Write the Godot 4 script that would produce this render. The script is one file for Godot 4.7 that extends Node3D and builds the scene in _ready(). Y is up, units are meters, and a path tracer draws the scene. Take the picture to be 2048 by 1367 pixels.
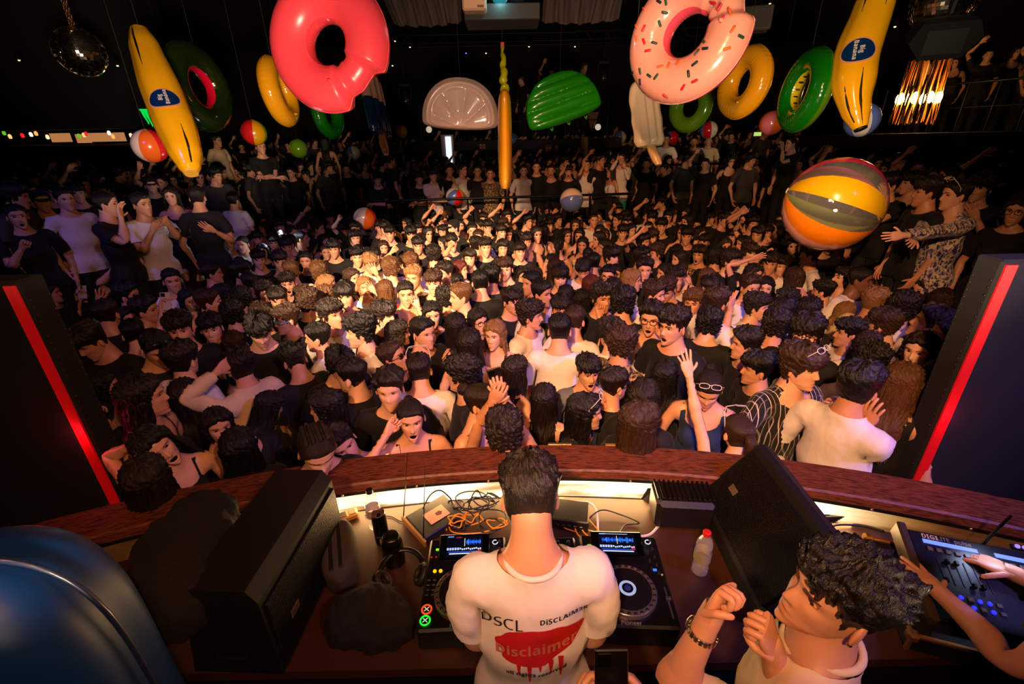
extends Node3D
# A packed night club seen from over the booth: the room, the dancers, the hanging inflatables and the booth with its gear.

const PITCH := 24.0
const ROLL := -1.2

func _ready() -> void:
	# camera
	var fw := Vector3(0, -sin(deg_to_rad(PITCH)), -cos(deg_to_rad(PITCH)))
	var ri := Vector3.RIGHT
	var up := ri.cross(fw)
	var r := deg_to_rad(ROLL)
	cam_basis = Basis(ri * cos(r) + up * sin(r), up * cos(r) - ri * sin(r), -fw)
	var cam := Camera3D.new()
	cam.name = "camera"
	cam.fov = rad_to_deg(2.0 * atan(683.5 / F))
	cam.near = 0.05
	cam.far = 200.0
	cam.transform = Transform3D(cam_basis, CAM)
	add_child(cam)
	# the air: a closed, dark room; almost nothing comes from outside
	var we := WorldEnvironment.new()
	we.name = "environment"
	var e := Environment.new()
	e.background_mode = Environment.BG_COLOR
	e.background_color = Color(0.0, 0.0, 0.0)
	e.tonemap_mode = Environment.TONE_MAPPER_LINEAR
	e.tonemap_exposure = 1.0
	e.sdfgi_enabled = true
	e.ssao_enabled = true
	e.ssil_enabled = true
	we.environment = e
	add_child(we)
	# unseen stage lights overhead; the float and ember spots are added fill
	spot("key_spot", Vector3(-1.9, 5.2, 1.9), Vector3(-1.15, 1.5, -5.7), Color(1.0, 0.63, 0.34), 330.0, 12.0, 1.0, 0.05)
	spot("amber_wash", Vector3(-0.8, 5.0, 1.8), Vector3(1.3, 1.4, -4.6), Color(1.0, 0.47, 0.20), 68.0, 26.0, 1.0, 0.10)
	spot("added_float_spot", Vector3(-0.35, 2.45, -0.1), Vector3(-3.3, 4.0, -5.6), Color(1.0, 0.70, 0.46), 48.0, 19.0, 0.6, 0.4)  # added uplights from booth height, only to brighten the inflatables
	spot("added_float_spot", Vector3(0.0, 2.3, 0.2), Vector3(0.0, 4.2, -6.4), Color(1.0, 0.70, 0.48), 34.0, 17.0, 0.6, 0.4)
	spot("added_float_spot", Vector3(0.9, 2.2, 0.2), Vector3(3.1, 3.95, -5.4), Color(1.0, 0.72, 0.48), 34.0, 20.0, 0.6, 0.4)
	spot("violet_wash", Vector3(3.9, 5.4, 0.8), Vector3(0.9, 1.2, -3.0), Color(0.28, 0.20, 1.0), 28.0, 26.0, 0.9, 0.25)
	spot("violet_wash", Vector3(-4.2, 5.4, -0.6), Vector3(-3.8, 1.6, -6.2), Color(0.26, 0.20, 1.0), 6.0, 24.0, 0.9, 0.25)
	spot("booth_spot", Vector3(-0.9, 4.9, 1.6), Vector3(0.1, 1.75, -0.9), Color(1.0, 0.64, 0.50), 2.1, 13.0, 1.0, 0.12)
	spot("red_wash", Vector3(0.0, 5.2, 0.6), Vector3(0.0, 1.4, -2.6), Color(1.0, 0.36, 0.15), 4.2, 44.0, 1.0, 0.3)
	spot("rear_wash", Vector3(0.6, 5.4, -3.0), Vector3(0.4, 1.8, -9.6), Color(1.0, 0.46, 0.26), 6.0, 30.0, 1.0, 0.2)
	spot("added_ember_wash", Vector3(1.8, 4.9, 1.6), Vector3(-2.0, 1.4, -3.0), Color(1.0, 0.42, 0.19), 11.0, 22.0, 1.0, 0.1)  # added orange fill to warm the near side rows
	# the house
	room()
	back_of_house()
	booth()
	booth_gear()
	floats()
	crew()
	dancers()

func spot(called: String, at: Vector3, to: Vector3, col: Color, e: float, angle: float, soft: float, size: float) -> void:
	var l := SpotLight3D.new()
	l.name = numbered(called)
	l.light_color = col.linear_to_srgb()
	l.light_energy = e
	l.spot_angle = angle
	l.spot_angle_attenuation = soft
	l.spot_range = 60.0
	l.spot_attenuation = 2.0
	l.light_size = size
	l.shadow_enabled = true
	l.position = at
	l.basis = Basis.looking_at((to - at).normalized())
	add_child(l, true)

func omni(called: String, at: Vector3, col: Color, e: float, size := 0.05) -> void:
	var l := OmniLight3D.new()
	l.name = numbered(called)
	l.light_color = col.linear_to_srgb()
	l.light_energy = e
	l.omni_range = 40.0
	l.omni_attenuation = 2.0
	l.light_size = size
	l.shadow_enabled = true
	l.position = at
	add_child(l, true)

# ---------------------------------------------------------------- the room
func room() -> void:
	var black := mat("black_paint", Color(0.055, 0.052, 0.055), 0.85)
	var brown := mat("brown_paint", Color(0.16, 0.10, 0.08), 0.8)
	triplanar(black, Vector3.ONE * 0.5)
	black.normal_enabled = true
	black.normal_texture = noise("plaster", 0.03, FastNoiseLite.TYPE_SIMPLEX_SMOOTH, 256, null, 4, true, 2.0)
	black.normal_scale = 0.4
	var fl := mat("dance_floor", Color(0.09, 0.07, 0.07), 0.45)
	struct("floor", boxm(Vector3(30, 0.2, 28), 0), fl, "dark dance floor hidden under the crowd", xf(Vector3(0, -0.1, -9)))
	struct("ceiling", boxm(Vector3(30, 0.2, 28), 0), black, "black ceiling lost in darkness", xf(Vector3(0, 6.4, -9)))
	struct("wall_north", boxm(Vector3(30, 6.6, 0.25), 0), black, "black rear wall behind the balcony", xf(Vector3(0, 3.2, -21)))
	struct("wall_south", boxm(Vector3(30, 6.6, 0.25), 0), black, "wall behind the booth", xf(Vector3(0, 3.2, 4.6)))
	struct("wall_west", boxm(Vector3(0.25, 6.6, 28), 0), black, "black side wall above the bar", xf(Vector3(-14, 3.2, -9)))
	struct("wall_east", boxm(Vector3(0.25, 6.6, 28), 0), brown, "brown side wall under the upper tier", xf(Vector3(12.5, 3.2, -9)))
	# raised tiers round the pit
	var deck := mat("tier_deck", Color(0.07, 0.06, 0.06), 0.7)
	struct("floor_tier_west", boxm(Vector3(9.2, 0.8, 8.4), 0.02), deck, "raised floor along one side of the pit", xf(Vector3(-8.15, 0.4, -6.5)))
	struct("floor_tier_east", boxm(Vector3(8.4, 0.8, 8.4), 0.02), deck, "raised floor along the other side of the pit", xf(Vector3(7.9, 0.4, -6.5)))
	struct("floor_tier_north", boxm(Vector3(26, 0.78, 10.0), 0.02), deck, "raised floor behind the back rail", xf(Vector3(-0.7, 0.39, -13.9)))
	struct("floor_tier_upper", boxm(Vector3(26, 1.3, 6.0), 0.02), deck, "highest tier under the balcony", xf(Vector3(-0.7, 0.65, -17.5)))
	struct("floor_stage", boxm(Vector3(8.0, 0.4, 6.6), 0.02), deck, "booth floor behind the counter", xf(Vector3(0, 0.2, 1.6)))
	# the speaker columns either side of the booth, each with a red stripe
	for s in [-1, 1]:
		var x: float = 2.2 * s
		var box := MB.new()
		box.box(Vector3(1.5, 2.42, 0.13), xf(Vector3(x + 0.75 * s, 1.21, -2.035)), 0.012)
		var t := thing("speaker_column", "tall black speaker column with a red stripe on its edge, by the %s" % ["hanging banana with the flat cut end" if s < 0 else "woman with blonde-streaked straight hair"], "speaker", Transform3D(), "")
		var m := mat("column_black", Color(0.05, 0.05, 0.06), 0.9)
		mi("cabinet", box.mesh(), m, t)
		var st := MB.new()
		var w := 0.054
		for k in 9:      # a ribbed strip
			st.box(Vector3(w / 9.4, 2.36, 0.012), xf(Vector3(x + (0.012 + w * (k + 0.5) / 9) * s, 1.22, -1.966)), 0.002)
		var red := mat("stripe_red", Color(0.80, 0.035, 0.09), 0.55)
		red.emission_enabled = true
		red.emission = Color(0.8, 0.02, 0.07)
		red.emission_energy_multiplier = 0.14
		mi("stripe", st.mesh(), red, t)
		var rv := MB.new()
		for k in 60:
			for c in 2:
				rv.ball(Transform3D(Basis.from_scale(Vector3(0.003, 0.0045, 0.0045)), Vector3(x - 0.001 * s, 0.2 + k * 0.036, -1.99 - c * 0.09)), 6, 4)
		var rivets := mi("rivets", rv.mesh(), mat("rivet", Color(0.3, 0.26, 0.24), 0.4, 0.8), t)
		rivets.set_meta("kind", "stuff")
		omni("stripe_light", Vector3(x + 0.05 * s, 1.6, -1.9), Color(1, 0.05, 0.1), 0.02)

func rail(called: String, label: String, a: Vector3, b: Vector3, posts: int, h: float) -> void:
	var t := thing(called, label, "railing")
	var m := mat("rail_black", Color(0.05, 0.05, 0.05), 0.35, 0.6)
	mi("handrail", tubem(PackedVector3Array([a + Vector3(0, h, 0), b + Vector3(0, h, 0)]), 0.025, 10), m, t)
	mi("crossbar", tubem(PackedVector3Array([a + Vector3(0, h * 0.5, 0), b + Vector3(0, h * 0.5, 0)]), 0.014, 8), m, t)
	for i in posts + 1:
		var p := a.lerp(b, float(i) / posts)
		mi("post", tubem(PackedVector3Array([p, p + Vector3(0, h, 0)]), 0.018, 8), m, t)

func sign_text(words: String, size: float, m: Material, parent: Node, at: Transform3D, called := "lettering", bold := false) -> void:
	var f := SystemFont.new()
	f.font_names = PackedStringArray(["Droid Sans"])
	f.font_weight = 700 if bold else 400
	var t := TextMesh.new()
	t.font = f
	t.text = words
	t.font_size = 64
	t.pixel_size = size / 64.0
	t.depth = size * 0.02
	t.curve_step = 2.0
	mi(called, t, m, parent, at)

func back_of_house() -> void:
	var steel := mat("dark_steel", Color(0.10, 0.09, 0.09), 0.45, 0.7)
	var dark := mat("balcony_dark", Color(0.075, 0.06, 0.055), 0.7)
	# the balcony: slab, fascia and rails
	var bx0 := deep(845, 290, 13.2)
	var bx1 := deep(1212, 268, 13.2)
	var y := (bx0.y + bx1.y) * 0.5
	struct("floor_balcony", boxm(Vector3(6.2, 0.28, 3.2), 0.02), dark, "balcony floor above the rear bar", xf(Vector3((bx0.x + bx1.x) * 0.5, y - 0.14, bx0.z - 1.5)))
	rail("balcony_railing", "thin steel railing on the balcony between the citrus slice and the green slice", Vector3(bx0.x, y, bx0.z), Vector3(bx1.x, y, bx0.z), 5, 0.95)
	for k in 2:
		var p := deep([858, 1196][k], [259, 254][k], 13.0)
		var t := thing("mirror_globe", "small pale globe lamp at the balcony edge under the %s" % ["citrus slice" if k == 0 else "green slice's tip"], "lamp", xf(p))
		var g := MB.new()
		g.ball(Transform3D(Basis.from_scale(Vector3.ONE * 0.085), Vector3.ZERO), 16, 10)
		mi("globe_lamp", g.weld().mesh(), glow("globe_glow", Color(0.9, 0.8, 0.7), 0.7), t)
		mi("bracket", tubem(PackedVector3Array([Vector3(0, 0.08, 0), Vector3(0, 0.16, -0.05)]), 0.012), steel, t)
	rail("back_railing", "black railing along the back of the dance floor with people leaning on it", deep(690, 404, 8.9) - Vector3(0, 0.95, 0), deep(1262, 387, 8.9) - Vector3(0, 0.95, 0), 7, 0.95)
	rail("tier_railing", "railing beneath the white ice lolly with people behind it", deep(1305, 330, 10.4) - Vector3(0, 0.95, 0), deep(1480, 326, 10.4) - Vector3(0, 0.95, 0), 3, 0.95)
	rail("upper_railing", "railing on the upper tier beside the tinsel lamp", deep(1760, 238, 10.5) - Vector3(0, 0.3, 0), deep(2046, 226, 8.6) - Vector3(0, 0.3, 0), 5, 0.9)
	struct("floor_gallery", boxm(Vector3(6.0, 0.25, 5.0), 0.02), mat("brown_deck", Color(0.11, 0.075, 0.06), 0.75), "upper gallery floor beside the tinsel lamp", xf(Vector3(9.7, deep(1900, 242, 10).y - 0.35, -9.6)))
	struct("wall_bar_fascia", boxm(Vector3(8.5, 2.6, 0.3), 0.02), mat("fascia", Color(0.035, 0.035, 0.04), 0.8), "black fascia above the side bar", xf(deep(110, 262, 11.0) + Vector3(-1.0, 1.32, 0)))
	# trusses under the ceiling with small lamps
	for k in 3:
		var a := deep([540, 690, 1150][k], [60, 98, 88][k], [8.5, 12.5, 12.0][k])
		var b := deep([760, 1350, 1540][k], [52, 84, 76][k], [8.5, 12.5, 12.0][k])
		var t := thing("lighting_truss", ["dim truss behind the bitten pink ring", "long dim truss over the citrus slice with tiny lamps", "short truss behind the sprinkled ring"][k], "truss")
		for q in [Vector3(0, 0, 0), Vector3(0, 0.28, 0), Vector3(0, 0.14, -0.26)]:
			mi("chord", tubem(PackedVector3Array([a + q, b + q]), 0.022, 6), steel, t)
		var n := int(a.distance_to(b) / 0.5)
		var br := MB.new()
		for i in n:
			var p := a.lerp(b, float(i) / n)
			var q := a.lerp(b, (i + 0.5) / n)
			var w := a.lerp(b, (i + 1.0) / n)
			br.tube(PackedVector3Array([p, q + Vector3(0, 0.28, 0)]), 0.011, 5)
			br.tube(PackedVector3Array([q + Vector3(0, 0.28, 0), w]), 0.011, 5)
		mi("bracing", br.mesh(), steel, t)
	var dots := [[38, 120, 9, 1.0], [235, 131, 9, 1.0], [790, 82, 12, 0.5], [932, 106, 12, 3.0], [972, 106, 12, 0.5], [1058, 93, 12, 0.7], [1150, 93, 12, 0.6], [785, 131, 11, 0.5], [1790, 53, 8, 1.4], [820, 94, 12, 0.5], [1540, 7, 8, 0.9]]
	for i in dots.size():
		var d: Array = dots[i]
		var t := thing("ceiling_lamp", "tiny ceiling lamp " + ["above the mirror ball's dark corner", "between mirror ball and cut-end banana", "on the long truss, first from the bitten ring", "bluish on the long truss, over the citrus slice", "on the long truss, just after the bluish one", "on the long truss, by the golden float's crown", "on the long truss, over the green slice", "below the long truss beside the bitten ring", "beside the curved banana's stalk end", "on the long truss, second from the bitten ring", "near the frame's top past the sprinkled ring"][i], "lamp", xf(deep(d[0], d[1], d[2])))
		var can := MB.new()
		can.lathe(PackedVector2Array([Vector2(0.0, 0.1), Vector2(0.03, 0.1), Vector2(0.035, 0.0), Vector2(0.03, 0.0)]), 10)
		mi("housing", can.mesh(), steel, t)
		var g := MB.new()
		g.ball(Transform3D(Basis.from_scale(Vector3(0.02, 0.012, 0.02)), Vector3(0, -0.005, 0)), 8, 6)
		mi("bulb", g.mesh(), glow("bulb_%d" % (1 if i == 3 else 0), Color(1, 0.75, 0.5) if i != 3 else Color(0.3, 0.4, 1), 4.0), t)
	# moving-head lamps hanging near the balcony
	for k in 3:
		var p := deep([812, 1207, 1337][k], [196, 150, 190][k], [11.5, 12.0, 9.0][k])
		var t := thing("moving_head_lamp", "dark moving-head stage lamp hanging " + ["above the small orange and blue ball", "at the balcony beside the green slice", "between white ice lolly and small green ring"][k], "lamp", xf(p))
		var yk := MB.new()
		yk.box(Vector3(0.3, 0.1, 0.16), xf(Vector3(0, 0.28, 0)), 0.02)
		yk.box(Vector3(0.03, 0.3, 0.1), xf(Vector3(-0.15, 0.12, 0)), 0.01)
		yk.box(Vector3(0.03, 0.3, 0.1), xf(Vector3(0.15, 0.12, 0)), 0.01)
		yk.tube(PackedVector3Array([Vector3(0, 0.3, 0), Vector3(0, 1.2, 0)]), 0.015, 6)
		mi("yoke", yk.mesh(), steel, t)
		var hd := MB.new()
		hd.lathe(PackedVector2Array([Vector2(0.0, -0.16), Vector2(0.09, -0.15), Vector2(0.12, -0.02), Vector2(0.11, 0.1), Vector2(0.05, 0.16), Vector2(0, 0.16)]), 16, Transform3D(Basis(Vector3.RIGHT, -0.5), Vector3.ZERO))
		mi("head", hd.weld().mesh(), mat("lamp_chrome", Color(0.35, 0.33, 0.32), 0.25, 0.9), t)
	# under the balcony: a lit doorway, posters, a pillar, shelves
	var t0 := thing("doorway_screen", "bright white lit doorway under the citrus slice", "screen", xf(deep(896, 302, 13.0)))
	mi("frame", boxm(Vector3(0.36, 0.86, 0.04), 0.01), mat("door_white", Color(0.7, 0.65, 0.6), 0.6), t0)
	mi("panel", boxm(Vector3(0.16, 0.72, 0.03), 0.004), glow("door_glow", Color(0.8, 0.85, 1.0), 1.6), t0, xf(Vector3(0.03, 0.02, 0.03)))
	for k in 2:
		var p := thing("wall_poster", ["small red and white notice on the wall beside the golden float", "red and white square notice below the green slice"][k], "poster", xf(deep([965, 1097][k], [293, 299][k], 13.0)))
		mi("sheet", boxm(Vector3([0.2, 0.2][k], [0.14, 0.26][k], 0.02), 0.003), mat("poster_red", Color(0.5, 0.2, 0.16), 0.7), p)
		for q in 4: mi("printed_block", boxm(Vector3(0.06, 0.04, 0.006), 0.001), mat("poster_white", Color(0.75, 0.6, 0.5), 0.7), p, xf(Vector3(-0.045 + 0.09 * (q % 2), -0.03 + 0.07 * int(q / 2), 0.012)))
	var pl := thing("round_pillar", "cream round pillar behind the back rail beneath the green slice", "pillar", xf(deep(1168, 302, 12.6)))
	var pm := MB.new()
	pm.lathe(PackedVector2Array([Vector2(0.11, -0.9), Vector2(0.105, 0.35), Vector2(0.12, 0.36)]), 20)
	mi("shaft", pm.mesh(), mat("pillar_cream", Color(0.75, 0.58, 0.36), 0.5), pl)
	var red := thing("fire_extinguisher_box", "narrow red box on the wall next to the square notice", "box", xf(deep(1112, 303, 12.9)))
	mi("case", boxm(Vector3(0.1, 0.34, 0.1), 0.01), mat("box_red", Color(0.45, 0.06, 0.08), 0.5), red)
	mi("door", boxm(Vector3(0.08, 0.3, 0.01), 0.003), mat("box_red_dark", Color(0.32, 0.04, 0.06), 0.4), red, xf(Vector3(0, 0, 0.052)))
	var ex := thing("exit_sign", "small lit green exit sign beside the white and orange ball", "sign", xf(deep(1514, 268, 10.5)))
	mi("case", boxm(Vector3(0.2, 0.11, 0.05), 0.006), mat("exit_case", Color(0.3, 0.3, 0.25), 0.5), ex)
	mi("panel", boxm(Vector3(0.17, 0.08, 0.01), 0.002), glow("exit_glow", Color(0.75, 0.9, 0.45), 0.9), ex, xf(Vector3(0, 0, 0.027)))
	# the side bar: lit back shelf with bottles and lamps
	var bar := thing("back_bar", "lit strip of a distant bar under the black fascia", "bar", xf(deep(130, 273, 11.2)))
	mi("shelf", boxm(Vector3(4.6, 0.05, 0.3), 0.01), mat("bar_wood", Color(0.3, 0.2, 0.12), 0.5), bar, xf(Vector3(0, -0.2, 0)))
	for k in 3: mi("mirror", boxm(Vector3([0.5, 0.35, 0.9][k], 0.2, 0.03), 0.004), glow("bar_glow", Color(0.9, 0.6, 0.36), 0.55), bar, xf(Vector3([-0.2, 0.35, 0.95][k], [-0.02, -0.05, -0.03][k], -0.1)))  # panes glow by emission; the bar's brightness is put into them
	var bcol := [Color(0.3, 0.6, 0.1), Color(1, 0.7, 0.4), Color(1, 0.1, 0.15), Color(1, 0.9, 0.8), Color(0.9, 0.6, 0.3), Color(1, 0.8, 0.6)]
	var bx := [8, 20, 45, 62, 72, 95, 158, 168, 172, 218, 226, 262]
	for i in bx.size():
		var b := thing("bar_lamp", "%s lamp, %s from the photo's edge in the distant bar's row" % [["tiny green", "tiny amber", "tiny red", "tiny white", "tiny orange", "tiny peach"][i % 6], ["first", "second", "third", "fourth", "fifth", "sixth", "seventh", "eighth", "ninth", "tenth", "eleventh", "twelfth"][i]], "lamp", xf(deep(bx[i], 266 + (i * 7) % 9, 11.0)))
		var g := MB.new()
		g.lathe(PackedVector2Array([Vector2(0, -0.05), Vector2(0.03, -0.04), Vector2(0.035, 0.02), Vector2(0.02, 0.05), Vector2(0, 0.055)]), 10)
		mi("bulb", g.weld().mesh(), glow("bar_bulb_%d" % (i % 6), bcol[i % 6], 1.6 if i != 8 else 4.0), b)
	# three green claw marks glowing on the fascia
	var claw := thing("neon_claw_sign", "glowing green sign of three clawed strokes near the cut-end banana", "sign", xf(deep(297, 234, 10.6)))
	for k in 3:
		var pts := []
		var x0 := -0.09 + 0.075 * k
		for i in 7:
			var t := i / 6.0
			pts.append(Vector2(x0 + 0.05 * t * (1.0 if k < 2 else 0.6) - 0.012 * sin(t * 5), 0.17 - t * [0.32, 0.37, 0.30][k]))
		var poly := PackedVector2Array()
		for i in 7: poly.append(pts[i] + Vector2(-0.030 * (1 - i / 6.0) - 0.002 - (0.03 if i == 0 else 0.0), 0))
		for i in 7: poly.append(pts[6 - i] + Vector2(0.024 * (i / 6.0) + 0.004 + (0.006 * sin(i * 2.2)), 0))
		if Geometry2D.is_polygon_clockwise(poly): poly.reverse()
		var g := MB.new()
		g.prism(poly, 0.03)
		mi("claw_stroke", g.mesh(), glow("claw_green", Color(0.05, 0.95, 0.35), 0.8), claw)
	omni("claw_light", deep(297, 234, 10.5), Color(0.05, 1, 0.35), 0.05)
	# the gold tinsel lamp
	var tl := deep(1842, 180, 8.6)
	var lamp := thing("tinsel_lamp", "chandelier of gold tinsel strips glowing white at its middle", "lamp", xf(tl))
	var gold := mat("gold_tinsel", Color(0.9, 0.62, 0.25), 0.28, 0.85)
	var rng := RandomNumberGenerator.new()
	rng.seed = 21
	for i in 30:
		var st := MB.new()
		var a := TAU * i / 30.0 + rng.randf() * 0.1
		var r := 0.30 + 0.04 * rng.randf()
		var x := cos(a) * r
		var z := sin(a) * r * 0.8
		var low := -0.52 - rng.randf() * 0.10
		var w := 0.010 + 0.010 * rng.randf()
		var rows := []
		for j in 9:
			var t := j / 8.0
			var p := Vector3(x * (1.0 + 0.12 * t) + 0.015 * sin(t * 7 + i), lerpf(0.5, low, t), z * (1 + 0.12 * t) + 0.01 * cos(t * 6 + i * 2))
			var q := Vector3(-sin(a), 0, cos(a)) * w
			rows.append(PackedVector3Array([p - q, p + q, p + q + Vector3(cos(a), 0, sin(a)) * 0.002, p - q + Vector3(cos(a), 0, sin(a)) * 0.002]))
		st.grid(rows, true)
		mi("tinsel_strip", st.mesh(), gold, lamp)
	for i in 8:
		var g := MB.new()
		g.ball(Transform3D(Basis.from_scale(Vector3(0.045, 0.10, 0.045)), Vector3(cos(TAU * i / 8) * 0.33, -0.14, sin(TAU * i / 8) * 0.27)), 10, 8)
		mi("bulb", g.mesh(), glow("tinsel_bulb", Color(1.0, 0.72, 0.36), 30.0), lamp)
	omni("tinsel_light", tl + Vector3(0, -0.12, 0.05), Color(1, 0.6, 0.26), 1.5, 0.1)
	# hung loudspeaker in front of the tinsel lamp, speaker boxes up at the rig
	var hs := thing("hung_loudspeaker", "angular black loudspeaker hanging under the second mirror ball", "speaker", xf(deep(1885, 72, 6.4), Basis.from_euler(Vector3(0.3, -0.5, 0.0))))
	var hp := MB.new()
	hp.prism(PackedVector2Array([Vector2(-0.40, -0.02), Vector2(-0.22, -0.24), Vector2(0.24, -0.24), Vector2(0.40, 0.0), Vector2(0.30, 0.2), Vector2(-0.30, 0.2)]), 0.5, xf(Vector3(0, 0, -0.25)))
	mi("cabinet", hp.mesh(), mat("column_black", Color.BLACK), hs)
	mi("grille", boxm(Vector3(0.44, 0.3, 0.01), 0.002), mat("grille_black", Color(0.02, 0.02, 0.02), 0.6, 0.3), hs, xf(Vector3(0, -0.03, 0.255)))
	mi("bracket", boxm(Vector3(0.06, 0.5, 0.06), 0.01), steel, hs, xf(Vector3(0, 0.5, 0)))
	var gs := thing("grey_speaker", "small grey speaker box behind the sprinkled ring's bitten side", "speaker", xf(deep(1508, 40, 6.6), Basis(Vector3.UP, -0.3)))
	mi("cabinet", boxm(Vector3(0.44, 0.3, 0.3), 0.02), mat("speaker_grey", Color(0.3, 0.26, 0.24), 0.6), gs)
	mi("grille", boxm(Vector3(0.38, 0.24, 0.02), 0.005), mat("speaker_mesh", Color(0.22, 0.19, 0.18), 0.7), gs, xf(Vector3(0, 0, 0.15)))
	var ps := thing("ceiling_projector", "projector with teal glowing lens on a hanging tray at the rig's centre", "projector", xf(deep(1000, -6, 5.2)))
	mi("body", boxm(Vector3(0.42, 0.22, 0.34), 0.03), mat("projector_black", Color(0.04, 0.05, 0.06), 0.4), ps, xf(Vector3(0.08, 0.04, -0.1)))
	var lz := MB.new()
	lz.lathe(PackedVector2Array([Vector2(0.10, 0), Vector2(0.10, 0.08), Vector2(0.085, 0.09), Vector2(0.08, 0.03), Vector2(0, 0.03)]), 20, Transform3D(Basis(Vector3.RIGHT, PI / 2), Vector3(0, -0.02, 0.06)))
	mi("lens_barrel", lz.mesh(), mat("projector_teal", Color(0.05, 0.2, 0.24), 0.3), ps)
	var lb := MB.new()
	lb.ball(Transform3D(Basis.from_scale(Vector3(0.045, 0.045, 0.02)), Vector3(0, 0.0, 0.10)), 14, 8)
	mi("lens", lb.mesh(), glow("lens_glow", Color(0.35, 0.95, 0.95), 2.5), ps)
	omni("projector_light", deep(1000, -2, 5.0), Color(0.3, 0.9, 0.95), 0.12)
	mi("tray", boxm(Vector3(0.86, 0.16, 0.5), 0.01), mat("tray_dark", Color(0.07, 0.06, 0.055), 0.7), ps, xf(Vector3(0.02, -0.18, -0.05)))
	var bs := thing("beige_loudspeaker", "beige loudspeaker beside the projector's teal lens", "speaker", xf(deep(949, 6, 5.0)))
	mi("cabinet", boxm(Vector3(0.26, 0.18, 0.24), 0.02), mat("beige_case", Color(0.62, 0.5, 0.38), 0.5), bs)
	mi("badge", boxm(Vector3(0.07, 0.02, 0.006), 0.001), mat("badge_dark", Color(0.25, 0.18, 0.14), 0.5), bs, xf(Vector3(0.07, -0.055, 0.122)))
	# dark drapes either side of the projector
	for s in [-1, 1]:
		var dr := MB.new()
		var rows := []
		for j in 7:
			var t := j / 6.0
			var row := PackedVector3Array()
			for i in 60:
				var u := i / 59.0
				var top := deep(lerpf(915, 745, u) if s < 0 else lerpf(1085, 1262, u), -60, 5.6)
				var low := deep(lerpf(925, 790, u) if s < 0 else lerpf(1085, 1235, u), lerpf(44, 50, u) if s < 0 else lerpf(44, 40, u), 5.6)
				row.append(top.lerp(low, t) + Vector3(0.012 * sin(t * 4 + u * 9), 0.03 * sin(u * PI) * -t, 0.05 * sin(u * 30 + t * 2.5) + 0.025 * sin(u * 71 + 1)))
			rows.append(row)
		dr.grid(rows, false, s > 0)
		tag(mi("ceiling_drape", dr.mesh(), mat("drape", Color(0.22, 0.17, 0.15), 0.9), null), "dark gathered cloth hung beside the projector, toward the %s" % ["bitten pink ring" if s < 0 else "sprinkled ring"], "drape")
	# mirror balls
	mirror_ball(160, 104, 7.6, 0.36, "mirror ball on a chain, whole, above the muscular man in white tee", 0)
	mirror_ball(1888, 2, 6.6, 0.40, "mirror ball cut by the photo's top edge, above the tinsel lamp", 1)
	# the light beam is a narrow blue ray of stage haze
	# a cloth draped on the balcony rail
	var cl := MB.new()
	var rr := []
	for j in 8:
		var row := PackedVector3Array()
		for i in 10: row.append(Vector3((i / 9.0 - 0.5) * (0.34 - 0.03 * j), -j * 0.06, 0.03 * sin(i * 1.7 + j * 0.6)))
		rr.append(row)
	cl.grid(rr, false, true)
	tag(mi("draped_cloth", cl.mesh(), mat("cloth_tan", Color(0.5, 0.38, 0.28), 0.9), null, xf(deep(1186, 224, 12.9))), "pale crumpled cloth hung on the balcony rail under the green slice", "cloth")

func mirror_ball(px: float, py: float, depth: float, r: float, label: String, k: int) -> void:
	var c := deep(px, py, depth)
	var t := thing("mirror_ball", label, "mirror ball", xf(c))
	var core := MB.new()
	core.ball(Transform3D(Basis.from_scale(Vector3.ONE * r * 0.985), Vector3.ZERO), 40, 24)
	mi("core", core.weld().mesh(), mat("ball_core", Color(0.02, 0.02, 0.02), 0.6), t)
	var rng := RandomNumberGenerator.new()
	rng.seed = 77 + k
	var tile := mat("mirror_tile", Color(0.95, 0.88, 0.78), 0.16, 1.0)
	var joined := MB.new()
	var made := 0
	var rows := 26
	var toward := (CAM - c).normalized()
	for j in range(1, rows):
		var la := -PI / 2 + PI * j / rows
		var n := int(TAU * cos(la) * r / (PI * r / rows))
		for i in n:
			var a := TAU * i / n
			var d := Vector3(cos(la) * cos(a), sin(la), cos(la) * sin(a))
			var b := along(d).rotated(along(d).x, rng.randfn(0, 0.07)).rotated(along(d).z, rng.randfn(0, 0.07))
			var x := Vector3(-sin(a), 0, cos(a))
			x = (x - b.y * x.dot(b.y)).normalized()
			var z := x.cross(b.y)
			var s := PI * r / rows * 0.46
			joined.box(Vector3(s * 2, r * 0.02, s * 2), Transform3D(Basis(x, b.y, z), d * r * 0.99), 0.0)
			made += 1
	var o := mi("mirror_tiles", joined.mesh(), tile, t)
	o.set_meta("kind", "stuff")
	var ch := MB.new()      # the chain
	for i in 40:
		var p := Vector3(0, r + 0.03 + i * 0.05, 0)
		var ring := PackedVector3Array()
		for q in 9:
			var a := TAU * q / 8
			ring.append(p + Vector3(cos(a) * 0.018 * (1 if i % 2 == 0 else 0), sin(a) * 0.035, cos(a) * 0.018 * (1 if i % 2 == 1 else 0)))
		ch.tube(ring, 0.006, 5)
		if k == 0:
			var ring2 := PackedVector3Array()
			for q in ring: ring2.append(q + Vector3(0.05, 0.02, 0))
			ch.tube(ring2, 0.006, 5)
	mi("chain", ch.mesh(), mat("chain_brass", Color(0.7, 0.5, 0.28), 0.35, 0.9), t)

# ---------------------------------------------------------------- camera maths
const F := 905.0
const CAM := Vector3(0, 2.95, 0)
var cam_basis := Basis()

func ray(px: float, py: float) -> Vector3:   # direction of unit depth through a pixel of the 2048 x 1367 photograph
	return cam_basis * Vector3((px - 1024.0) / F, -(py - 683.5) / F, -1.0)

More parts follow.
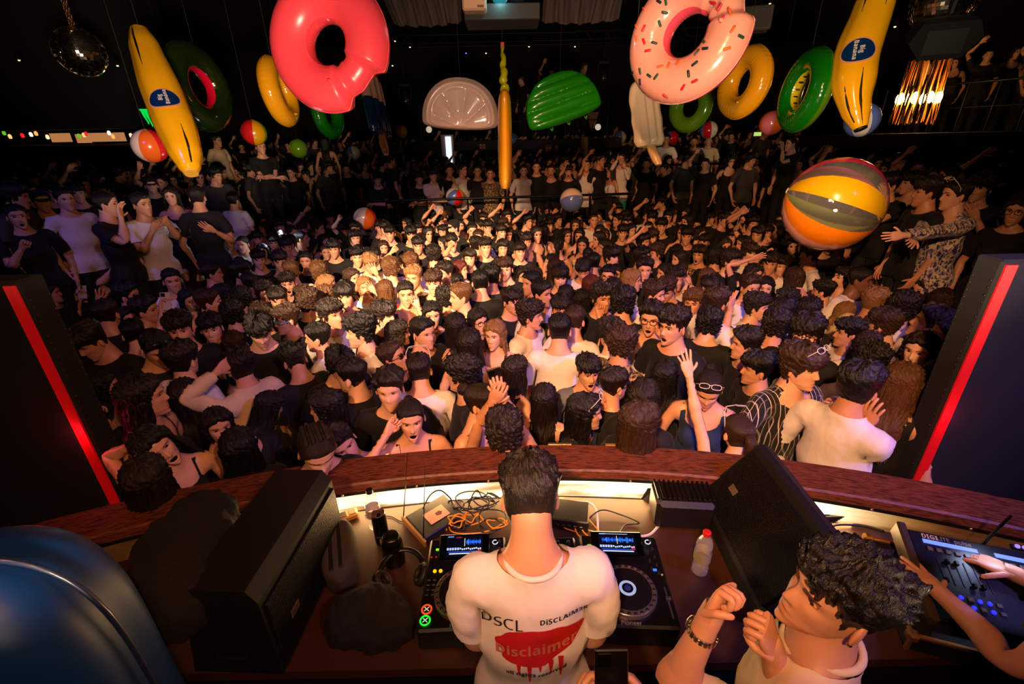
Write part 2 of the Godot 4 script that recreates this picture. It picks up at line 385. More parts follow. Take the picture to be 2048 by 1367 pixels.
func on(px: float, py: float, h: float) -> Vector3:   # the point at height h seen at that pixel
	var d := ray(px, py)
	return CAM + d * ((h - CAM.y) / d.y)

func deep(px: float, py: float, depth: float) -> Vector3:
	return CAM + ray(px, py) * depth

# ---------------------------------------------------------------- nodes
var taken := {}

func numbered(called: String) -> String:
	var n: int = taken.get(called, 0)
	taken[called] = n + 1
	return called if n == 0 else "%s_%03d" % [called, n]

func mi(called: String, mesh: Mesh, m: Material, parent: Node = null, at := Transform3D()) -> MeshInstance3D:
	var o := MeshInstance3D.new()
	o.mesh = mesh
	if m: o.material_override = m
	o.transform = at
	if parent == null or parent == self:
		o.name = numbered(called)
		add_child(o, true)
	else:
		o.name = called
		parent.add_child(o, true)
	return o

func tag(o: Node, label: String, category := "", group := "", kind := "") -> Node:
	o.set_meta("label", label)
	if category: o.set_meta("category", category)
	if group: o.set_meta("group", group)
	if kind: o.set_meta("kind", kind)
	return o

func thing(called: String, label: String, category: String, at := Transform3D(), group := "") -> Node3D:
	var o := Node3D.new()
	o.name = numbered(called)
	o.transform = at
	add_child(o, true)
	tag(o, label, category, group)
	return o

func struct(called: String, mesh: Mesh, m: Material, label: String, at := Transform3D()) -> MeshInstance3D:
	var o := mi(called, mesh, m, null, at)
	o.set_meta("kind", "structure")
	o.set_meta("label", label)
	return o

func xf(p: Vector3, b := Basis()) -> Transform3D:
	return Transform3D(b, p)

func along(d: Vector3, hint := Vector3.UP) -> Basis:   # y axis along d
	var y := d.normalized()
	var x := y.cross(hint)
	if x.length() < 1e-4: x = y.cross(Vector3.RIGHT)
	x = x.normalized()
	return Basis(x, y, x.cross(y))

# ---------------------------------------------------------------- mesh building (outside = counter-clockwise as given; stored the way Godot draws)
class MB:
	var v := PackedVector3Array()
	var n := PackedVector3Array()
	var uv := PackedVector2Array()
	var c := PackedColorArray()
	var ix := PackedInt32Array()
	var tint := Color.WHITE

	func vert(p: Vector3, t := Vector2.ZERO) -> int:
		v.append(p); n.append(Vector3.ZERO); uv.append(t); c.append(tint)
		return v.size() - 1

	func tri(a: int, b: int, d: int) -> void:
		ix.append(a); ix.append(d); ix.append(b)
		var m := (v[b] - v[a]).cross(v[d] - v[a])
		n[a] += m; n[b] += m; n[d] += m

	func quad(a: int, b: int, d: int, e: int) -> void:
		tri(a, b, d); tri(a, d, e)

	func face(pts: Array) -> void:   # a flat polygon, fanned
		var f := v.size()
		for p in pts: vert(p, Vector2(p.x + p.z, p.y))
		for i in range(1, pts.size() - 1): tri(f, f + i, f + i + 1)

	# rows of points, each row the same length
	func grid(rows: Array, close_u := false, flip := false, cap_ends := false) -> void:
		var f := v.size()
		var w: int = rows[0].size()
		for j in rows.size():
			var r: PackedVector3Array = rows[j]
			for i in w: vert(r[i], Vector2(float(i) / w, float(j) / maxi(1, rows.size() - 1)))
		for j in rows.size() - 1:
			for i in (w if close_u else w - 1):
				var k := (i + 1) % w
				var a := f + j * w + i
				var b := f + j * w + k
				if flip: quad(a, a + w, b + w, b)
				else: quad(a, b, b + w, a + w)
		if close_u:   # weld nothing; normals run round already
			pass
		if cap_ends:
			for e in 2:
				var r: PackedVector3Array = rows[0] if e == 0 else rows[rows.size() - 1]
				var mid := Vector3.ZERO
				for p in r: mid += p
				var m := vert(mid / w)
				var g := v.size()
				for p in r: vert(p)
				for i in w:
					var k := (i + 1) % w
					if (e == 0) != flip: tri(m, g + k, g + i)
					else: tri(m, g + i, g + k)

	func tube(path: PackedVector3Array, radii, sides := 8, caps := true, squash := 1.0) -> void:
		var rows := []
		var x := Vector3.ZERO
		for i in path.size():
			var d := (path[mini(i + 1, path.size() - 1)] - path[maxi(i - 1, 0)]).normalized()
			if x == Vector3.ZERO:
				x = d.cross(Vector3.UP if absf(d.y) < 0.9 else Vector3.RIGHT).normalized()
			x = (x - d * x.dot(d)).normalized()
			var z := d.cross(x)
			var r: float = radii if radii is float else radii[i]
			var row := PackedVector3Array()
			for s in sides:
				var a := TAU * s / sides
				row.append(path[i] + (x * cos(a) + z * sin(a) * squash) * r)
			rows.append(row)
		grid(rows, true, false, caps)

	func lathe(profile: PackedVector2Array, sides := 24, at := Transform3D()) -> void:   # (radius, height), from the bottom up
		var rows := []
		for p in profile:
			var row := PackedVector3Array()
			for s in sides:
				var a := -TAU * s / sides
				row.append(at * Vector3(cos(a) * p.x, p.y, sin(a) * p.x))
			rows.append(row)
		grid(rows, true, false, false)

	func box(size: Vector3, at := Transform3D(), bevel := 0.004) -> void:   # a box with chamfered edges
		var h := size * 0.5
		var b := minf(bevel, minf(h.x, minf(h.y, h.z)) * 0.5)
		var q := [Vector3(1, 0, 0), Vector3(-1, 0, 0), Vector3(0, 1, 0), Vector3(0, -1, 0), Vector3(0, 0, 1), Vector3(0, 0, -1)]
		var ring := func(d: Vector3, inset: float, out: float) -> Array:
			var u := Vector3(d.y, d.z, d.x).abs()
			var w := d.cross(u)
			var r := []
			for s in [[-1, -1], [1, -1], [1, 1], [-1, 1]]:
				r.append(at * (d * (h.dot(d.abs()) - out) + u * s[0] * (h.dot(u) - inset) + w * s[1] * (h.dot(w.abs()) - inset)))
			return r
		for d in q: face(ring.call(d, b, 0.0))
		if b < 0.0005: return
		for d in q:      # the chamfers, as four strips per face drawn half way
			var o: Array = ring.call(d, b, 0.0)
			var e: Array = ring.call(d, b * 0.5, b * 0.5)
			for i in 4:
				var k := (i + 1) % 4
				face([o[i], e[i], e[k], o[k]])

	func ball(at: Transform3D, nu := 24, nv := 14) -> void:
		var rows := []
		for j in nv + 1:
			var t := -PI / 2 + PI * j / nv
			var row := PackedVector3Array()
			for i in nu + 1:
				var a := -TAU * i / nu
				row.append(at * Vector3(cos(t) * cos(a), sin(t), cos(t) * sin(a)))
			rows.append(row)
		grid(rows)

	func prism(poly: PackedVector2Array, depth: float, at := Transform3D()) -> void:   # outline in xy (counter-clockwise), pushed along z from 0 to depth
		var idx := Geometry2D.triangulate_polygon(poly)
		for e in 2:
			var f := v.size()
			for p in poly: vert(at * Vector3(p.x, p.y, depth * e), p)
			for t in range(0, idx.size(), 3):
				var a := poly[idx[t]]
				var ccw := (poly[idx[t + 1]] - a).cross(poly[idx[t + 2]] - a) > 0
				if ccw == (e == 1): tri(f + idx[t], f + idx[t + 1], f + idx[t + 2])
				else: tri(f + idx[t], f + idx[t + 2], f + idx[t + 1])
		for i in poly.size():
			var k := (i + 1) % poly.size()
			face([at * Vector3(poly[i].x, poly[i].y, 0), at * Vector3(poly[k].x, poly[k].y, 0), at * Vector3(poly[k].x, poly[k].y, depth), at * Vector3(poly[i].x, poly[i].y, depth)])

	func join(o: MB, at := Transform3D()) -> void:
		var f := v.size()
		v.append_array(at * o.v)
		n.append_array(Transform3D(at.basis, Vector3.ZERO) * o.n)
		uv.append_array(o.uv); c.append_array(o.c)
		for i in o.ix: ix.append(i + f)

	func weld() -> MB:   # joins points that coincide, for smooth closed shapes
		var at := {}
		var to := PackedInt32Array()
		for i in v.size():
			var k := Vector3i((v[i] * 20000.0).round())
			if not at.has(k): at[k] = i
			to.append(at[k])
		for i in v.size():
			if to[i] != i: n[to[i]] += n[i]
		for i in v.size(): n[i] = n[to[i]]
		return self

	func mesh() -> ArrayMesh:
		var m := ArrayMesh.new()
		var a := []
		a.resize(Mesh.ARRAY_MAX)
		var nn := PackedVector3Array()
		nn.resize(n.size())
		for i in n.size(): nn[i] = n[i].normalized() if n[i].length_squared() > 1e-20 else Vector3.UP
		a[Mesh.ARRAY_VERTEX] = v; a[Mesh.ARRAY_NORMAL] = nn; a[Mesh.ARRAY_TEX_UV] = uv; a[Mesh.ARRAY_COLOR] = c; a[Mesh.ARRAY_INDEX] = ix
		m.add_surface_from_arrays(Mesh.PRIMITIVE_TRIANGLES, a)
		return m

func boxm(size: Vector3, bevel := 0.004) -> ArrayMesh:
	var b := MB.new()
	b.box(size, Transform3D(), bevel)
	return b.mesh()

func tubem(path: PackedVector3Array, r, sides := 8) -> ArrayMesh:
	var b := MB.new()
	b.tube(path, r, sides)
	return b.mesh()

func curve(pts: Array, steps := 10) -> PackedVector3Array:   # a smooth line through the points
	var out := PackedVector3Array()
	for i in pts.size() - 1:
		var a: Vector3 = pts[maxi(i - 1, 0)]
		var b: Vector3 = pts[i]
		var c: Vector3 = pts[i + 1]
		var d: Vector3 = pts[mini(i + 2, pts.size() - 1)]
		for s in steps: out.append(b.cubic_interpolate(c, a, d, float(s) / steps))
	out.append(pts[-1])
	return out

# piecewise linear table: [x0, y0, x1, y1, ...]
func table(t: Array, x: float) -> float:
	if x <= t[0]: return t[1]
	for i in range(2, t.size(), 2):
		if x <= t[i]:
			var k: float = (x - t[i - 2]) / (t[i] - t[i - 2])
			k = k * k * (3 - 2 * k) * 0.5 + k * 0.5
			return lerpf(t[i - 1], t[i + 1], k)
	return t[t.size() - 1]

# ---------------------------------------------------------------- materials
var mats := {}

func mat(called: String, col: Color, rough := 0.6, metal := 0.0, set := {}) -> StandardMaterial3D:
	if mats.has(called): return mats[called]
	var m := StandardMaterial3D.new()
	m.resource_name = called
	m.albedo_color = col
	m.roughness = rough
	m.metallic = metal
	for k in set: m.set(k, set[k])
	mats[called] = m
	return m

func glow(called: String, col: Color, e: float) -> StandardMaterial3D:
	return mat(called, Color(0.05, 0.05, 0.05), 0.5, 0.0, {"emission_enabled": true, "emission": col, "emission_energy_multiplier": e})

var texs := {}

func noise(called: String, freq: float, kind := FastNoiseLite.TYPE_SIMPLEX_SMOOTH, size := 256, ramp: Gradient = null, octaves := 3, normal := false, strength := 4.0) -> NoiseTexture2D:
	if texs.has(called): return texs[called]
	var f := FastNoiseLite.new()
	f.seed = hash(called) % 1000
	f.frequency = freq
	f.noise_type = kind
	f.fractal_octaves = octaves
	var t := NoiseTexture2D.new()
	t.width = size; t.height = size
	t.seamless = true
	t.noise = f
	if ramp: t.color_ramp = ramp
	if normal:
		t.as_normal_map = true
		t.bump_strength = strength
	texs[called] = t
	return t

func ramp(stops: Array) -> Gradient:
	var g := Gradient.new()
	var o := PackedFloat32Array()
	var c := PackedColorArray()
	for s in stops:
		o.append(s[0]); c.append(s[1])
	g.offsets = o; g.colors = c
	return g

func triplanar(m: StandardMaterial3D, s: Vector3) -> StandardMaterial3D:
	m.uv1_triplanar = true
	m.uv1_scale = s
	return m

# ---------------------------------------------------------------- people: one figure in a rest pose, bent per person
const HEAD := Vector3(0, 1.617, 0.018)
const NECK := Vector3(0, 1.53, -0.005)
const WAIST := Vector3(0, 1.02, 0)
const ARM_DIR := Vector3(0.7071, -0.7071, 0)
const UPPER := 0.285
const FORE := 0.25

func shoulder(side: int, fem: bool) -> Vector3:
	return Vector3((0.152 if fem else 0.172) * side, 1.40, -0.012)

# the body as tapered capsules: [from, to, radius, radius, widening in x, blend]
func bones(fem: bool) -> Array:
	var b := []
	if fem:
		b = [[Vector3(-0.07, 0.93, -0.01), Vector3(0.07, 0.93, -0.01), 0.098, 0.098, 1.0, 0.05],
			[Vector3(0, 0.98, 0), Vector3(0, 1.14, 0.005), 0.092, 0.083, 1.32, 0.05],
			[Vector3(0, 1.16, 0), Vector3(0, 1.34, -0.008), 0.088, 0.086, 1.38, 0.06],
			[Vector3(-0.068, 1.255, 0.07), Vector3(-0.068, 1.262, 0.07), 0.052, 0.05, 1.0, 0.03],
			[Vector3(0.068, 1.255, 0.07), Vector3(0.068, 1.262, 0.07), 0.052, 0.05, 1.0, 0.03]]
	else:
		b = [[Vector3(-0.056, 0.93, 0), Vector3(0.056, 0.93, 0), 0.086, 0.086, 1.0, 0.05],
			[Vector3(0, 0.98, 0), Vector3(0, 1.16, 0.005), 0.088, 0.092, 1.36, 0.05],
			[Vector3(0, 1.2, 0.004), Vector3(0, 1.345, -0.006), 0.108, 0.094, 1.46, 0.06]]
	var sx := 0.122 if fem else 0.14
	b.append([Vector3(-sx, 1.392, -0.012), Vector3(sx, 1.392, -0.012), 0.052, 0.052, 1.0, 0.05])
	b.append([Vector3(-0.09, 1.415, -0.018), Vector3(-0.015, 1.475, -0.012), 0.036, 0.046, 1.0, 0.05])
	b.append([Vector3(0.09, 1.415, -0.018), Vector3(0.015, 1.475, -0.012), 0.036, 0.046, 1.0, 0.05])
	b.append([Vector3(0, 1.42, -0.012), Vector3(0, 1.60, 0.004), 0.047 if fem else 0.060, 0.046 if fem else 0.058, 1.0, 0.04])
	for s in [-1, 1]:
		var S := shoulder(s, fem)
		var d := Vector3(ARM_DIR.x * s, ARM_DIR.y, 0)
		var E := S + d * UPPER
		var W := E + d * FORE
		var k := 0.84 if fem else 1.0
		b.append([S, S + d * 0.12, 0.054 * k, 0.049 * k, 1.0, 0.04])
		b.append([S + d * 0.1, E, 0.048 * k, 0.039 * k, 1.0, 0.02])
		b.append([E, E + d * 0.07, 0.039 * k, 0.042 * k, 1.0, 0.02])
		b.append([E + d * 0.07, W, 0.042 * k, 0.026 * k, 1.0, 0.02])
		b.append([W, W + d * 0.03, 0.026 * k, 0.027 * k, 1.0, 0.01])
		var H := Vector3(0.088 * s, 0.91, 0)
		var K := Vector3(0.095 * s, 0.49, 0.012)
		var A := Vector3(0.098 * s, 0.085, -0.022)
		b.append([H, K, 0.080, 0.053, 1.0, 0.04])
		b.append([K, K + (A - K) * 0.3, 0.055, 0.057, 1.0, 0.03])
		b.append([K + (A - K) * 0.3, A, 0.057, 0.036, 1.0, 0.03])
		b.append([A + Vector3(0, -0.04, -0.02), A + Vector3(0.01 * s, -0.052, 0.15), 0.04, 0.03, 1.0, 0.03])
	return b

# meshes the joined distances as surface nets; returns [points, normals, indices]
func nets(bs: Array, cell: float, lo: Vector3, hi: Vector3) -> Array:
	var nx := int((hi.x - lo.x) / cell) + 2
	var ny := int((hi.y - lo.y) / cell) + 2
	var nz := int((hi.z - lo.z) / cell) + 2
	var f := PackedFloat32Array()
	f.resize(nx * ny * nz)
	f.fill(1.0)
	for b in bs:
		var a: Vector3 = b[0]
		var e: Vector3 = b[1]
		var ra: float = b[2]
		var rb: float = b[3]
		var sx: float = 1.0 / b[4]
		var k: float = b[5]
		var r := maxf(ra, rb) + k * 0.6 + cell * 1.8
		var p0 := a.min(e) - Vector3(r * b[4], r, r)
		var p1 := a.max(e) + Vector3(r * b[4], r, r)
		var i0 := maxi(0, int((p0.x - lo.x) / cell)); var i1 := mini(nx - 1, int((p1.x - lo.x) / cell) + 1)
		var j0 := maxi(0, int((p0.y - lo.y) / cell)); var j1 := mini(ny - 1, int((p1.y - lo.y) / cell) + 1)
		var k0 := maxi(0, int((p0.z - lo.z) / cell)); var k1 := mini(nz - 1, int((p1.z - lo.z) / cell) + 1)
		var ab := e - a
		ab.x *= sx
		var inv := 1.0 / maxf(ab.length_squared(), 1e-9)
		var cx := a.x
		for j in range(j0, j1 + 1):
			for kk in range(k0, k1 + 1):
				var at := (j * nz + kk) * nx
				for i in range(i0, i1 + 1):
					var p := Vector3((lo.x + i * cell - cx) * sx, lo.y + j * cell - a.y, lo.z + kk * cell - a.z)
					var t := clampf(p.dot(ab) * inv, 0.0, 1.0)
					var d := (p - ab * t).length() - ra - (rb - ra) * t
					var o := f[at + i]
					var h := k - absf(o - d)
					f[at + i] = minf(o, d) - (h * h * 0.25 / k if h > 0.0 else 0.0)
	var pts := PackedVector3Array()
	var nrm := PackedVector3Array()
	var idx := PackedInt32Array()
	var cellv := PackedInt32Array()
	cellv.resize(nx * ny * nz)
	cellv.fill(-1)
	var off := PackedInt32Array([0, 1, nx, nx + 1, nx * nz, nx * nz + 1, nx * nz + nx, nx * nz + nx + 1])
	var ex := PackedInt32Array([0, 1, 2, 3, 4, 5, 6, 7, 0, 2, 1, 3, 4, 6, 5, 7, 0, 4, 1, 5, 2, 6, 3, 7])
	for j in ny - 1:
		for kk in nz - 1:
			var at := (j * nz + kk) * nx
			for i in nx - 1:
				var q := at + i
				var m := 0
				for c in 8:
					if f[q + off[c]] < 0.0: m |= 1 << c
				if m == 0 or m == 255: continue
				var s := Vector3.ZERO
				var n := 0
				for g in range(0, 24, 2):
					var c0 := ex[g]
					var c1 := ex[g + 1]
					if ((m >> c0) & 1) == ((m >> c1) & 1): continue
					var v0 := f[q + off[c0]]
					var t := v0 / (v0 - f[q + off[c1]])
					var p0 := Vector3(c0 & 1, c0 >> 2, (c0 >> 1) & 1)
					s += p0.lerp(Vector3(c1 & 1, c1 >> 2, (c1 >> 1) & 1), t)
					n += 1
				s /= n
				cellv[q] = pts.size()
				pts.append(lo + (Vector3(i, j, kk) + s) * cell)
				var gx := f[q + 1] + f[q + nx + 1] + f[q + off[5]] + f[q + off[7]] - f[q] - f[q + nx] - f[q + off[4]] - f[q + off[6]]
				var gy := f[q + off[4]] + f[q + off[5]] + f[q + off[6]] + f[q + off[7]] - f[q] - f[q + 1] - f[q + nx] - f[q + nx + 1]
				var gz := f[q + nx] + f[q + nx + 1] + f[q + off[6]] + f[q + off[7]] - f[q] - f[q + 1] - f[q + off[4]] - f[q + off[5]]
				nrm.append(Vector3(gx, gy, gz).normalized())
	var sy := nx * nz
	for j in range(1, ny - 1):
		for kk in range(1, nz - 1):
			var at := (j * nz + kk) * nx
			for i in range(1, nx - 1):
				var q := at + i
				var inn := f[q] < 0.0
				for ax in 3:
					var step: int = [1, sy, nx][ax]
					if (f[q + step] < 0.0) == inn: continue
					var u: int = [sy, nx, 1][ax]
					var w: int = [nx, 1, sy][ax]
					var a := cellv[q - u - w]; var b := cellv[q - w]; var c := cellv[q]; var d := cellv[q - u]
					if a < 0 or b < 0 or c < 0 or d < 0: continue
					# stored clockwise from outside
					if inn: idx.append_array(PackedInt32Array([a, c, b, a, d, c]))
					else: idx.append_array(PackedInt32Array([a, b, c, a, c, d]))
	return [pts, nrm, idx]

# a garment or body in the rest pose
class Pelt:
	var v := PackedVector3Array()
	var n := PackedVector3Array()
	var c := PackedColorArray()
	var ix := PackedInt32Array()
	var b0 := PackedInt32Array()
	var b1 := PackedInt32Array()
	var w0 := PackedFloat32Array()

# bones of the pose: 0 pelvis 1 chest 2 neck 3,4 right (-x) upper and fore arm 5,6 the other 7,8 legs 9,10
func bind(s: Pelt, fem: bool) -> void:
	var seg := [[Vector3(0, 0.9, 0), Vector3(0, 1.0, 0), 0.13], [Vector3(0, 1.14, 0), Vector3(0, 1.40, 0), 0.13], [Vector3(0, 1.51, 0), Vector3(0, 1.62, 0), 0.06]]
	for sd in [-1, 1]:
		var S := shoulder(sd, fem)
		var d := Vector3(ARM_DIR.x * sd, ARM_DIR.y, 0)
		seg.append([S + d * 0.035, S + d * UPPER, 0.048])
		seg.append([S + d * UPPER, S + d * (UPPER + FORE), 0.04])
	for sd in [-1, 1]:
		seg.append([Vector3(0.09 * sd, 0.84, 0), Vector3(0.095 * sd, 0.49, 0.01), 0.085])
		seg.append([Vector3(0.095 * sd, 0.49, 0.01), Vector3(0.098 * sd, 0.05, 0), 0.055])
	for p in s.v:
		var best := 0; var second := 0
		var d0 := 1e9; var d1 := 1e9
		for i in seg.size():
			var a: Vector3 = seg[i][0]
			var ab: Vector3 = seg[i][1] - a
			var q := p - a
			if i < 2: q.x *= 0.66
			var t := clampf(q.dot(ab) / ab.length_squared(), 0, 1)
			var d: float = (q - ab * t).length() / seg[i][2]
			if d < d0:
				d1 = d0; second = best
				d0 = d; best = i
			elif d < d1:
				d1 = d; second = i
		s.b0.append(best); s.b1.append(second)
		var e0 := pow(1.0 / (d0 + 0.15), 5.0)
		var e1 := pow(1.0 / (d1 + 0.15), 5.0)
		s.w0.append(e0 / (e0 + e1))

func body_skin(fem: bool, cell: float) -> Pelt:
	var r := nets(bones(fem), cell, Vector3(-0.66, -0.03, -0.2), Vector3(0.66, 1.66, 0.24))
	var s := Pelt.new()
	s.v = r[0]; s.n = r[1]; s.ix = r[2]
	s.c.resize(s.v.size())
	s.c.fill(Color(0.8, 0.8, 0.8))
	bind(s, fem)
	return s

var foldn := FastNoiseLite.new()

# cut of a garment: positive where there is cloth; also how far it stands off the skin
func cut(kind: String, p: Vector3, fem: bool) -> Vector2:
	var sd := signf(p.x)
	var S := shoulder(1, fem)
	var q := Vector3(absf(p.x), p.y, p.z) - S
	var arm := q.dot(ARM_DIR)                       # along the arm from the shoulder
	var out := q.dot(Vector3(0.7071, 0.7071, 0))
	var on_arm := arm > -0.02 and absf(out) < 0.085 and absf(p.z + 0.012) < 0.09 and p.x * sd > 0.14 and arm > (p.x * sd - 0.2) * 0.2
	if p.y < 1.12 and absf(p.x) < 0.235 and not (arm > 0.15 and absf(out) < 0.06): on_arm = false
	var neck := Vector2(p.x, p.z + 0.012).length()
	var m := 1.0
	var off := 0.010
	match kind:
		"tee", "shirt", "tank", "dress", "top", "strap":
			var hem := 0.84
			if kind == "top": hem = 1.06
			if kind == "dress": hem = 0.70
			if kind == "shirt": hem = 0.80
			m = p.y - hem
			var line := 0.0
			if kind == "tee" or kind == "shirt":
				line = 1.468 - maxf(0, p.z) * (0.62 if kind == "tee" else 1.1)
				if kind == "shirt" and p.z < 0.02: line = 1.495
				m = minf(m, line - p.y if neck < 0.125 else 1.0)
				var sleeve := (0.20 if kind == "tee" else 0.50)
				if on_arm: m = minf(m, sleeve - arm)
				elif arm > 0.24 and absf(p.x) > 0.26: m = -1.0
				off = 0.013
				if on_arm: off = 0.012 + 0.014 * smoothstep(0.02, 0.2, arm) if kind == "tee" else 0.015
				else: off += 0.016 * smoothstep(1.25, 0.95, p.y) * (1.0 if not fem else 0.3)
			elif kind == "tank":
				line = 1.43 - maxf(0, p.z) * 1.3
				m = minf(m, line - p.y if neck < 0.115 else 1.0)
				m = minf(m, (0.148 if not fem else 0.128) - absf(p.x) if p.y > 1.27 else (0.21 - absf(p.x)))
				off = 0.007
			else:      # strappy top or dress: a straight neckline
				line = 1.335 + 0.02 * absf(p.x) / 0.1
				if p.z < -0.02: line = 1.25
				m = minf(m, line - p.y)
				var strap := 0.011 - absf(absf(p.x) - 0.09)
				if p.y > 1.2 and p.y < 1.47 and absf(p.x) < 0.12: m = maxf(m, strap)
				m = minf(m, 0.158 - absf(p.x) if p.y > 1.16 else 0.27 - absf(p.x))
				off = 0.006
		"pants":
			m = minf(minf(0.985 - p.y, p.y - 0.09), 0.27 - absf(p.x))
			off = 0.012
		"shorts":
			m = minf(minf(1.0 - p.y, p.y - 0.52), 0.27 - absf(p.x))
			off = 0.016
		"shoes":
			m = 0.085 - p.y
			off = 0.012
	return Vector2(m, off)

func cloth_skin(base: Pelt, kind: String, fem: bool) -> Pelt:
	var s := Pelt.new()
	var field := PackedFloat32Array()
	var outp := PackedVector3Array()
	foldn.seed = 5
	foldn.frequency = 9.0
	foldn.fractal_octaves = 2
	for i in base.v.size():
		var p := base.v[i]
		var k := cut(kind, p, fem)
		field.append(k.x)
		var fold := 0.0
		if kind in ["tee", "shirt", "pants"]:
			fold = 0.007 * foldn.get_noise_3d(p.x * 1.2 + p.y * 0.5, p.y * 0.55, p.z * 1.2) + 0.004 * foldn.get_noise_3d(p.x * 3.0 + 7, p.y * 2.0 - p.x, p.z * 3.0)
		outp.append(p + base.n[i] * (k.y + fold))
	var map := {}
	var put := func(a: int, b: int, t: float) -> int:      # the vertex on edge a-b at share t
		var key := a * 1000003 + b if t > 0.0 else a * 1000003 + a
		if map.has(key): return map[key]
		var id := s.v.size()
		map[key] = id
		s.v.append(outp[a].lerp(outp[b], t))
		s.n.append(base.n[a].lerp(base.n[b], t).normalized())
		s.c.append(Color.WHITE)
		s.b0.append(base.b0[a]); s.b1.append(base.b1[a])
		s.w0.append(base.w0[a] if base.b0[a] != base.b0[b] or base.b1[a] != base.b1[b] else lerpf(base.w0[a], base.w0[b], t))
		return id
	for t in range(0, base.ix.size(), 3):
		var i := [base.ix[t], base.ix[t + 1], base.ix[t + 2]]
		var inside := 0
		for q in i: if field[q] > 0.0: inside += 1
		if inside == 0: continue
		var poly := []
		for e in 3:
			var a: int = i[e]
			var b: int = i[(e + 1) % 3]
			if field[a] > 0.0: poly.append(put.call(a, a, 0.0))
			if (field[a] > 0.0) != (field[b] > 0.0):
				var lo := mini(a, b)
				var hi := maxi(a, b)
				poly.append(put.call(lo, hi, clampf(field[lo] / (field[lo] - field[hi]), 0.001, 0.999)))
		for e in range(1, poly.size() - 1):
			s.ix.append_array(PackedInt32Array([poly[0], poly[e], poly[e + 1]]))
	return s

# ---- pose: the bones' transforms from a few settings. Angles in radians, hands as points in the figure's own space
class Pose:
	var t: Array[Transform3D] = []
	var head := Transform3D()
	var hand: Array[Transform3D] = [Transform3D(), Transform3D()]

func turn_about(p: Vector3, b: Basis) -> Transform3D:
	return Transform3D(b, p - b * p)

func arc(a: Vector3, b: Vector3) -> Basis:
	return Basis(Quaternion(a, b)) if a.dot(b) > -0.9999 else Basis(Vector3.FORWARD, PI)

func make_pose(fem: bool, o: Dictionary) -> Pose:
	var p := Pose.new()
	var jut := Vector3(0, -0.35, 1) * float(o.get("jut", 0.0))
	var lean: Vector3 = o.get("lean", Vector3.ZERO)
	var chest := turn_about(WAIST, Basis.from_euler(lean))
	var yaw: float = o.get("yaw", 0.0)
	var neckb := Basis.from_euler(Vector3(o.get("pitch", 0.0) * 0.4, yaw * 0.45, o.get("roll", 0.0) * 0.5))
	var headb := Basis.from_euler(Vector3(o.get("pitch", 0.0), yaw, o.get("roll", 0.0)))
	p.t.resize(11)
	p.t[0] = Transform3D()
	p.t[1] = chest
	p.t[2] = chest * turn_about(Vector3(0, 1.46, -0.01), neckb)
	p.t[2].origin += chest.basis * jut * 0.6
	p.head = chest * turn_about(NECK, headb)
	p.head.origin += chest.basis * jut
	for k in 2:
		var sd := -1 if k == 0 else 1
		var S0 := shoulder(sd, fem)
		var S := chest * S0
		var rest := Vector3(ARM_DIR.x * sd, ARM_DIR.y, 0)
		var target: Vector3 = o.get("right" if k == 0 else "left", chest * (S0 + Vector3(0.07 * sd, -0.50, 0.05)))
		var far := target - S
		S += Vector3(-0.012 * sd, 0.055, 0.0) * smoothstep(-0.1, 0.5, far.y) + Vector3(0, 0, 0.03) * smoothstep(0.1, 0.4, far.z)
		far = target - S
		var L := clampf(far.length(), 0.12, (UPPER + FORE) * 0.998)
		var dir := far.normalized()
		var pole: Vector3 = o.get("pole_right" if k == 0 else "pole_left", Vector3(0.55 * sd, -0.8, -0.35))
		var side := (pole - dir * pole.dot(dir)).normalized()
		var ca := clampf((UPPER * UPPER + L * L - FORE * FORE) / (2 * UPPER * L), -1, 1)
		var u := (dir * ca + side * sqrt(1 - ca * ca)).normalized()
		var E := S + u * UPPER
		var W := S + dir * L
		var w := (W - E).normalized()
		p.t[3 + k * 2] = Transform3D(arc(rest, u), Vector3.ZERO)
		p.t[3 + k * 2].origin = S - p.t[3 + k * 2].basis * S0
		var E0 := S0 + rest * UPPER
		p.t[4 + k * 2] = Transform3D(arc(rest, w), Vector3.ZERO)
		p.t[4 + k * 2].origin = E - p.t[4 + k * 2].basis * E0
		var up := clampf(w.y * 0.6 + 0.5, 0, 1)
		var palm: Vector3 = o.get("palm_right" if k == 0 else "palm_left", Vector3(-sd * (1.0 - up) * 0.9, -0.35 * (1.0 - up), 0.25 + up))
		palm = (palm - w * palm.dot(w)).normalized()
		var hb := Basis(w.cross(palm), w, palm)
		p.hand[k] = Transform3D(hb, W)
	for k in 2:
		var sd := -1 if k == 0 else 1
		var leg: Vector2 = o.get("leg", Vector2.ZERO)      # thigh lifted, knee bent
		var H := Vector3(0.09 * sd, 0.91, 0)
		var K := Vector3(0.095 * sd, 0.49, 0.012)
		p.t[7 + k * 2] = turn_about(H, Basis(Vector3.RIGHT, -leg.x))
		p.t[8 + k * 2] = p.t[7 + k * 2] * turn_about(K, Basis(Vector3.RIGHT, leg.y))
	return p

func posed(s: Pelt, p: Pose) -> Array:
	var n := s.v.size()
	var ov := PackedVector3Array()
	var on_ := PackedVector3Array()
	ov.resize(n); on_.resize(n)
	var T := p.t
	for i in n:
		var a := T[s.b0[i]]
		var w := s.w0[i]
		var v := s.v[i]
		var nn := s.n[i]
		if w > 0.985:
			ov[i] = a * v
			on_[i] = a.basis * nn
		else:
			var b := T[s.b1[i]]
			ov[i] = (a * v) * w + (b * v) * (1.0 - w)
			on_[i] = ((a.basis * nn) * w + (b.basis * nn) * (1.0 - w)).normalized()
	return [ov, on_]

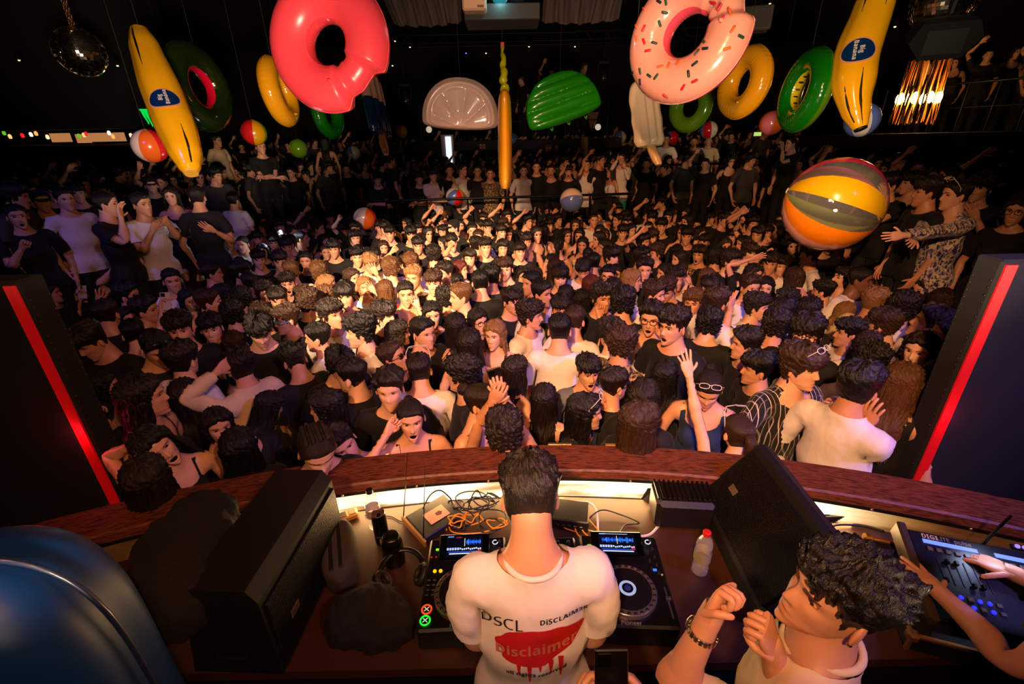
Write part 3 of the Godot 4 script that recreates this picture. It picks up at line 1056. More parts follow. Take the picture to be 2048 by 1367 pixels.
func arrays_mesh(v: PackedVector3Array, n: PackedVector3Array, c: PackedColorArray, ix: PackedInt32Array) -> ArrayMesh:
	var a := []
	a.resize(Mesh.ARRAY_MAX)
	a[Mesh.ARRAY_VERTEX] = v; a[Mesh.ARRAY_NORMAL] = n
	if c.size(): a[Mesh.ARRAY_COLOR] = c
	a[Mesh.ARRAY_INDEX] = ix
	var m := ArrayMesh.new()
	m.add_surface_from_arrays(Mesh.PRIMITIVE_TRIANGLES, a)
	return m

# ---- the head, lofted; features by small bumps. y from chin to crown, z to the face
const HW := [-0.118, 0.013, -0.104, 0.034, -0.07, 0.054, -0.035, 0.063, 0.0, 0.0695, 0.035, 0.0735, 0.065, 0.0705, 0.088, 0.057, 0.106, 0.034, 0.118, 0.001]
const HF := [-0.118, 0.070, -0.104, 0.084, -0.07, 0.086, -0.035, 0.087, 0.0, 0.084, 0.035, 0.090, 0.065, 0.088, 0.09, 0.070, 0.108, 0.038, 0.118, 0.001]
const HB := [-0.118, -0.040, -0.104, -0.018, -0.07, 0.03, -0.035, 0.062, 0.0, 0.084, 0.035, 0.098, 0.065, 0.098, 0.09, 0.080, 0.108, 0.048, 0.118, 0.001]

func bump(x: float, y: float, cx: float, cy: float, rx: float, ry: float) -> float:
	var a := (x - cx) / rx
	var b := (y - cy) / ry
	var d := a * a + b * b
	return exp(-d) if d < 9.0 else 0.0

func face_relief(x: float, y: float, mouth: float, fem: bool) -> float:
	var ax := absf(x)
	var z := 0.0
	if y > -0.05 and y < 0.035:
		var h := 0.0
		if y > -0.029: h = lerpf(0.021, 0.003, smoothstep(-0.029, 0.03, y))
		else: h = lerpf(0.021, 0.0, smoothstep(-0.029, -0.046, y))
		var wd := lerpf(0.0125, 0.0075, smoothstep(-0.03, 0.005, y))
		z += h * exp(-x * x / (wd * wd)) * (0.85 if fem else 1.0)
	z -= 0.010 * bump(ax, y, 0.031, 0.009, 0.017, 0.011)
	z += (0.002 if fem else 0.0045) * bump(ax, y, 0.03, 0.031, 0.024, 0.008)
	z += 0.004 * bump(ax, y, 0.045, -0.02, 0.018, 0.014)
	z += 0.0045 * bump(x, y, 0, -0.061, 0.019, 0.005) + 0.005 * bump(x, y, 0, -0.076 - mouth * 0.012, 0.017, 0.006)
	if mouth > 0.0: z -= 0.028 * bump(x, y, 0, -0.072, 0.017, 0.011 * mouth)
	else: z -= 0.003 * bump(x, y, 0, -0.0685, 0.024, 0.0022)
	z += 0.006 * bump(x, y, 0, -0.107, 0.018, 0.012)
	z -= 0.004 * bump(ax, y, 0.048, -0.055, 0.014, 0.022)
	return z

func head_point(a: float, y: float, grow := 0.0) -> Vector3:
	var w := table(HW, y) + grow
	var z := (table(HF, y) if cos(a) > 0 else table(HB, y)) + grow
	var sa := sin(a)
	return Vector3(w * signf(sa) * pow(absf(sa), 0.9), y, z * signf(cos(a)) * pow(absf(cos(a)), 0.86))

func face_at(x: float, y: float, mouth: float, fem: bool) -> Vector3:
	var w := table(HW, y)
	var sa := pow(clampf(absf(x) / w, 0, 1), 1.0 / 0.9)
	return Vector3(x, y, table(HF, y) * pow(sqrt(1 - sa * sa), 0.86) + face_relief(x, y, mouth, fem))

var head_cache := {}

func head_mb(lod: int, fem: bool, mouth: float) -> MB:
	var key := "%d%s%.1f" % [lod, fem, mouth]
	if head_cache.has(key): return head_cache[key]
	var m := MB.new()
	var nr: int = [48, 30, 20][lod]
	var nc: int = [48, 32, 20][lod]
	var rows := []
	var cols := []
	for j in nr + 1:
		var y := lerpf(-0.1178, 0.1178, float(j) / nr)
		var row := PackedVector3Array()
		for i in nc:
			var t := -1.0 + 2.0 * i / nc
			var a := PI * (0.55 * t + 0.45 * t * t * t)
			var p := head_point(-a, y)
			var fr := smoothstep(0.15, 0.5, cos(a))
			if fr > 0.0: p.z += face_relief(p.x, y, mouth, fem) * fr
			if fem: p.x *= 0.965
			row.append(p)
			var c := Color(0.8, 0.8, 0.8)
			if fr > 0.0:
				var lip := maxf(bump(p.x, y, 0, -0.0625, 0.023, 0.0045), bump(p.x, y, 0, -0.0755 - mouth * 0.014, 0.02, 0.0055))
				c = c.lerp(Color(0.62, 0.33, 0.31) if fem else Color(0.66, 0.44, 0.40), smoothstep(0.35, 0.7, lip))
				if mouth > 0.0: c = c.lerp(Color(0.22, 0.06, 0.05), smoothstep(0.45, 0.8, bump(p.x, y, 0, -0.0705, 0.018, 0.010 * mouth)))
				if lod > 0:
					c = c.lerp(Color(0.1, 0.07, 0.05), smoothstep(0.3, 0.6, bump(absf(p.x), y, 0.031, 0.008, 0.013, 0.0055)))
				if lod > 1:
					c = c.lerp(Color(0.12, 0.08, 0.06), smoothstep(0.3, 0.6, bump(absf(p.x), y, 0.031, 0.028, 0.017, 0.006)))
			cols.append(c)
		rows.append(row)
	m.grid(rows, true, false, true)
	for i in cols.size(): m.c[i] = cols[i]
	for i in range(cols.size(), m.c.size()): m.c[i] = Color(0.8, 0.8, 0.8)
	# ears
	m.tint = Color(0.8, 0.76, 0.74)
	for s in [-1, 1]:
		var at := Transform3D(Basis.from_euler(Vector3(-0.2, 0.45 * s, 0.12 * s)) * Basis.from_scale(Vector3(0.008, 0.031, 0.017)), Vector3(0.0735 * s, -0.004, -0.012))
		m.ball(at, [12, 8, 6][lod], [8, 6, 5][lod])
		if lod == 0:
			m.tint = Color(0.8, 0.7, 0.67)
			m.ball(Transform3D(Basis.from_euler(Vector3(-0.2, 0.45 * s, 0.12 * s)) * Basis.from_scale(Vector3(0.004, 0.022, 0.011)), Vector3(0.0785 * s, -0.002, -0.008)), 8, 6)
			m.tint = Color(0.8, 0.76, 0.74)
	if lod < 2:
		for s in [-1, 1]:
			# brows, as raised ribbons
			m.tint = Color(0.10, 0.07, 0.05)
			var f := m.v.size()
			for i in 7:
				var x: float = s * lerpf(0.013, 0.051, i / 6.0)
				var y := 0.0265 + 0.0045 * sin(i / 6.0 * PI * 0.8) - (0.002 if i == 0 else 0.0)
				var th := (0.0032 if fem else 0.0046) * (1.0 - 0.55 * i / 6.0)
				var q := face_at(x, y, mouth, fem)
				if fem: q.x *= 0.965
				m.vert(q + Vector3(0, -th, 0.0012)); m.vert(q + Vector3(0, 0, 0.0042)); m.vert(q + Vector3(0, th, 0.0012))
			for i in 6:
				for k in 2:
					var a := f + i * 3 + k
					if s > 0: m.quad(a, a + 3, a + 4, a + 1)
					else: m.quad(a, a + 1, a + 4, a + 3)
	if lod == 0:
		for s in [-1, 1]:
			# eyes: a low dome cut like an almond, iris in the middle
			var c := face_at(0.031 * s, 0.0085, mouth, fem) + Vector3(0, 0, 0.001)
			if fem: c.x *= 0.965
			var rr := [0.0, 0.3, 0.32, 0.46, 0.48, 0.8, 1.0]
			var hue := [Color(0.02, 0.015, 0.01), Color(0.02, 0.015, 0.01), Color(0.16, 0.09, 0.05), Color(0.14, 0.08, 0.05), Color(0.92, 0.9, 0.88), Color(0.9, 0.87, 0.84), Color(0.25, 0.16, 0.13)]
			var f := m.v.size()
			for k in rr.size():
				for i in 12:
					var a := TAU * i / 12
					m.tint = hue[k] if not (k == 6 and sin(a) > 0.1) else Color(0.05, 0.03, 0.03)
					var r: float = rr[k]
					m.vert(c + Vector3(cos(a) * 0.0145 * r, sin(a) * (0.0062 if k > 3 else 0.0135) * r * (1.0 if k > 3 else 0.9), 0.0045 * sqrt(1.0 - r * r * 0.96) - 0.004 * absf(cos(a) * r)))
			for k in rr.size() - 1:
				for i in 12:
					var j := (i + 1) % 12
					m.quad(f + k * 12 + i, f + k * 12 + 12 + i, f + k * 12 + 12 + j, f + k * 12 + j)
	head_cache[key] = m
	return m

# ---- hands: palm and five bent fingers along +y, palm to +z, thumb to +x
var hand_cache := {}
const CURL := {"relaxed": [18, 24, 18, 0.25], "open": [4, 6, 4, 1.0], "fist": [80, 95, 65, 0.0], "grip": [42, 48, 30, 0.2], "point": [78, 95, 65, 0.1], "flat": [8, 12, 8, 0.35]}

func hand_mb(kind: String, lod: int, left: bool) -> MB:
	var key := "%s%d%s" % [kind, lod, left]
	if hand_cache.has(key): return hand_cache[key]
	var m := MB.new()
	m.tint = Color(0.8, 0.78, 0.77)
	var sides: int = [9, 6, 4][lod]
	var rows := []
	for j in 8:                                     # palm, as rounded sections from the wrist up
		var t := j / 7.0
		var row := PackedVector3Array()
		var w: float = table([0.0, 0.024, 0.25, 0.031, 0.6, 0.041, 0.9, 0.041, 1.0, 0.034], t)
		var d: float = table([0.0, 0.020, 0.4, 0.0155, 0.9, 0.012, 1.0, 0.008], t)
		for i in 10:
			var a := TAU * i / 10
			row.append(Vector3(signf(cos(a)) * pow(absf(cos(a)), 0.7) * w, -0.012 + t * 0.11, signf(sin(a)) * pow(absf(sin(a)), 0.8) * d + 0.004 * t))
		rows.append(row)
	m.grid(rows, true, true, true)
	var cu: Array = CURL[kind]
	for fi in 5:
		var base := Vector3([0.029, 0.0105, -0.0095, -0.0275, 0.030][fi], [0.092, 0.096, 0.092, 0.083, 0.028][fi], 0.002)
		var length: float = [0.072, 0.080, 0.075, 0.058, 0.062][fi]
		var r: float = [0.0088, 0.009, 0.0086, 0.0076, 0.0102][fi]
		var spread: float = [0.16, 0.04, -0.08, -0.22, 0.0][fi] * (0.35 + cu[3] * 1.1)
		var dir := Vector3(sin(spread), cos(spread), 0)
		var axis := dir.cross(Vector3(0, 0, 1)).normalized()      # bends towards the palm
		var bend := [cu[0], cu[1], cu[2]]
		if kind == "point" and fi == 0: bend = [4, 6, 4]
		if fi == 4:
			dir = Vector3(0.68, 0.66, 0.32).normalized() if kind != "fist" and kind != "point" else Vector3(0.25, 0.72, 0.62).normalized()
			axis = Vector3(0.5, -0.3, 0.8).cross(dir).normalized()
			if kind == "open" or kind == "flat": dir = Vector3(0.82, 0.55, 0.12).normalized()
			bend = [0, 12, 18] if kind != "fist" else [0, 40, 40]
			axis = dir.cross(Vector3(-0.6, 0.3, 0.75)).normalized()
		var path := PackedVector3Array([base - dir * 0.012])
		var rad := PackedFloat32Array([r * 0.95])
		var p := base
		var d := dir
		for b in 3:
			var g: float = deg_to_rad(bend[b])
			if fi < 4 or b > 0: d = d.rotated(axis, g)
			var seg: float = length * [0.45, 0.31, 0.24][b]
			path.append(p + d * seg * 0.12)
			rad.append(r * [1.02, 0.97, 0.88][b])
			p += d * seg
			path.append(p - d * seg * 0.12)
			rad.append(r * [0.93, 0.88, 0.74][b])
		path.append(p + d * r * 0.3)
		rad.append(r * 0.42)
		if lod == 2: 
			path = PackedVector3Array([path[0], path[2], path[4], path[7]])
			rad = PackedFloat32Array([r, r, r * 0.9, r * 0.6])
		m.tube(path, rad, sides)
		if lod == 0:        # a nail
			var nd := axis.cross(d).normalized() * (1.0 if fi < 4 else 1.0)
			var at := p - d * r * 0.55 - nd * r * 0.55
			m.tint = Color(0.86, 0.74, 0.70)
			m.ball(Transform3D(Basis(axis * r * 0.62, d * r * 0.85, axis.cross(d) * r * 0.3), at), 8, 5)
			m.tint = Color(0.8, 0.78, 0.77)
	if left:
		for i in m.v.size():
			m.v[i].x *= -1
			m.n[i].x *= -1
		for i in range(0, m.ix.size(), 3):
			var q := m.ix[i]
			m.ix[i] = m.ix[i + 1]
			m.ix[i + 1] = q
	var nn := m.n
	for i in nn.size(): nn[i] = nn[i].normalized()
	m.n = nn
	hand_cache[key] = m
	return m

var skins := {}

func skin_of(kind: String, fem: bool, lod: int) -> Pelt:
	var key := "%s%s%d" % [kind, fem, lod]
	if skins.has(key): return skins[key]
	var s: Pelt
	if kind == "body": s = body_skin(fem, [0.0125, 0.027, 0.036][lod])
	else: s = cloth_skin(skin_of("body", fem, lod), kind, fem)
	skins[key] = s
	return s

func body_mesh(fem: bool, lod: int, p: Pose, mouth: float, hands: Array, hl := -1) -> ArrayMesh:
	var s := skin_of("body", fem, lod)
	var q := posed(s, p)
	var v: PackedVector3Array = q[0]
	var n: PackedVector3Array = q[1]
	var c := s.c.duplicate()
	var ix := s.ix.duplicate()
	var add := func(m: MB, at: Transform3D) -> void:
		var f := v.size()
		v.append_array(at * m.v)
		n.append_array(Transform3D(at.basis.orthonormalized(), Vector3.ZERO) * m.n)
		c.append_array(m.c)
		var k := m.ix.duplicate()
		for i in k.size(): k[i] += f
		ix.append_array(k)
	var hm := head_mb(lod if hl < 0 else hl, fem, mouth)
	add.call(hm, p.head * Transform3D(Basis.from_scale(Vector3.ONE * (0.97 if fem else 1.02)), HEAD))
	for k in 2:
		add.call(hand_mb(hands[k], lod, k == 1), p.hand[k] * Transform3D(Basis.from_scale(Vector3.ONE * (0.88 if fem else 1.0)), Vector3.ZERO))
	for i in n.size(): n[i] = n[i].normalized()
	return arrays_mesh(v, n, c, ix)

func cloth_mesh(kind: String, fem: bool, lod: int, p: Pose) -> ArrayMesh:
	var s := skin_of(kind, fem, lod)
	var q := posed(s, p)
	return arrays_mesh(q[0], q[1], PackedColorArray(), s.ix)

# ---- hair, in the head's own space
var hair_cache := {}
var hn := FastNoiseLite.new()

func hair_mesh(style: String, lod: int) -> ArrayMesh:
	var key := style + str(lod)
	if hair_cache.has(key): return hair_cache[key]
	hn.seed = 11
	hn.fractal_octaves = 1
	var m := MB.new()
	var curly := style in ["curly", "curly_long", "curly_fade"]
	var nr: int = [44, 26, 14][lod] + (18 if curly and lod < 2 else 0)
	var nc: int = [72, 40, 22][lod] + (30 if curly and lod < 2 else 0)
	var rows := []
	for j in nr + 1:
		var y := lerpf(-0.10, 0.1179, float(j) / nr)
		if j > nr * 0.7: y = lerpf(lerpf(-0.10, 0.1179, 0.7), 0.1179, sin((float(j) / nr - 0.7) / 0.3 * PI / 2))
		var row := PackedVector3Array()
		for i in nc:
			var a := -PI + TAU * i / nc
			var d := rad_to_deg(absf(a))
			var line: float = table([0, 0.066, 30, 0.064, 50, 0.047, 66, 0.02, 78, -0.012, 90, 0.006, 104, -0.03, 130, -0.06, 180, -0.07], d)
			var top := 0.02
			var side := 0.006
			var jag := 0.0
			match style:
				"performer":
					top = 0.020; side = 0.006
				"crop": top = 0.014; side = 0.0028
				"buzz": top = 0.005; side = 0.002
				"fringe":
					top = 0.028; side = 0.006
					line = lerpf(0.030, line, smoothstep(38, 62, d)); jag = 0.012
				"fringe_long":
					top = 0.030; side = 0.016
					line = lerpf(0.020, line - 0.02, smoothstep(40, 75, d)); jag = 0.014
				"side":
					top = 0.028; side = 0.010
					line += 0.004 * sin(a)
				"curly_fade":
					top = 0.036; side = 0.004
					line = lerpf(0.040, line, smoothstep(35, 62, d)); jag = 0.012
				"curly":
					top = 0.036; side = 0.026
					line = lerpf(0.042, line - 0.012, smoothstep(40, 80, d)); jag = 0.012
				"curly_long":
					top = 0.03; side = 0.03
					line -= 0.03 * smoothstep(60, 90, d)
				"long", "wavy", "half":
					top = 0.016; side = 0.017
					line = lerpf(line, -0.10, smoothstep(58, 92, d)) - 0.004 + 0.012 * exp(-d * d / 60.0)
				"bun", "tail", "braids":
					top = 0.008; side = 0.006
				"cap": top = 0.016; side = 0.008
			hn.frequency = 1.0
			line += jag * (hn.get_noise_2d(a * 14.0, 3.0) * 1.1 + hn.get_noise_2d(a * 40.0, 9.0) * 0.8)
			hn.frequency = 1.0
			var g := smoothstep(-0.004, 0.010, y - line)
			var base := lerpf(side, top, smoothstep(0.02, 0.072, y + 0.012 * cos(a)))
			if style == "fringe" or style == "fringe_long" or style == "curly_fade": base = maxf(base, 0.015 * smoothstep(50, 20, d) * smoothstep(0.0, 0.03, y))
			var p := head_point(-a, y)
			var q := p - Vector3(0, -0.02, -0.008)
			var disp := 0.0
			if curly:
				hn.frequency = 34.0
				disp = base * (0.62 + 0.75 * absf(hn.get_noise_3dv(p * 1.0)) + 0.35 * hn.get_noise_3dv(p * 2.3)) + 0.004 * hn.get_noise_3dv(p * 0.35)
			else:
				hn.frequency = 1.0
				var strand := absf(hn.get_noise_2d(a * 9.0 + y * 42.0, y * 12.0)) * 1.5 + absf(hn.get_noise_2d(a * 24.0 + y * 70.0, y * 20.0)) * 0.8 - 0.55
				disp = base * (0.95 + (0.72 if base > 0.011 else 0.3) * strand)
				if base > 0.011: disp += 0.004 * hn.get_noise_2d(a * 70.0 + y * 60.0, y * 40.0)
			disp = lerpf(-0.007, disp, g)
			row.append(p + q.normalized() * disp)
		rows.append(row)
	m.grid(rows, true, false, true)
	if style in ["long", "wavy", "curly_long", "half"]:
		hn.frequency = 1.0
		var steps: int = [26, 16, 9][lod]
		var arcn: int = [60, 34, 16][lod]
		var reach := 0.50 if style != "half" else 0.24
		var sheet := []
		for j in steps + 1:
			var t := float(j) / steps
			var y := 0.05 - t * reach
			var rx: float = table([0, 0.087, 0.22, 0.091, 0.4, 0.098, 0.6, 0.112, 1.0, 0.082], t)
			var rz: float = table([0, 0.109, 0.2, 0.112, 0.4, 0.115, 0.55, 0.148, 1.0, 0.165], t)
			var span: float = deg_to_rad(lerpf(112.0, 84.0, smoothstep(0.25, 0.7, t)))
			var loop := PackedVector3Array()
			for half in 2:
				for i in arcn:
					var u := float(i) / (arcn - 1)
					var a := lerpf(-span, span, u if half == 0 else 1.0 - u)
					var th := 0.024 * (1.0 - 0.5 * t)
					var edge := absf(u * 2 - 1)
					var lock := 0.020 * absf(hn.get_noise_2d(a * 7.0 + t, t * 1.6)) + 0.012 * absf(hn.get_noise_2d(a * 24.0, t * 2.6)) - 0.009
					if style == "wavy": lock += 0.008 * sin(t * 22.0 + a * 5.0 + hn.get_noise_2d(a * 9, 4) * 3.0) * smoothstep(0.2, 0.6, t)
					if style == "curly_long":
						hn.frequency = 30.0
						lock = 0.022 * hn.get_noise_3d(a * 0.1, y * 1.2, 3) + 0.012 * hn.get_noise_3d(a * 0.25, y * 2.4, 8)
						hn.frequency = 1.0
					var k := (lock if half == 0 else -th * (1.0 - edge * edge * edge))
					loop.append(Vector3(sin(a) * (rx + k), y + 0.02 * edge * t + 0.07 * hn.get_noise_2d(a * 14.0, 7) * t * t, -cos(a) * (rz + k) - 0.004))
			sheet.append(loop)
		m.grid(sheet, true, false, true)
	if style == "bun":
		var rows2 := []
		for j in 13:
			var t := -PI / 2 + PI * j / 12
			var row := PackedVector3Array()
			for i in 20:
				var a := -TAU * i / 20
				hn.frequency = 40.0
				var p := Vector3(cos(t) * cos(a), sin(t), cos(t) * sin(a)) * 0.038
				row.append(Vector3(0, 0.075, -0.105) + p * (1.0 + 0.18 * hn.get_noise_3dv(p)))
			rows2.append(row)
		m.grid(rows2, true)
	if style == "tail":
		m.tube(curve([Vector3(0, 0.05, -0.10), Vector3(0, 0.055, -0.135), Vector3(0, 0.0, -0.15), Vector3(0, -0.1, -0.14), Vector3(0.005, -0.22, -0.135), Vector3(0.01, -0.30, -0.13)], 5), PackedFloat32Array([0.018, 0.022, 0.026, 0.028, 0.03, 0.031, 0.032, 0.033, 0.033, 0.034, 0.034, 0.034, 0.034, 0.034, 0.033, 0.032, 0.031, 0.030, 0.029, 0.027, 0.025, 0.022, 0.018, 0.013, 0.008, 0.003]), 10)
	if style == "braids":
		for s in 4:
			var x := -0.045 + 0.03 * s
			var path := PackedVector3Array()
			var rad := PackedFloat32Array()
			for i in 24:
				var t := i / 23.0
				var yy := lerpf(0.07, -0.06, t * t)
				var ang := lerpf(0.2, PI * 0.97, t)
				path.append(Vector3(x * (1.0 - 0.3 * t), 0.012 + cos(ang - 0.55) * 0.112, sin(0.55 - ang) * 0.112 + 0.0))
				rad.append(0.009 + 0.003 * absf(sin(i * 1.57)))
			m.tube(path, rad, 6)
	if style == "cap":
		var brim := PackedVector2Array()
		for i in 13: brim.append(Vector2(cos(PI * i / 12) * 0.075, sin(PI * i / 12) * 0.085 + 0.06))
		m.prism(brim, 0.006, Transform3D(Basis(Vector3(1, 0, 0), Vector3(0, -0.28, 0.96), Vector3(0, 0.96, 0.28)), Vector3(0, 0.058, 0)))
	var mesh := m.mesh()
	hair_cache[key] = mesh
	return mesh

var glasses_cache := {}

func glasses_mesh(wide: bool) -> ArrayMesh:      # two rims and temples, in the head's space at the eyes
	if glasses_cache.has(wide): return glasses_cache[wide]
	var m := MB.new()
	for s in [-1, 1]:
		var rim := PackedVector3Array()
		for i in 15:
			var a := TAU * i / 14
			var rx := 0.027 if wide else 0.024
			rim.append(Vector3(0.032 * s + signf(cos(a)) * pow(absf(cos(a)), 0.7) * rx, 0.007 + signf(sin(a)) * pow(absf(sin(a)), 0.7) * (0.015 if wide else 0.019), 0.094 - absf(0.032 + cos(a) * s * rx) * 0.12))
		m.tube(rim, 0.0022, 5)
		m.tube(PackedVector3Array([Vector3(0.058 * s, 0.012, 0.087), Vector3(0.076 * s, 0.012, 0.05), Vector3(0.08 * s, 0.008, -0.01), Vector3(0.078 * s, -0.008, -0.03)]), 0.0022, 5)
	m.tube(PackedVector3Array([Vector3(-0.01, 0.012, 0.094), Vector3(0, 0.015, 0.096), Vector3(0.01, 0.012, 0.094)]), 0.002, 5)
	var mesh := m.mesh()
	glasses_cache[wide] = mesh
	return mesh

func lens_mesh() -> ArrayMesh:
	if glasses_cache.has("lens"): return glasses_cache["lens"]
	var m := MB.new()
	for s in [-1, 1]:
		m.ball(Transform3D(Basis.from_scale(Vector3(0.026, 0.0155, 0.003)), Vector3(0.032 * s, 0.007, 0.0905)), 14, 6)
	glasses_cache["lens"] = m.mesh()
	return glasses_cache["lens"]

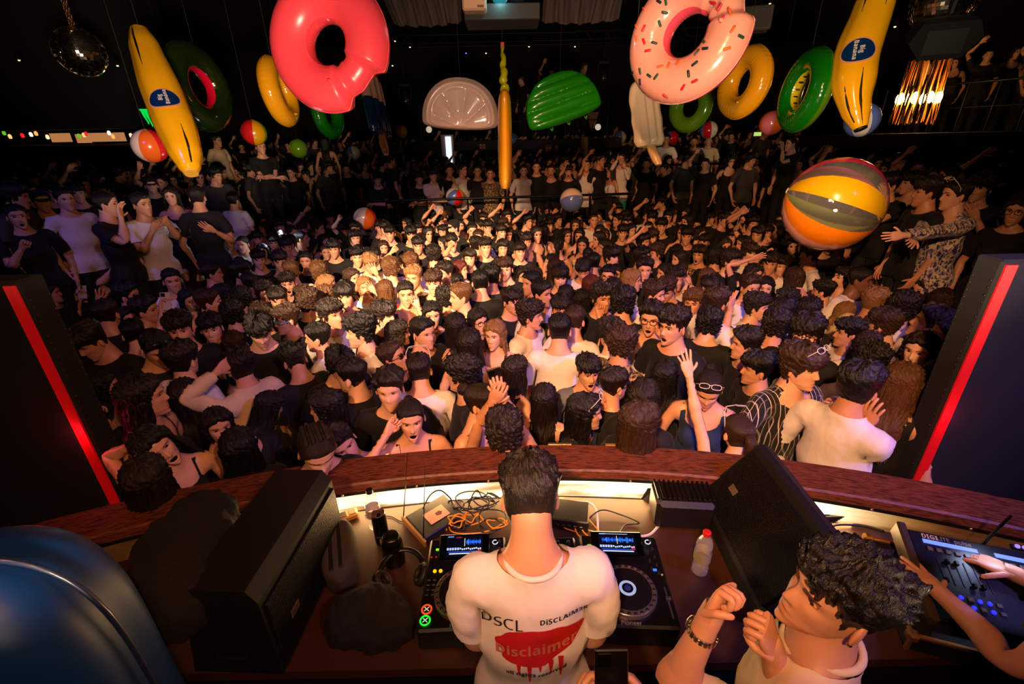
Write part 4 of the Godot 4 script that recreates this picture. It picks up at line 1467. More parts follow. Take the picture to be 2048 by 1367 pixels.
# ---------------------------------------------------------------- who stands where: photo x y, way the face turns (0 = to the stage, 90 = towards the tinsel lamp's side); hair; clothes; extras; label
const WHO := [
"205 778 80;long k;strap k;h172,822 p;young woman in shadow by the red stripe, phone in her fist",
"287 797 75;long k;strap k;;young woman with long black hair in profile behind the grinning one in front",
"327 884 15;long k;strap k;m h265,866 kfist L;grinning young woman with black hair, hand lifted to her own hair, at the counter",
"195 675 -65;fringe d;tee k;D;young man in profile with shaved sides and black tee, just above the shadowed woman",
"305 690 18;crop k;tee k;s D;young man in black tee with pale chest print, shades pushed up on his short hair",
"297 962 170;long d;tee k;z1.47;back of a low dark head against the wooden counter's outer edge",
"366 722 135;side d;tee w;;dark-haired young man from behind in white tee, next to the raised beckoning hand",
"372 792 172;long d;strap k;;long straight dark hair seen from behind, below the raised beckoning hand",
"480 735 -160;side d;shirt c;h430,730 krelaxed;young man from behind in a cream shirt with stitched yoke, wavy dark hair",
"530 815 105;long k;tee k;D;young woman with sleek black hair in profile in front of the cream shirt",
"437 852 5;long k;strap k;m;young woman shouting with furrowed brow, bare shoulder, near the counter's dark corner",
"480 897 180;wavy k;tee k;z1.46;dark tousled head from behind beside the shouting woman with furrowed brow",
"592 722 -165;curly_fade k;tee k;D;young man from behind with a line design shaved into his fade, bare nape",
"653 817 -105;long k;tee k;;young woman with long black hair in profile, in the dark before the counter",
"630 886 5;braids d;tee k;D z1.46;young woman bowing her head, hair in tight braids, at the counter rim",
"637 675 -120;crop k;tee w;;young man with neat black hair in profile, white collar showing, below the curly head",
"674 724 25;fringe_long k;tee k;D;young man looking down, eyes hidden by a bowl of straight dark fringe",
"697 882 12;side d;strap k;m L z1.45;smiling young woman with tilted head and closed eyes, resting at the counter",
"822 838 0;tail k;strap k;m h772,850 kfist;young woman singing with mouth wide open, fist raised, gold sequin top",
"840 742 178;crop d;tee w;s;young man from behind, sunglasses on his cropped head, cord necklace, white tee",
"705 752 -135;crop k;tee k;;young man from behind with crisp faded neck and black tee, by the counter",
"792 718 65;crop b;tee k;G U;young man in dark sunglasses with chin lifted, sandy cropped hair and chain",
"925 752 -110;curly k;tee n;s;curly dark-haired young man in profile with red-framed shades on his head",
"960 805 70;bun d;tank k;;young woman with pulled-back hair and striped strap top beside the arms filming",
"1010 866 180;curly d;strap k;h984,788 h2:1006,776 p z1.46;curly head from behind at the counter, both bare arms up to film on a phone",
"940 690 178;wavy d;strap k;;long wavy brown hair from behind beside a bare tanned back",
"1032 742 130;long d;tank k;;young woman with straight brown hair and black sleeveless top, turned away",
"1175 745 22;fringe k;tee e;m;grinning young man with blunt black fringe in a grey-blue tee",
"1120 662 180;crop k;tee w;z1.67;young man from behind in a loose white tee, centre of the floor",
"1060 632 78;curly d;tee w;m z1.66;young man in white tee laughing in profile, dark curls over his forehead",
"1245 690 150;curly b;shirt p;;brown-curled young man from behind in a leopard patterned shirt",
"1228 770 130;crop d;tee k;g;young man from behind with dark-framed glasses, swept-back short hair",
"1090 800 178;long d;strap k;z1.46;long dark hair from behind just below the white loose tee's back",
"1170 826 90;long k;tee k;s z1.44;young woman in profile with white-rimmed sunglasses pushed into black hair",
"1280 848 135;long b;tee k;z1.41;glossy straight brown hair from behind, last head before the counter's centre",
"1288 798 170;half d;tee k;;dark hair pinned with a small clip, from behind, above the glossy brown hair",
"1330 752 178;long k;tee k;;very straight black hair from behind below the raised fist",
"1302 638 -8;side d;shirt w;g m h1328,662 kfist z1.66;young man in open white shirt and round glasses with fist beside his face",
"1348 654 -40;curly_fade d;tee k;m z1.64;laughing young man with curly fade and silver chain over black tee",
"1416 768 5;tail d;tank b;s D;young woman in blue sports top looking down, sunglasses on her hair",
"1475 868 -150;tail b;strap k;s h1377,722 kopen z1.46;woman at the counter with white square-rimmed shades on her ponytail, arm thrown up",
"1515 740 -72;fringe k;tee k;;young man with ear stud and heavy black fringe in profile, black tee",
"1597 735 70;fringe_long b;shirt j;s h1640,790 krelaxed;young man in black and white striped shirt, highlighted curtain hair",
"1492 690 -70;side d;tee k;;young man in profile with combed brown hair behind the one with ear stud",
"1715 776 165;side k;shirt w;h1752,850 krelaxed z1.7;man from behind in a long-sleeved white shirt, beside the striped column",
"1737 722 -160;curly k;tee w;;dark wavy head from behind, partly covered by the man in long-sleeved white shirt",
"1803 768 178;long l;tank k;;woman from behind with straight blonde-streaked hair near the red stripe",
"1838 702 -15;half d;tank w;m;young woman facing the stage with dark centre-parted hair near the red stripe",
"1872 762 178;long k;tee k;;black hair from behind tucked against the red-striped column",
"1902 674 -80;crop b;tee k;;young man with short brown hair in profile, closest to the red-striped column",
"1850 650 -80;side b;tee w;U;young man gazing upward in profile with brown swept hair",
"1698 668 -70;curly_fade k;tee w;t;young man with tight curls and fade in profile, lavender-lit tee",
"1610 668 -12;fringe_long d;tee k;g;young man with clear goggles-like glasses under a long brown fringe",
"1735 694 178;half b;tee w;;bobbed brown hair from behind beneath the tight-curled profile",
"90 512 5;long d;strap k;m U h62,500 kfist;young woman shouting upward with one arm raised at the dark edge",
"163 532 30;long d;tank c;m;young woman in pale strap top with open mouth at the dark edge",
"162 558 5;long d;strap k;h158,590 p;smiling young woman holding a slim phone upright before her face",
"100 587 72;tail d;tee k;;young woman in profile wearing a glittering necklace, at the dark edge",
"256 592 62;side k;tee k;;young man with thick dark brows in three-quarter view among dark heads",
"215 630 150;crop d;tee k;h196,598 kopen;back of a brown-haired head, ear lit red, near a spread hand",
"259 636 12;long k;tee k;m;round-faced young woman smiling between two turned heads at the dark side",
"270 668 178;crop k;tee w;;black-haired head from behind, lavender shirt, above the shades-on-hair man",
"345 562 4;crop d;tee w;z1.66;young man in white tee staring at the stage, thick straight brows",
"380 602 18;long k;tank k;h386,618 p;young woman with black hair half hidden behind her dark phone",
"292 622 62;side d;tee k;h320,612 p;person holding up a white-cased phone among the dark heads",
"418 606 85;crop b;tee k;;young man with close brown crop in clean profile, black tee",
"360 660 -22;fringe d;tee k;;young man with textured dark fringe, black tee, eyes turned aside",
"423 658 -25;fringe k;tee w;;young man in half shadow wearing a striped white and lavender tee",
"518 655 -8;fringe k;tee k;D z1.64;young man in black tee with white shoulder stripes, looking down",
"576 640 -80;curly_fade b;tee k;b;young man in slim pale-blue shades in profile, curly brown top",
"531 586 15;curly d;tee k;;curly-haired young man with pale collar over black, above the striped shoulders",
"486 600 178;curly k;tee k;;dark curly head from behind next to the pale-collared man",
"467 630 175;curly k;tee k;;second dark curly head from behind, lower, behind the striped-shoulder man",
"425 548 80;crop d;tee k;;young man with skin fade in profile above the clean brown crop",
"484 546 78;fringe k;tee n;;young man with black fringe and fade in profile, next to the skin fade",
"393 534 50;long d;tee k;;young woman with dark hair peering through the gap above the white tee",
"518 520 4;fringe d;tee k;;young man with low fringe peeping over a dark round head",
"560 524 0;fringe d;tee k;;young man in dark jacket, fringe and straight nose, beside a pale hood",
"613 522 -22;crop k;tee k;;short-haired young man in profile under the arm holding a phone",
"585 544 178;side l;tee w;;sun-streaked bowl-cut head from behind over a white stripe top",
"577 568 -8;curly_fade d;tee w;m;young man with glistening dark curls and white tee looking down",
"620 605 160;curly b;tee k;;brown curly head from behind beside the pale-blue shades",
"652 597 140;curly l;tee k;;lighter curly head touching the red and blue beach ball",
"655 572 82;half o;tee k;;fair-haired young woman in profile above the red and blue beach ball",
"640 545 170;curly l;tee c;;golden-lit curls from behind near the blonde profile",
"447 590 95;long k;tee k;;sheet of black hair in profile between the crop and the curls",
"812 588 0;crop d;tank k;h834,602 kfist;young man in black tank hiding his face behind a crossed wrist with bracelet",
"865 630 2;half k;tee k;h866,668 kfist;young woman squinting at the stage, fist with dark nails under her chin",
"722 664 -95;curly k;tee w;;young man with black curls in profile facing the beach ball, white tee",
"768 632 60;fringe_long d;tee k;;dark fringe-haired person in three-quarter view below the covered face",
"797 668 95;half d;tee k;;smooth brown hair in profile above the man in dark sunglasses",
"923 594 -80;crop l;tee w;z1.64;young man with blond brush-cut and faded sides in profile, white tee",
"890 598 -165;curly k;tee k;;black curly head from behind leaning to the blond brush-cut",
"912 655 -170;long d;strap k;;straight brown hair from behind, thin strap, below the blond brush-cut",
"956 643 32;long d;tee k;g;young woman in glasses looking out between two long-haired heads",
"990 670 -25;long o;strap k;;fair-haired young woman peeking past, face half behind her hair",
"962 566 178;crop k;tee k;;dark cropped head from behind, one of two side by side",
"985 556 172;fringe k;tee k;z1.66;taller dark head from behind in plain black tee at the floor's centre",
"868 566 -20;fringe b;tee k;;pale-lit young man with brown fringe between two curly heads",
"772 582 178;long l;tee r;;long honey-blonde hair from behind below two raised white-lit palms",
"729 574 10;half o;tee w;h708,572 h2:748,576 kflat;young woman with both palms up beside her face, in the brightest light",
"920 540 70;long r;tee w;;red-haired young woman smiling in profile in the bright light",
"1000 533 0;side d;tee w;D g;man with glasses looking down, swept dark hair, bright light",
"783 538 160;curly l;tee c;;bright golden curls from behind beside the raised phone hand",
"823 528 170;curly l;tee w;;second golden curly head from behind in the brightest light",
"828 556 -30;side o;tee w;;pale bleached face in the brightest light below the golden curls",
"738 524 12;side o;tee w;D h752,540 kopen;fair-haired young man bowing his head in the bright light",
"836 492 0;fringe d;tee k;;young man with strongly lit face and dark fringe behind the golden curls",
"868 510 160;curly d;tee k;;dark curls from behind over a bright patch of shoulders",
"890 546 -42;side d;tee w;;bright-faced young man looking toward the red-haired woman's back",
"916 566 178;bun k;tee k;;small black-haired head from behind before the two dark heads",
"1043 552 32;curly_long d;tee k;g m;long-curled young person in round glasses with mouth open",
"1070 556 178;curly_long b;tee k;;frizzy long brown hair from behind next to the round glasses",
"1082 588 60;crop k;tee w;t;young man with smooth black hair, white tee, behind the laughing profile",
"1120 556 10;fringe_long d;tee k;m;young man with curtain fringe and shadowed eyes facing the stage",
"1168 536 -10;curly_fade d;tee w;D;young man in white tee with tousled quiff looking down",
"1217 552 -15;crop k;tee k;g;young man in clear-framed glasses with fine straight brows",
"1188 526 178;crop k;tee k;;broad cropped head from behind between the quiff and clear glasses",
"1222 514 60;fringe_long k;tee k;;young man with black mullet in three-quarter view",
"1110 536 178;long b;tee k;;brown long hair from behind above the curtain fringe",
"1203 596 30;curly d;tee k;h1200,622 kfist;curly young man wiping his face with a fist",
"1165 602 178;long k;tee k;;smooth round black hair from behind beside the curly one wiping his face",
"1247 606 172;curly k;tee k;;big black curls from behind in black tee near the fist-raising man",
"1132 592 175;half d;tee k;;parted dark crown from behind above a pair of staring eyes",
"1120 620 0;fringe d;tee k;;young man with only his eyes and fringe showing over a shoulder",
"1150 642 165;crop b;tee w;z1.64;young man from behind with brown fade, an arm laid over his back",
"1222 668 -150;curly d;tee w;;dark tousled head beside the leopard patterned shirt",
"1263 562 95;half o;tee w;;blonde hair in profile next to the yellow and green ball",
"1338 574 -20;curly_fade b;tee k;D;young man with short brown curls looking down, black tee",
"1307 590 70;side b;shirt w;;young man with ear stud and brown fringe in profile, pale shirt",
"1225 580 -10;half d;tee k;;woman's forehead and eyes over the big black curls",
"1182 572 150;long r;tee k;;reddish hair from behind below the white tee with quiff",
"1283 516 70;side k;tee k;;young man in profile with necklace under the yellow ball's arm",
"1052 484 12;fringe d;tank k;h1050,478 kopen;young man in black tank with hand over his eyes, elbow high",
"1398 510 -20;curly d;tee p;m;shouting curly young man in printed black tee",
"1432 516 172;curly d;tee k;;dark curls from behind beside the shouting curly man",
"1460 522 62;curly d;tee k;h1470,540 kfist;curly profile with hand near the chin next to straight blonde-brown hair",
"1413 558 165;long l;tee k;;straight caramel hair from behind above the red and blue held ball",
"1540 528 -4;fringe d;tee w;z1.64;freckled young man with dark crop and white tee looking straight at the stage",
"1506 550 42;long d;tee k;h1505,508 kopen;young woman with closed eyes below a raised hand with ring",
"1529 576 -4;half k;tee k;;young woman with black centre parting looking down, next to the held ball",
"1588 556 -150;wavy b;tee k;;wavy brown mane from behind in the warm light",
"1386 606 -14;curly l;tee k;m;curly young man lit red with open mouth beside the held ball",
"1512 614 80;curly d;tee w;h1462,606 kopen z1.62;young man holding up the red and blue ball on his palm, lavender tee",
"1432 606 150;side b;tee w;;soft brown hair from behind just below the held ball",
"1418 648 178;curly k;tee k;;dark round head from behind beneath the ball holder's elbow",
"1572 602 -62;curly_long k;tee k;;young woman in shadowed profile with full dark curls",
"1645 584 -100;curly_fade k;tee w;h1602,572 krelaxed;young man with curly top and skin fade, arm raised, white shirt",
"1680 560 -60;curly d;tee w;U;young man with head thrown back, short curls, white tee",
"1620 512 -92;curly_fade d;tee w;;young man in profile with tall curly quiff beneath the striped clear ball",
"1690 626 150;half o;tee w;;blonde bob from behind under the curly fade",
"1617 626 178;side d;tee k;;brown-streaked head from behind above the goggles-like glasses",
"1552 652 175;curly d;tee w;;tousled brown curls from behind with lavender collar below",
"1565 628 170;side k;tee k;;dark shiny head from behind before the shadowed profile",
"1718 560 80;buzz k;tee w;d;dark-skinned young man with short hair in profile, white tee",
"1813 510 -14;curly d;shirt w;g z1.66;young man in black-framed glasses and white shirt below the patterned shirt",
"1760 498 42;crop d;tee w;s;young man with shades on his forehead and sweatshirt lit violet",
"1817 560 -58;curly_fade b;tee k;;young man with auburn curls in three-quarter view below the white shirt",
"1848 582 -42;long k;tee k;;young woman with dark hair in profile, pale lit cheek, by the wall of the column",
"1882 604 178;long b;tee k;;chestnut straight hair from behind near the column",
"1886 568 160;long b;tee k;;second chestnut head from behind, higher, beside the black ringlets",
"1748 606 150;side o;tee c;;blond streaked short hair from behind in the warm light",
"1808 616 160;curly d;tee w;;big brown curls from behind next to the blond streaked head",
"1768 650 -120;fringe_long b;tee w;;brown layered hair in half profile, ear showing, white tee",
"1906 580 178;curly_long k;strap c;;long black ringlets from behind over a bare shoulder",
"1936 536 -42;half d;strap k;m h1912,560 kopen;woman shouting with hand held up, bare arm, close to the column's top",
"1762 556 150;long l;tee k;;light brown long hair from behind next to the dark-skinned profile",
"1856 526 178;bun k;tee k;;small dark bun from behind under the patterned shirt",
"130 400 22;crop k;tee w;f0.8 z1.64;muscular young man in tight white tee standing raised above the pit",
"212 410 78;buzz k;tee k;f0.8 z1.64 h238,425 krelaxed;young man in black tee with tunnel earring, hand at his lips, on the raised side",
"283 410 35;crop k;tee w;f0.8 z1.6 h302,452 h2:332,438 krelaxed t;young man in white tee and pale studded belt, hands lifted, on the raised side",
"343 394 -12;long d;dress k;f0.8 z1.58;tall long-haired woman in black dress on the raised side",
"396 396 165;crop k;tee k;f0.8 z1.62 h425,452 krelaxed;young man in black tee with his back turned on the raised side",
"35 434 6;crop k;tee k;f0.7 z1.62 m h40,486 kfist;bearded man in black tee with fist before him at the photo's dark edge",
"84 404 12;cap k;tee k;f0.8;young man in dark cap behind the bearded man",
"155 388 5;fringe k;tee k;f0.8;face between the muscular man's shoulder and the tunnel earring",
"105 386 5;fringe k;tee k;f0.8;dim face above the dark cap on the raised side",
"303 372 5;cap k;tee k;f0.8;person in a black baseball cap under the tall yellow banana's tip",
"298 350 -5;long b;tee k;f0.8;brown-haired woman behind the black baseball cap",
"467 402 150;crop k;tee w;f0.5 z1.62;young man in violet-lit printed tee turned away, raising a camera",
"521 295 20;crop d;tee k;f2.0 z1.66 X;guard in tight black tee standing above all with arms folded, hand at chin",
"1778 372 -52;fringe k;tee k;f0.8 h1768,388 krelaxed;young man with hand over his mouth on the raised side by the clear ball",
"1822 368 -60;fringe d;tank k;f0.8;young man in sleeveless black top, second on the raised side from the clear ball",
"1855 386 -75;fringe d;tee k;f0.8;young man with fringe in profile, third on the raised side from the clear ball",
"1912 392 -62;crop d;shirt q;f0.8 s h1788,462 h2:1828,472 kflat;young man in white and violet palm-print shirt stretching both arms down",
"1960 378 -20;fringe_long k;tee k;f0.8 z1.64 h1957,426 kopen;big young man in black tee behind the palm-print shirt",
"1897 353 -72;crop d;tee k;f0.8;dim profile behind the palm-print shirt's sunglasses",
"2032 424 -25;half d;tee k;f0.8 g;woman in glasses holding a cup at the photo's dark edge",
"2003 500 -15;half d;strap k;m z1.7;laughing woman's face just over the column's top",
"838 358 3;fringe k;tee k;f0.9 X;young man in black v-neck with folded arms at the back rail",
"866 352 8;fringe d;tee w;f0.9 X;young man in bright white tee leaning on the back rail, beside folded arms",
"899 342 4;crop k;tee k;f0.9 h908,358 kfist;young man in black with clasped fists at the back rail",
"925 340 60;crop k;tee w;f0.9;dark head turned away over a violet-lit shirt behind the back rail",
"955 343 3;crop k;tee k;f0.9;young man in plain black tee leaning on the back rail near the hanging banana",
"980 348 3;crop d;tee p;f0.9;young man in black tee with white scribble print beside the hanging banana",
"755 360 -8;fringe k;tee k;f0.9 X;young man in black resting forearms on the back rail's far end",
"781 322 120;crop k;tee k;f1.1;dark head turned from the stage lit by a phone behind the rail",
"1047 342 6;crop k;tee w;f0.9;young man in white tee with square chest print at the back rail",
"1073 335 -3;crop d;tee k;f0.9;young man in black tee with tiny logo at the back rail",
"1102 342 -2;crop d;shirt k;f0.9 m;young man shouting in black polo at the back rail",
"1137 344 -3;fringe k;tee k;f0.9 m h1132,328 kfist;young man in black with fist up, at the rail above the pink-blue ball",
"1173 334 0;crop d;tee w;f0.9 z1.62 h1167,326 krelaxed U;young man in loose white tee with hand before his face at the rail",
"1200 322 60;crop k;tee k;f0.9;young man in black turned to the seated woman at the rail",
"1222 345 -72;long b;strap w;f0.9 z1.45;long-haired woman in profile, knees drawn up on the rail's ledge",
"1243 318 -5;long k;crop w;f0.9 h1235,314 h2:1250,330;young woman in pale crop top and teal skirt with arms lifted",
"1333 280 5;crop d;tee w;f1.3;person in white tee behind the rail beneath the white ice lolly",
"1388 284 -5;crop d;tee g;f1.3;person in dark grey tee behind the far rail by the balls",
"1417 282 0;crop d;tee c;f1.3;person in beige tee with long sleeves at the far rail",
"1583 288 -60;buzz k;tee k;f2.0 h1566,290 kgrip;shaven-headed man in black drinking, raised above the crowd",
"433 282 60;crop k;tee c;f1.6;person in beige top and trousers standing on the far upper tier",
"650 286 170;long k;top k;f1.6;woman in black cropped top from behind on the far upper tier",
"1155 440 5;crop k;tee k;G;bearded man in dark sunglasses under the pink and blue ball",
"1098 424 -12;crop k;tee k;h1110,436 h2:1118,432 kfist;young man in the middle with hands joined overhead",
"908 456 -60;cap k;shirt k;m;young man in brimmed dark cap and open black shirt",
"888 432 178;buzz l;tee k;;fair shaved head from behind above the brimmed cap",
"790 414 60;half d;tee k;;woman in profile in front of the back rail below folded arms",
"975 456 6;fringe d;tee k;;young man with fringe in front of the hanging banana's tip",
"945 462 3;crop d;tee k;;young man with high forehead beside the fringe below the banana's tip",
"1040 414 2;fringe d;tee k;h1062,432 pf;young man gazing up by a blazing phone torch near the banana's tip",
"1325 406 -70;fringe d;tee w;;young man in white tee in profile at the back of the pit",
"1236 420 0;fringe k;tee k;;fringe-haired person under the rail's end",
"1245 466 5;fringe d;tee k;;young man with straight fringe just beyond the yellow and white ball",
"1458 386 -20;fringe k;tee k;;young man in black tee turned aside at the pit's dim back",
"1480 398 -10;crop k;tee w;d;dark-skinned man in pale tee next to the turned-aside black tee",
"526 504 -4;long d;tee k;;dark-haired young woman with a calm pale face under the phone torch",
"603 478 80;buzz k;tee k;;young man with shaved sides in profile beside the phone torch",
"548 486 -5;fringe k;tee b;h572,474 pf;young man raising a phone whose torch blazes white",
"637 458 60;crop k;tee b;h632,490 p;young man in blue collar behind a dark phone held in two hands",
"660 436 -5;fringe k;tee k;;young man with lifted chin and black fringe at the dim side",
"600 440 -2;cap k;tee k;;young man in dark cap with hand near his mouth",
"1398 468 60;half d;tee k;;woman in half profile among the lit heads below the white tee profile",
"1560 440 -8;half d;tee k;;smiling woman at the edge of the clear ball's lower curve",
"1583 472 -10;fringe k;tee k;;young man half hidden by the striped clear ball",
"1448 430 -5;tail d;tee k;;woman with pulled-back hair in the dim rows by the clear ball",
]

# the rest of the floor, filled in between: photo box, how many, share of lit faces, group, label
const FILL := [
[430, 1560, 535, 780, 44, "dancers wedged between the nearer heads", "head wedged in a gap of the nearer rows of dancers"],
[640, 1240, 440, 530, 24, "dancers packed between the bright floor and the back rail", "face in the tight rows between the bright floor and the back rail"],
[1240, 1560, 430, 530, 12, "dancers packed toward the clear striped ball", "face in the tight rows leading to the striped clear ball"],
[440, 690, 430, 530, 8, "dancers packed in the violet side of the pit", "dim head in the rows around the phone torches"],
]

# ---------------------------------------------------------------- hanging inflatables and beach balls
func vinyl(called: String, col: Color, rough := 0.22) -> StandardMaterial3D:
	var m := mat(called, col, rough, 0.0, {"clearcoat_enabled": true, "clearcoat": 0.6, "clearcoat_roughness": 0.08})
	return m

func facing(px: float, py: float, depth: float, yaw: float, pitch: float, roll: float) -> Transform3D:
	# z towards the stage before the turns
	var c := deep(px, py, depth)
	var d := CAM - c
	var b := Basis(Vector3.UP, atan2(d.x, d.z)) * Basis.from_euler(Vector3(deg_to_rad(pitch), deg_to_rad(yaw), deg_to_rad(roll)))
	return Transform3D(b, c)

func string_up(t: Node3D, from: Vector3) -> void:      # the thread an inflatable hangs from, up to the ceiling
	var inv := t.transform.affine_inverse()
	var top := Vector3(from.x, 6.28, from.z)
	mi("string", tubem(PackedVector3Array([inv * from, inv * top]), 0.0035, 5), mat("thread", Color(0.12, 0.11, 0.11), 0.7), t)

# part of a ring's tube between two angles; its section bulges, wrinkled near the seams
func ring_part(R: float, r: float, a0: float, a1: float, s0: float, s1: float, nu: int, ns: int, wrinkle: float, bite := false) -> ArrayMesh:
	var m := MB.new()
	var rows := []
	for j in ns + 1:
		var s := lerpf(s0, s1, float(j) / ns)
		var row := PackedVector3Array()
		for i in nu + 1:
			var a := lerpf(a0, a1, float(i) / nu)
			var k := 1.0
			var rr := r
			if bite:
				var d := rad_to_deg(wrapf(a, -PI, PI))
				var g := smoothstep(-20.0, -27.0, d) * smoothstep(-72.0, -62.0, d)
				rr = r * (1.0 - 0.30 * g * (0.8 + 0.2 * absf(sin(d * 0.13))))
				k = 1.0 - 0.085 * g
			var wr := wrinkle * (pow(absf(sin(s)), 6.0) * 0.6 + pow(absf(cos(s)), 8.0)) * sin(a * 46.0 + 2.0 * sin(a * 5.0))
			var w := rr * (1.0 + wr)
			row.append(Vector3(cos(a) * (R * k + cos(s) * w), sin(a) * (R * k + cos(s) * w), sin(s) * w * 0.92))
		rows.append(row)
	m.grid(rows)
	return m.mesh()

func swim_ring(label: String, at: Transform3D, R: float, r: float, front: Material, back: Material, inner: Material, bite := false, wrinkle := 0.02, called := "swim_ring") -> Node3D:
	var t := thing(called, label, "pool float", at)
	mi("front_skin", ring_part(R, r, 0, TAU, PI * 0.02, PI * 0.86, 120, 14, wrinkle, bite), front, t)
	mi("back_skin", ring_part(R, r, 0, TAU, -PI * 0.86, PI * 0.02, 120, 14, wrinkle, bite), back, t)
	mi("inner_band", ring_part(R, r, 0, TAU, PI * 0.86, PI * 1.14, 120, 6, wrinkle, bite), inner, t)
	var seam := PackedVector3Array()
	for i in 121:
		var a := TAU * i / 120
		var q := ring_part_edge(R, r, a, bite)
		seam.append(q)
	mi("seam", tubem(seam, 0.006, 5), front, t)
	var v := MB.new()
	v.lathe(PackedVector2Array([Vector2(0.02, 0), Vector2(0.016, 0.012), Vector2(0.008, 0.014), Vector2(0.008, 0.028), Vector2(0, 0.03)]), 12, Transform3D(Basis(Vector3.RIGHT, PI / 2), Vector3(0.25 * R, -R * 0.92, r * 0.93)))
	mi("valve", v.mesh(), front, t)
	string_up(t, at * Vector3(0, R + r, 0))
	return t

func ring_part_edge(R: float, r: float, a: float, bite: bool) -> Vector3:
	var k := 1.0
	var rr := r
	if bite:
		var d := rad_to_deg(wrapf(a, -PI, PI))
		var g := smoothstep(-20.0, -27.0, d) * smoothstep(-72.0, -62.0, d)
		rr = r * (1.0 - 0.30 * g * (0.8 + 0.2 * absf(sin(d * 0.13))))
		k = 1.0 - 0.085 * g
	return Vector3(cos(a) * (R * k + rr), sin(a) * (R * k + rr), 0.0)

# a flat lilo: an outline filled with an inflated profile; height as a function of the place
func lilo(outline: Callable, n: int, rings: int, puff: Callable) -> ArrayMesh:
	var m := MB.new()
	for side in [1, -1]:
		var rows := []
		for j in rings + 1:
			var f := float(j) / rings
			var row := PackedVector3Array()
			for i in n:
				var o: Vector2 = outline.call(float(i) / n)
				var p := o * f
				row.append(Vector3(p.x, p.y, side * puff.call(p, f)))
			rows.append(row)
		m.grid(rows, true, side > 0)
	return m.weld().mesh()

func gore(r: float, a0: float, a1: float, l0 := -0.47, l1 := 0.47) -> ArrayMesh:
	var m := MB.new()
	var rows := []
	for j in 15:
		var la := lerpf(l0, l1, j / 14.0) * PI
		var row := PackedVector3Array()
		for i in 9:
			var u := i / 8.0
			var a := -lerpf(a0, a1, u)
			var rr := r * (1.0 + 0.012 * sin(u * PI) * cos(la))
			row.append(Vector3(cos(la) * cos(a), sin(la), cos(la) * sin(a)) * rr)
		rows.append(row)
	m.grid(rows)
	return m.mesh()

func beach_ball(label: String, px: float, py: float, diam: float, cols: Array, axis: Vector3, spin: float, real := 0.38, hung := true) -> Node3D:
	var depth := F * real / diam
	var c := deep(px, py, depth)
	var t := thing("beach_ball", label, "beach ball", Transform3D(along(axis).rotated(axis.normalized(), deg_to_rad(spin)), c))
	var r := real / 2
	var n := cols.size()
	for i in n:
		var m: Material = vinyl("ball_" + str(cols[i]), BALL[cols[i]])
		mi("panel", gore(r, TAU * i / n, TAU * (i + 1) / n), m, t)
	for s in [-1, 1]:
		var cap := MB.new()
		cap.lathe(PackedVector2Array([Vector2(r * 0.14, -0.004), Vector2(r * 0.12, r * 0.012), Vector2(0, r * 0.02)]), 16, Transform3D(Basis(Vector3.RIGHT, 0.0 if s > 0 else PI), Vector3(0, s * r * 0.985, 0)))
		mi("end_cap", cap.mesh(), vinyl("ball_w", BALL["w"]), t)
	if hung: string_up(t, c + Vector3(0, r, 0))
	return t

const BIGTURN := 3.5
const BALL := {"w": Color(0.92, 0.88, 0.84), "r": Color(0.88, 0.12, 0.16), "y": Color(0.95, 0.68, 0.06), "g": Color(0.45, 0.68, 0.08), "b": Color(0.38, 0.48, 0.78), "o": Color(0.95, 0.42, 0.14), "p": Color(0.92, 0.5, 0.55), "Y": Color(0.95, 0.72, 0.28), "W": Color(0.90, 0.80, 0.74)}

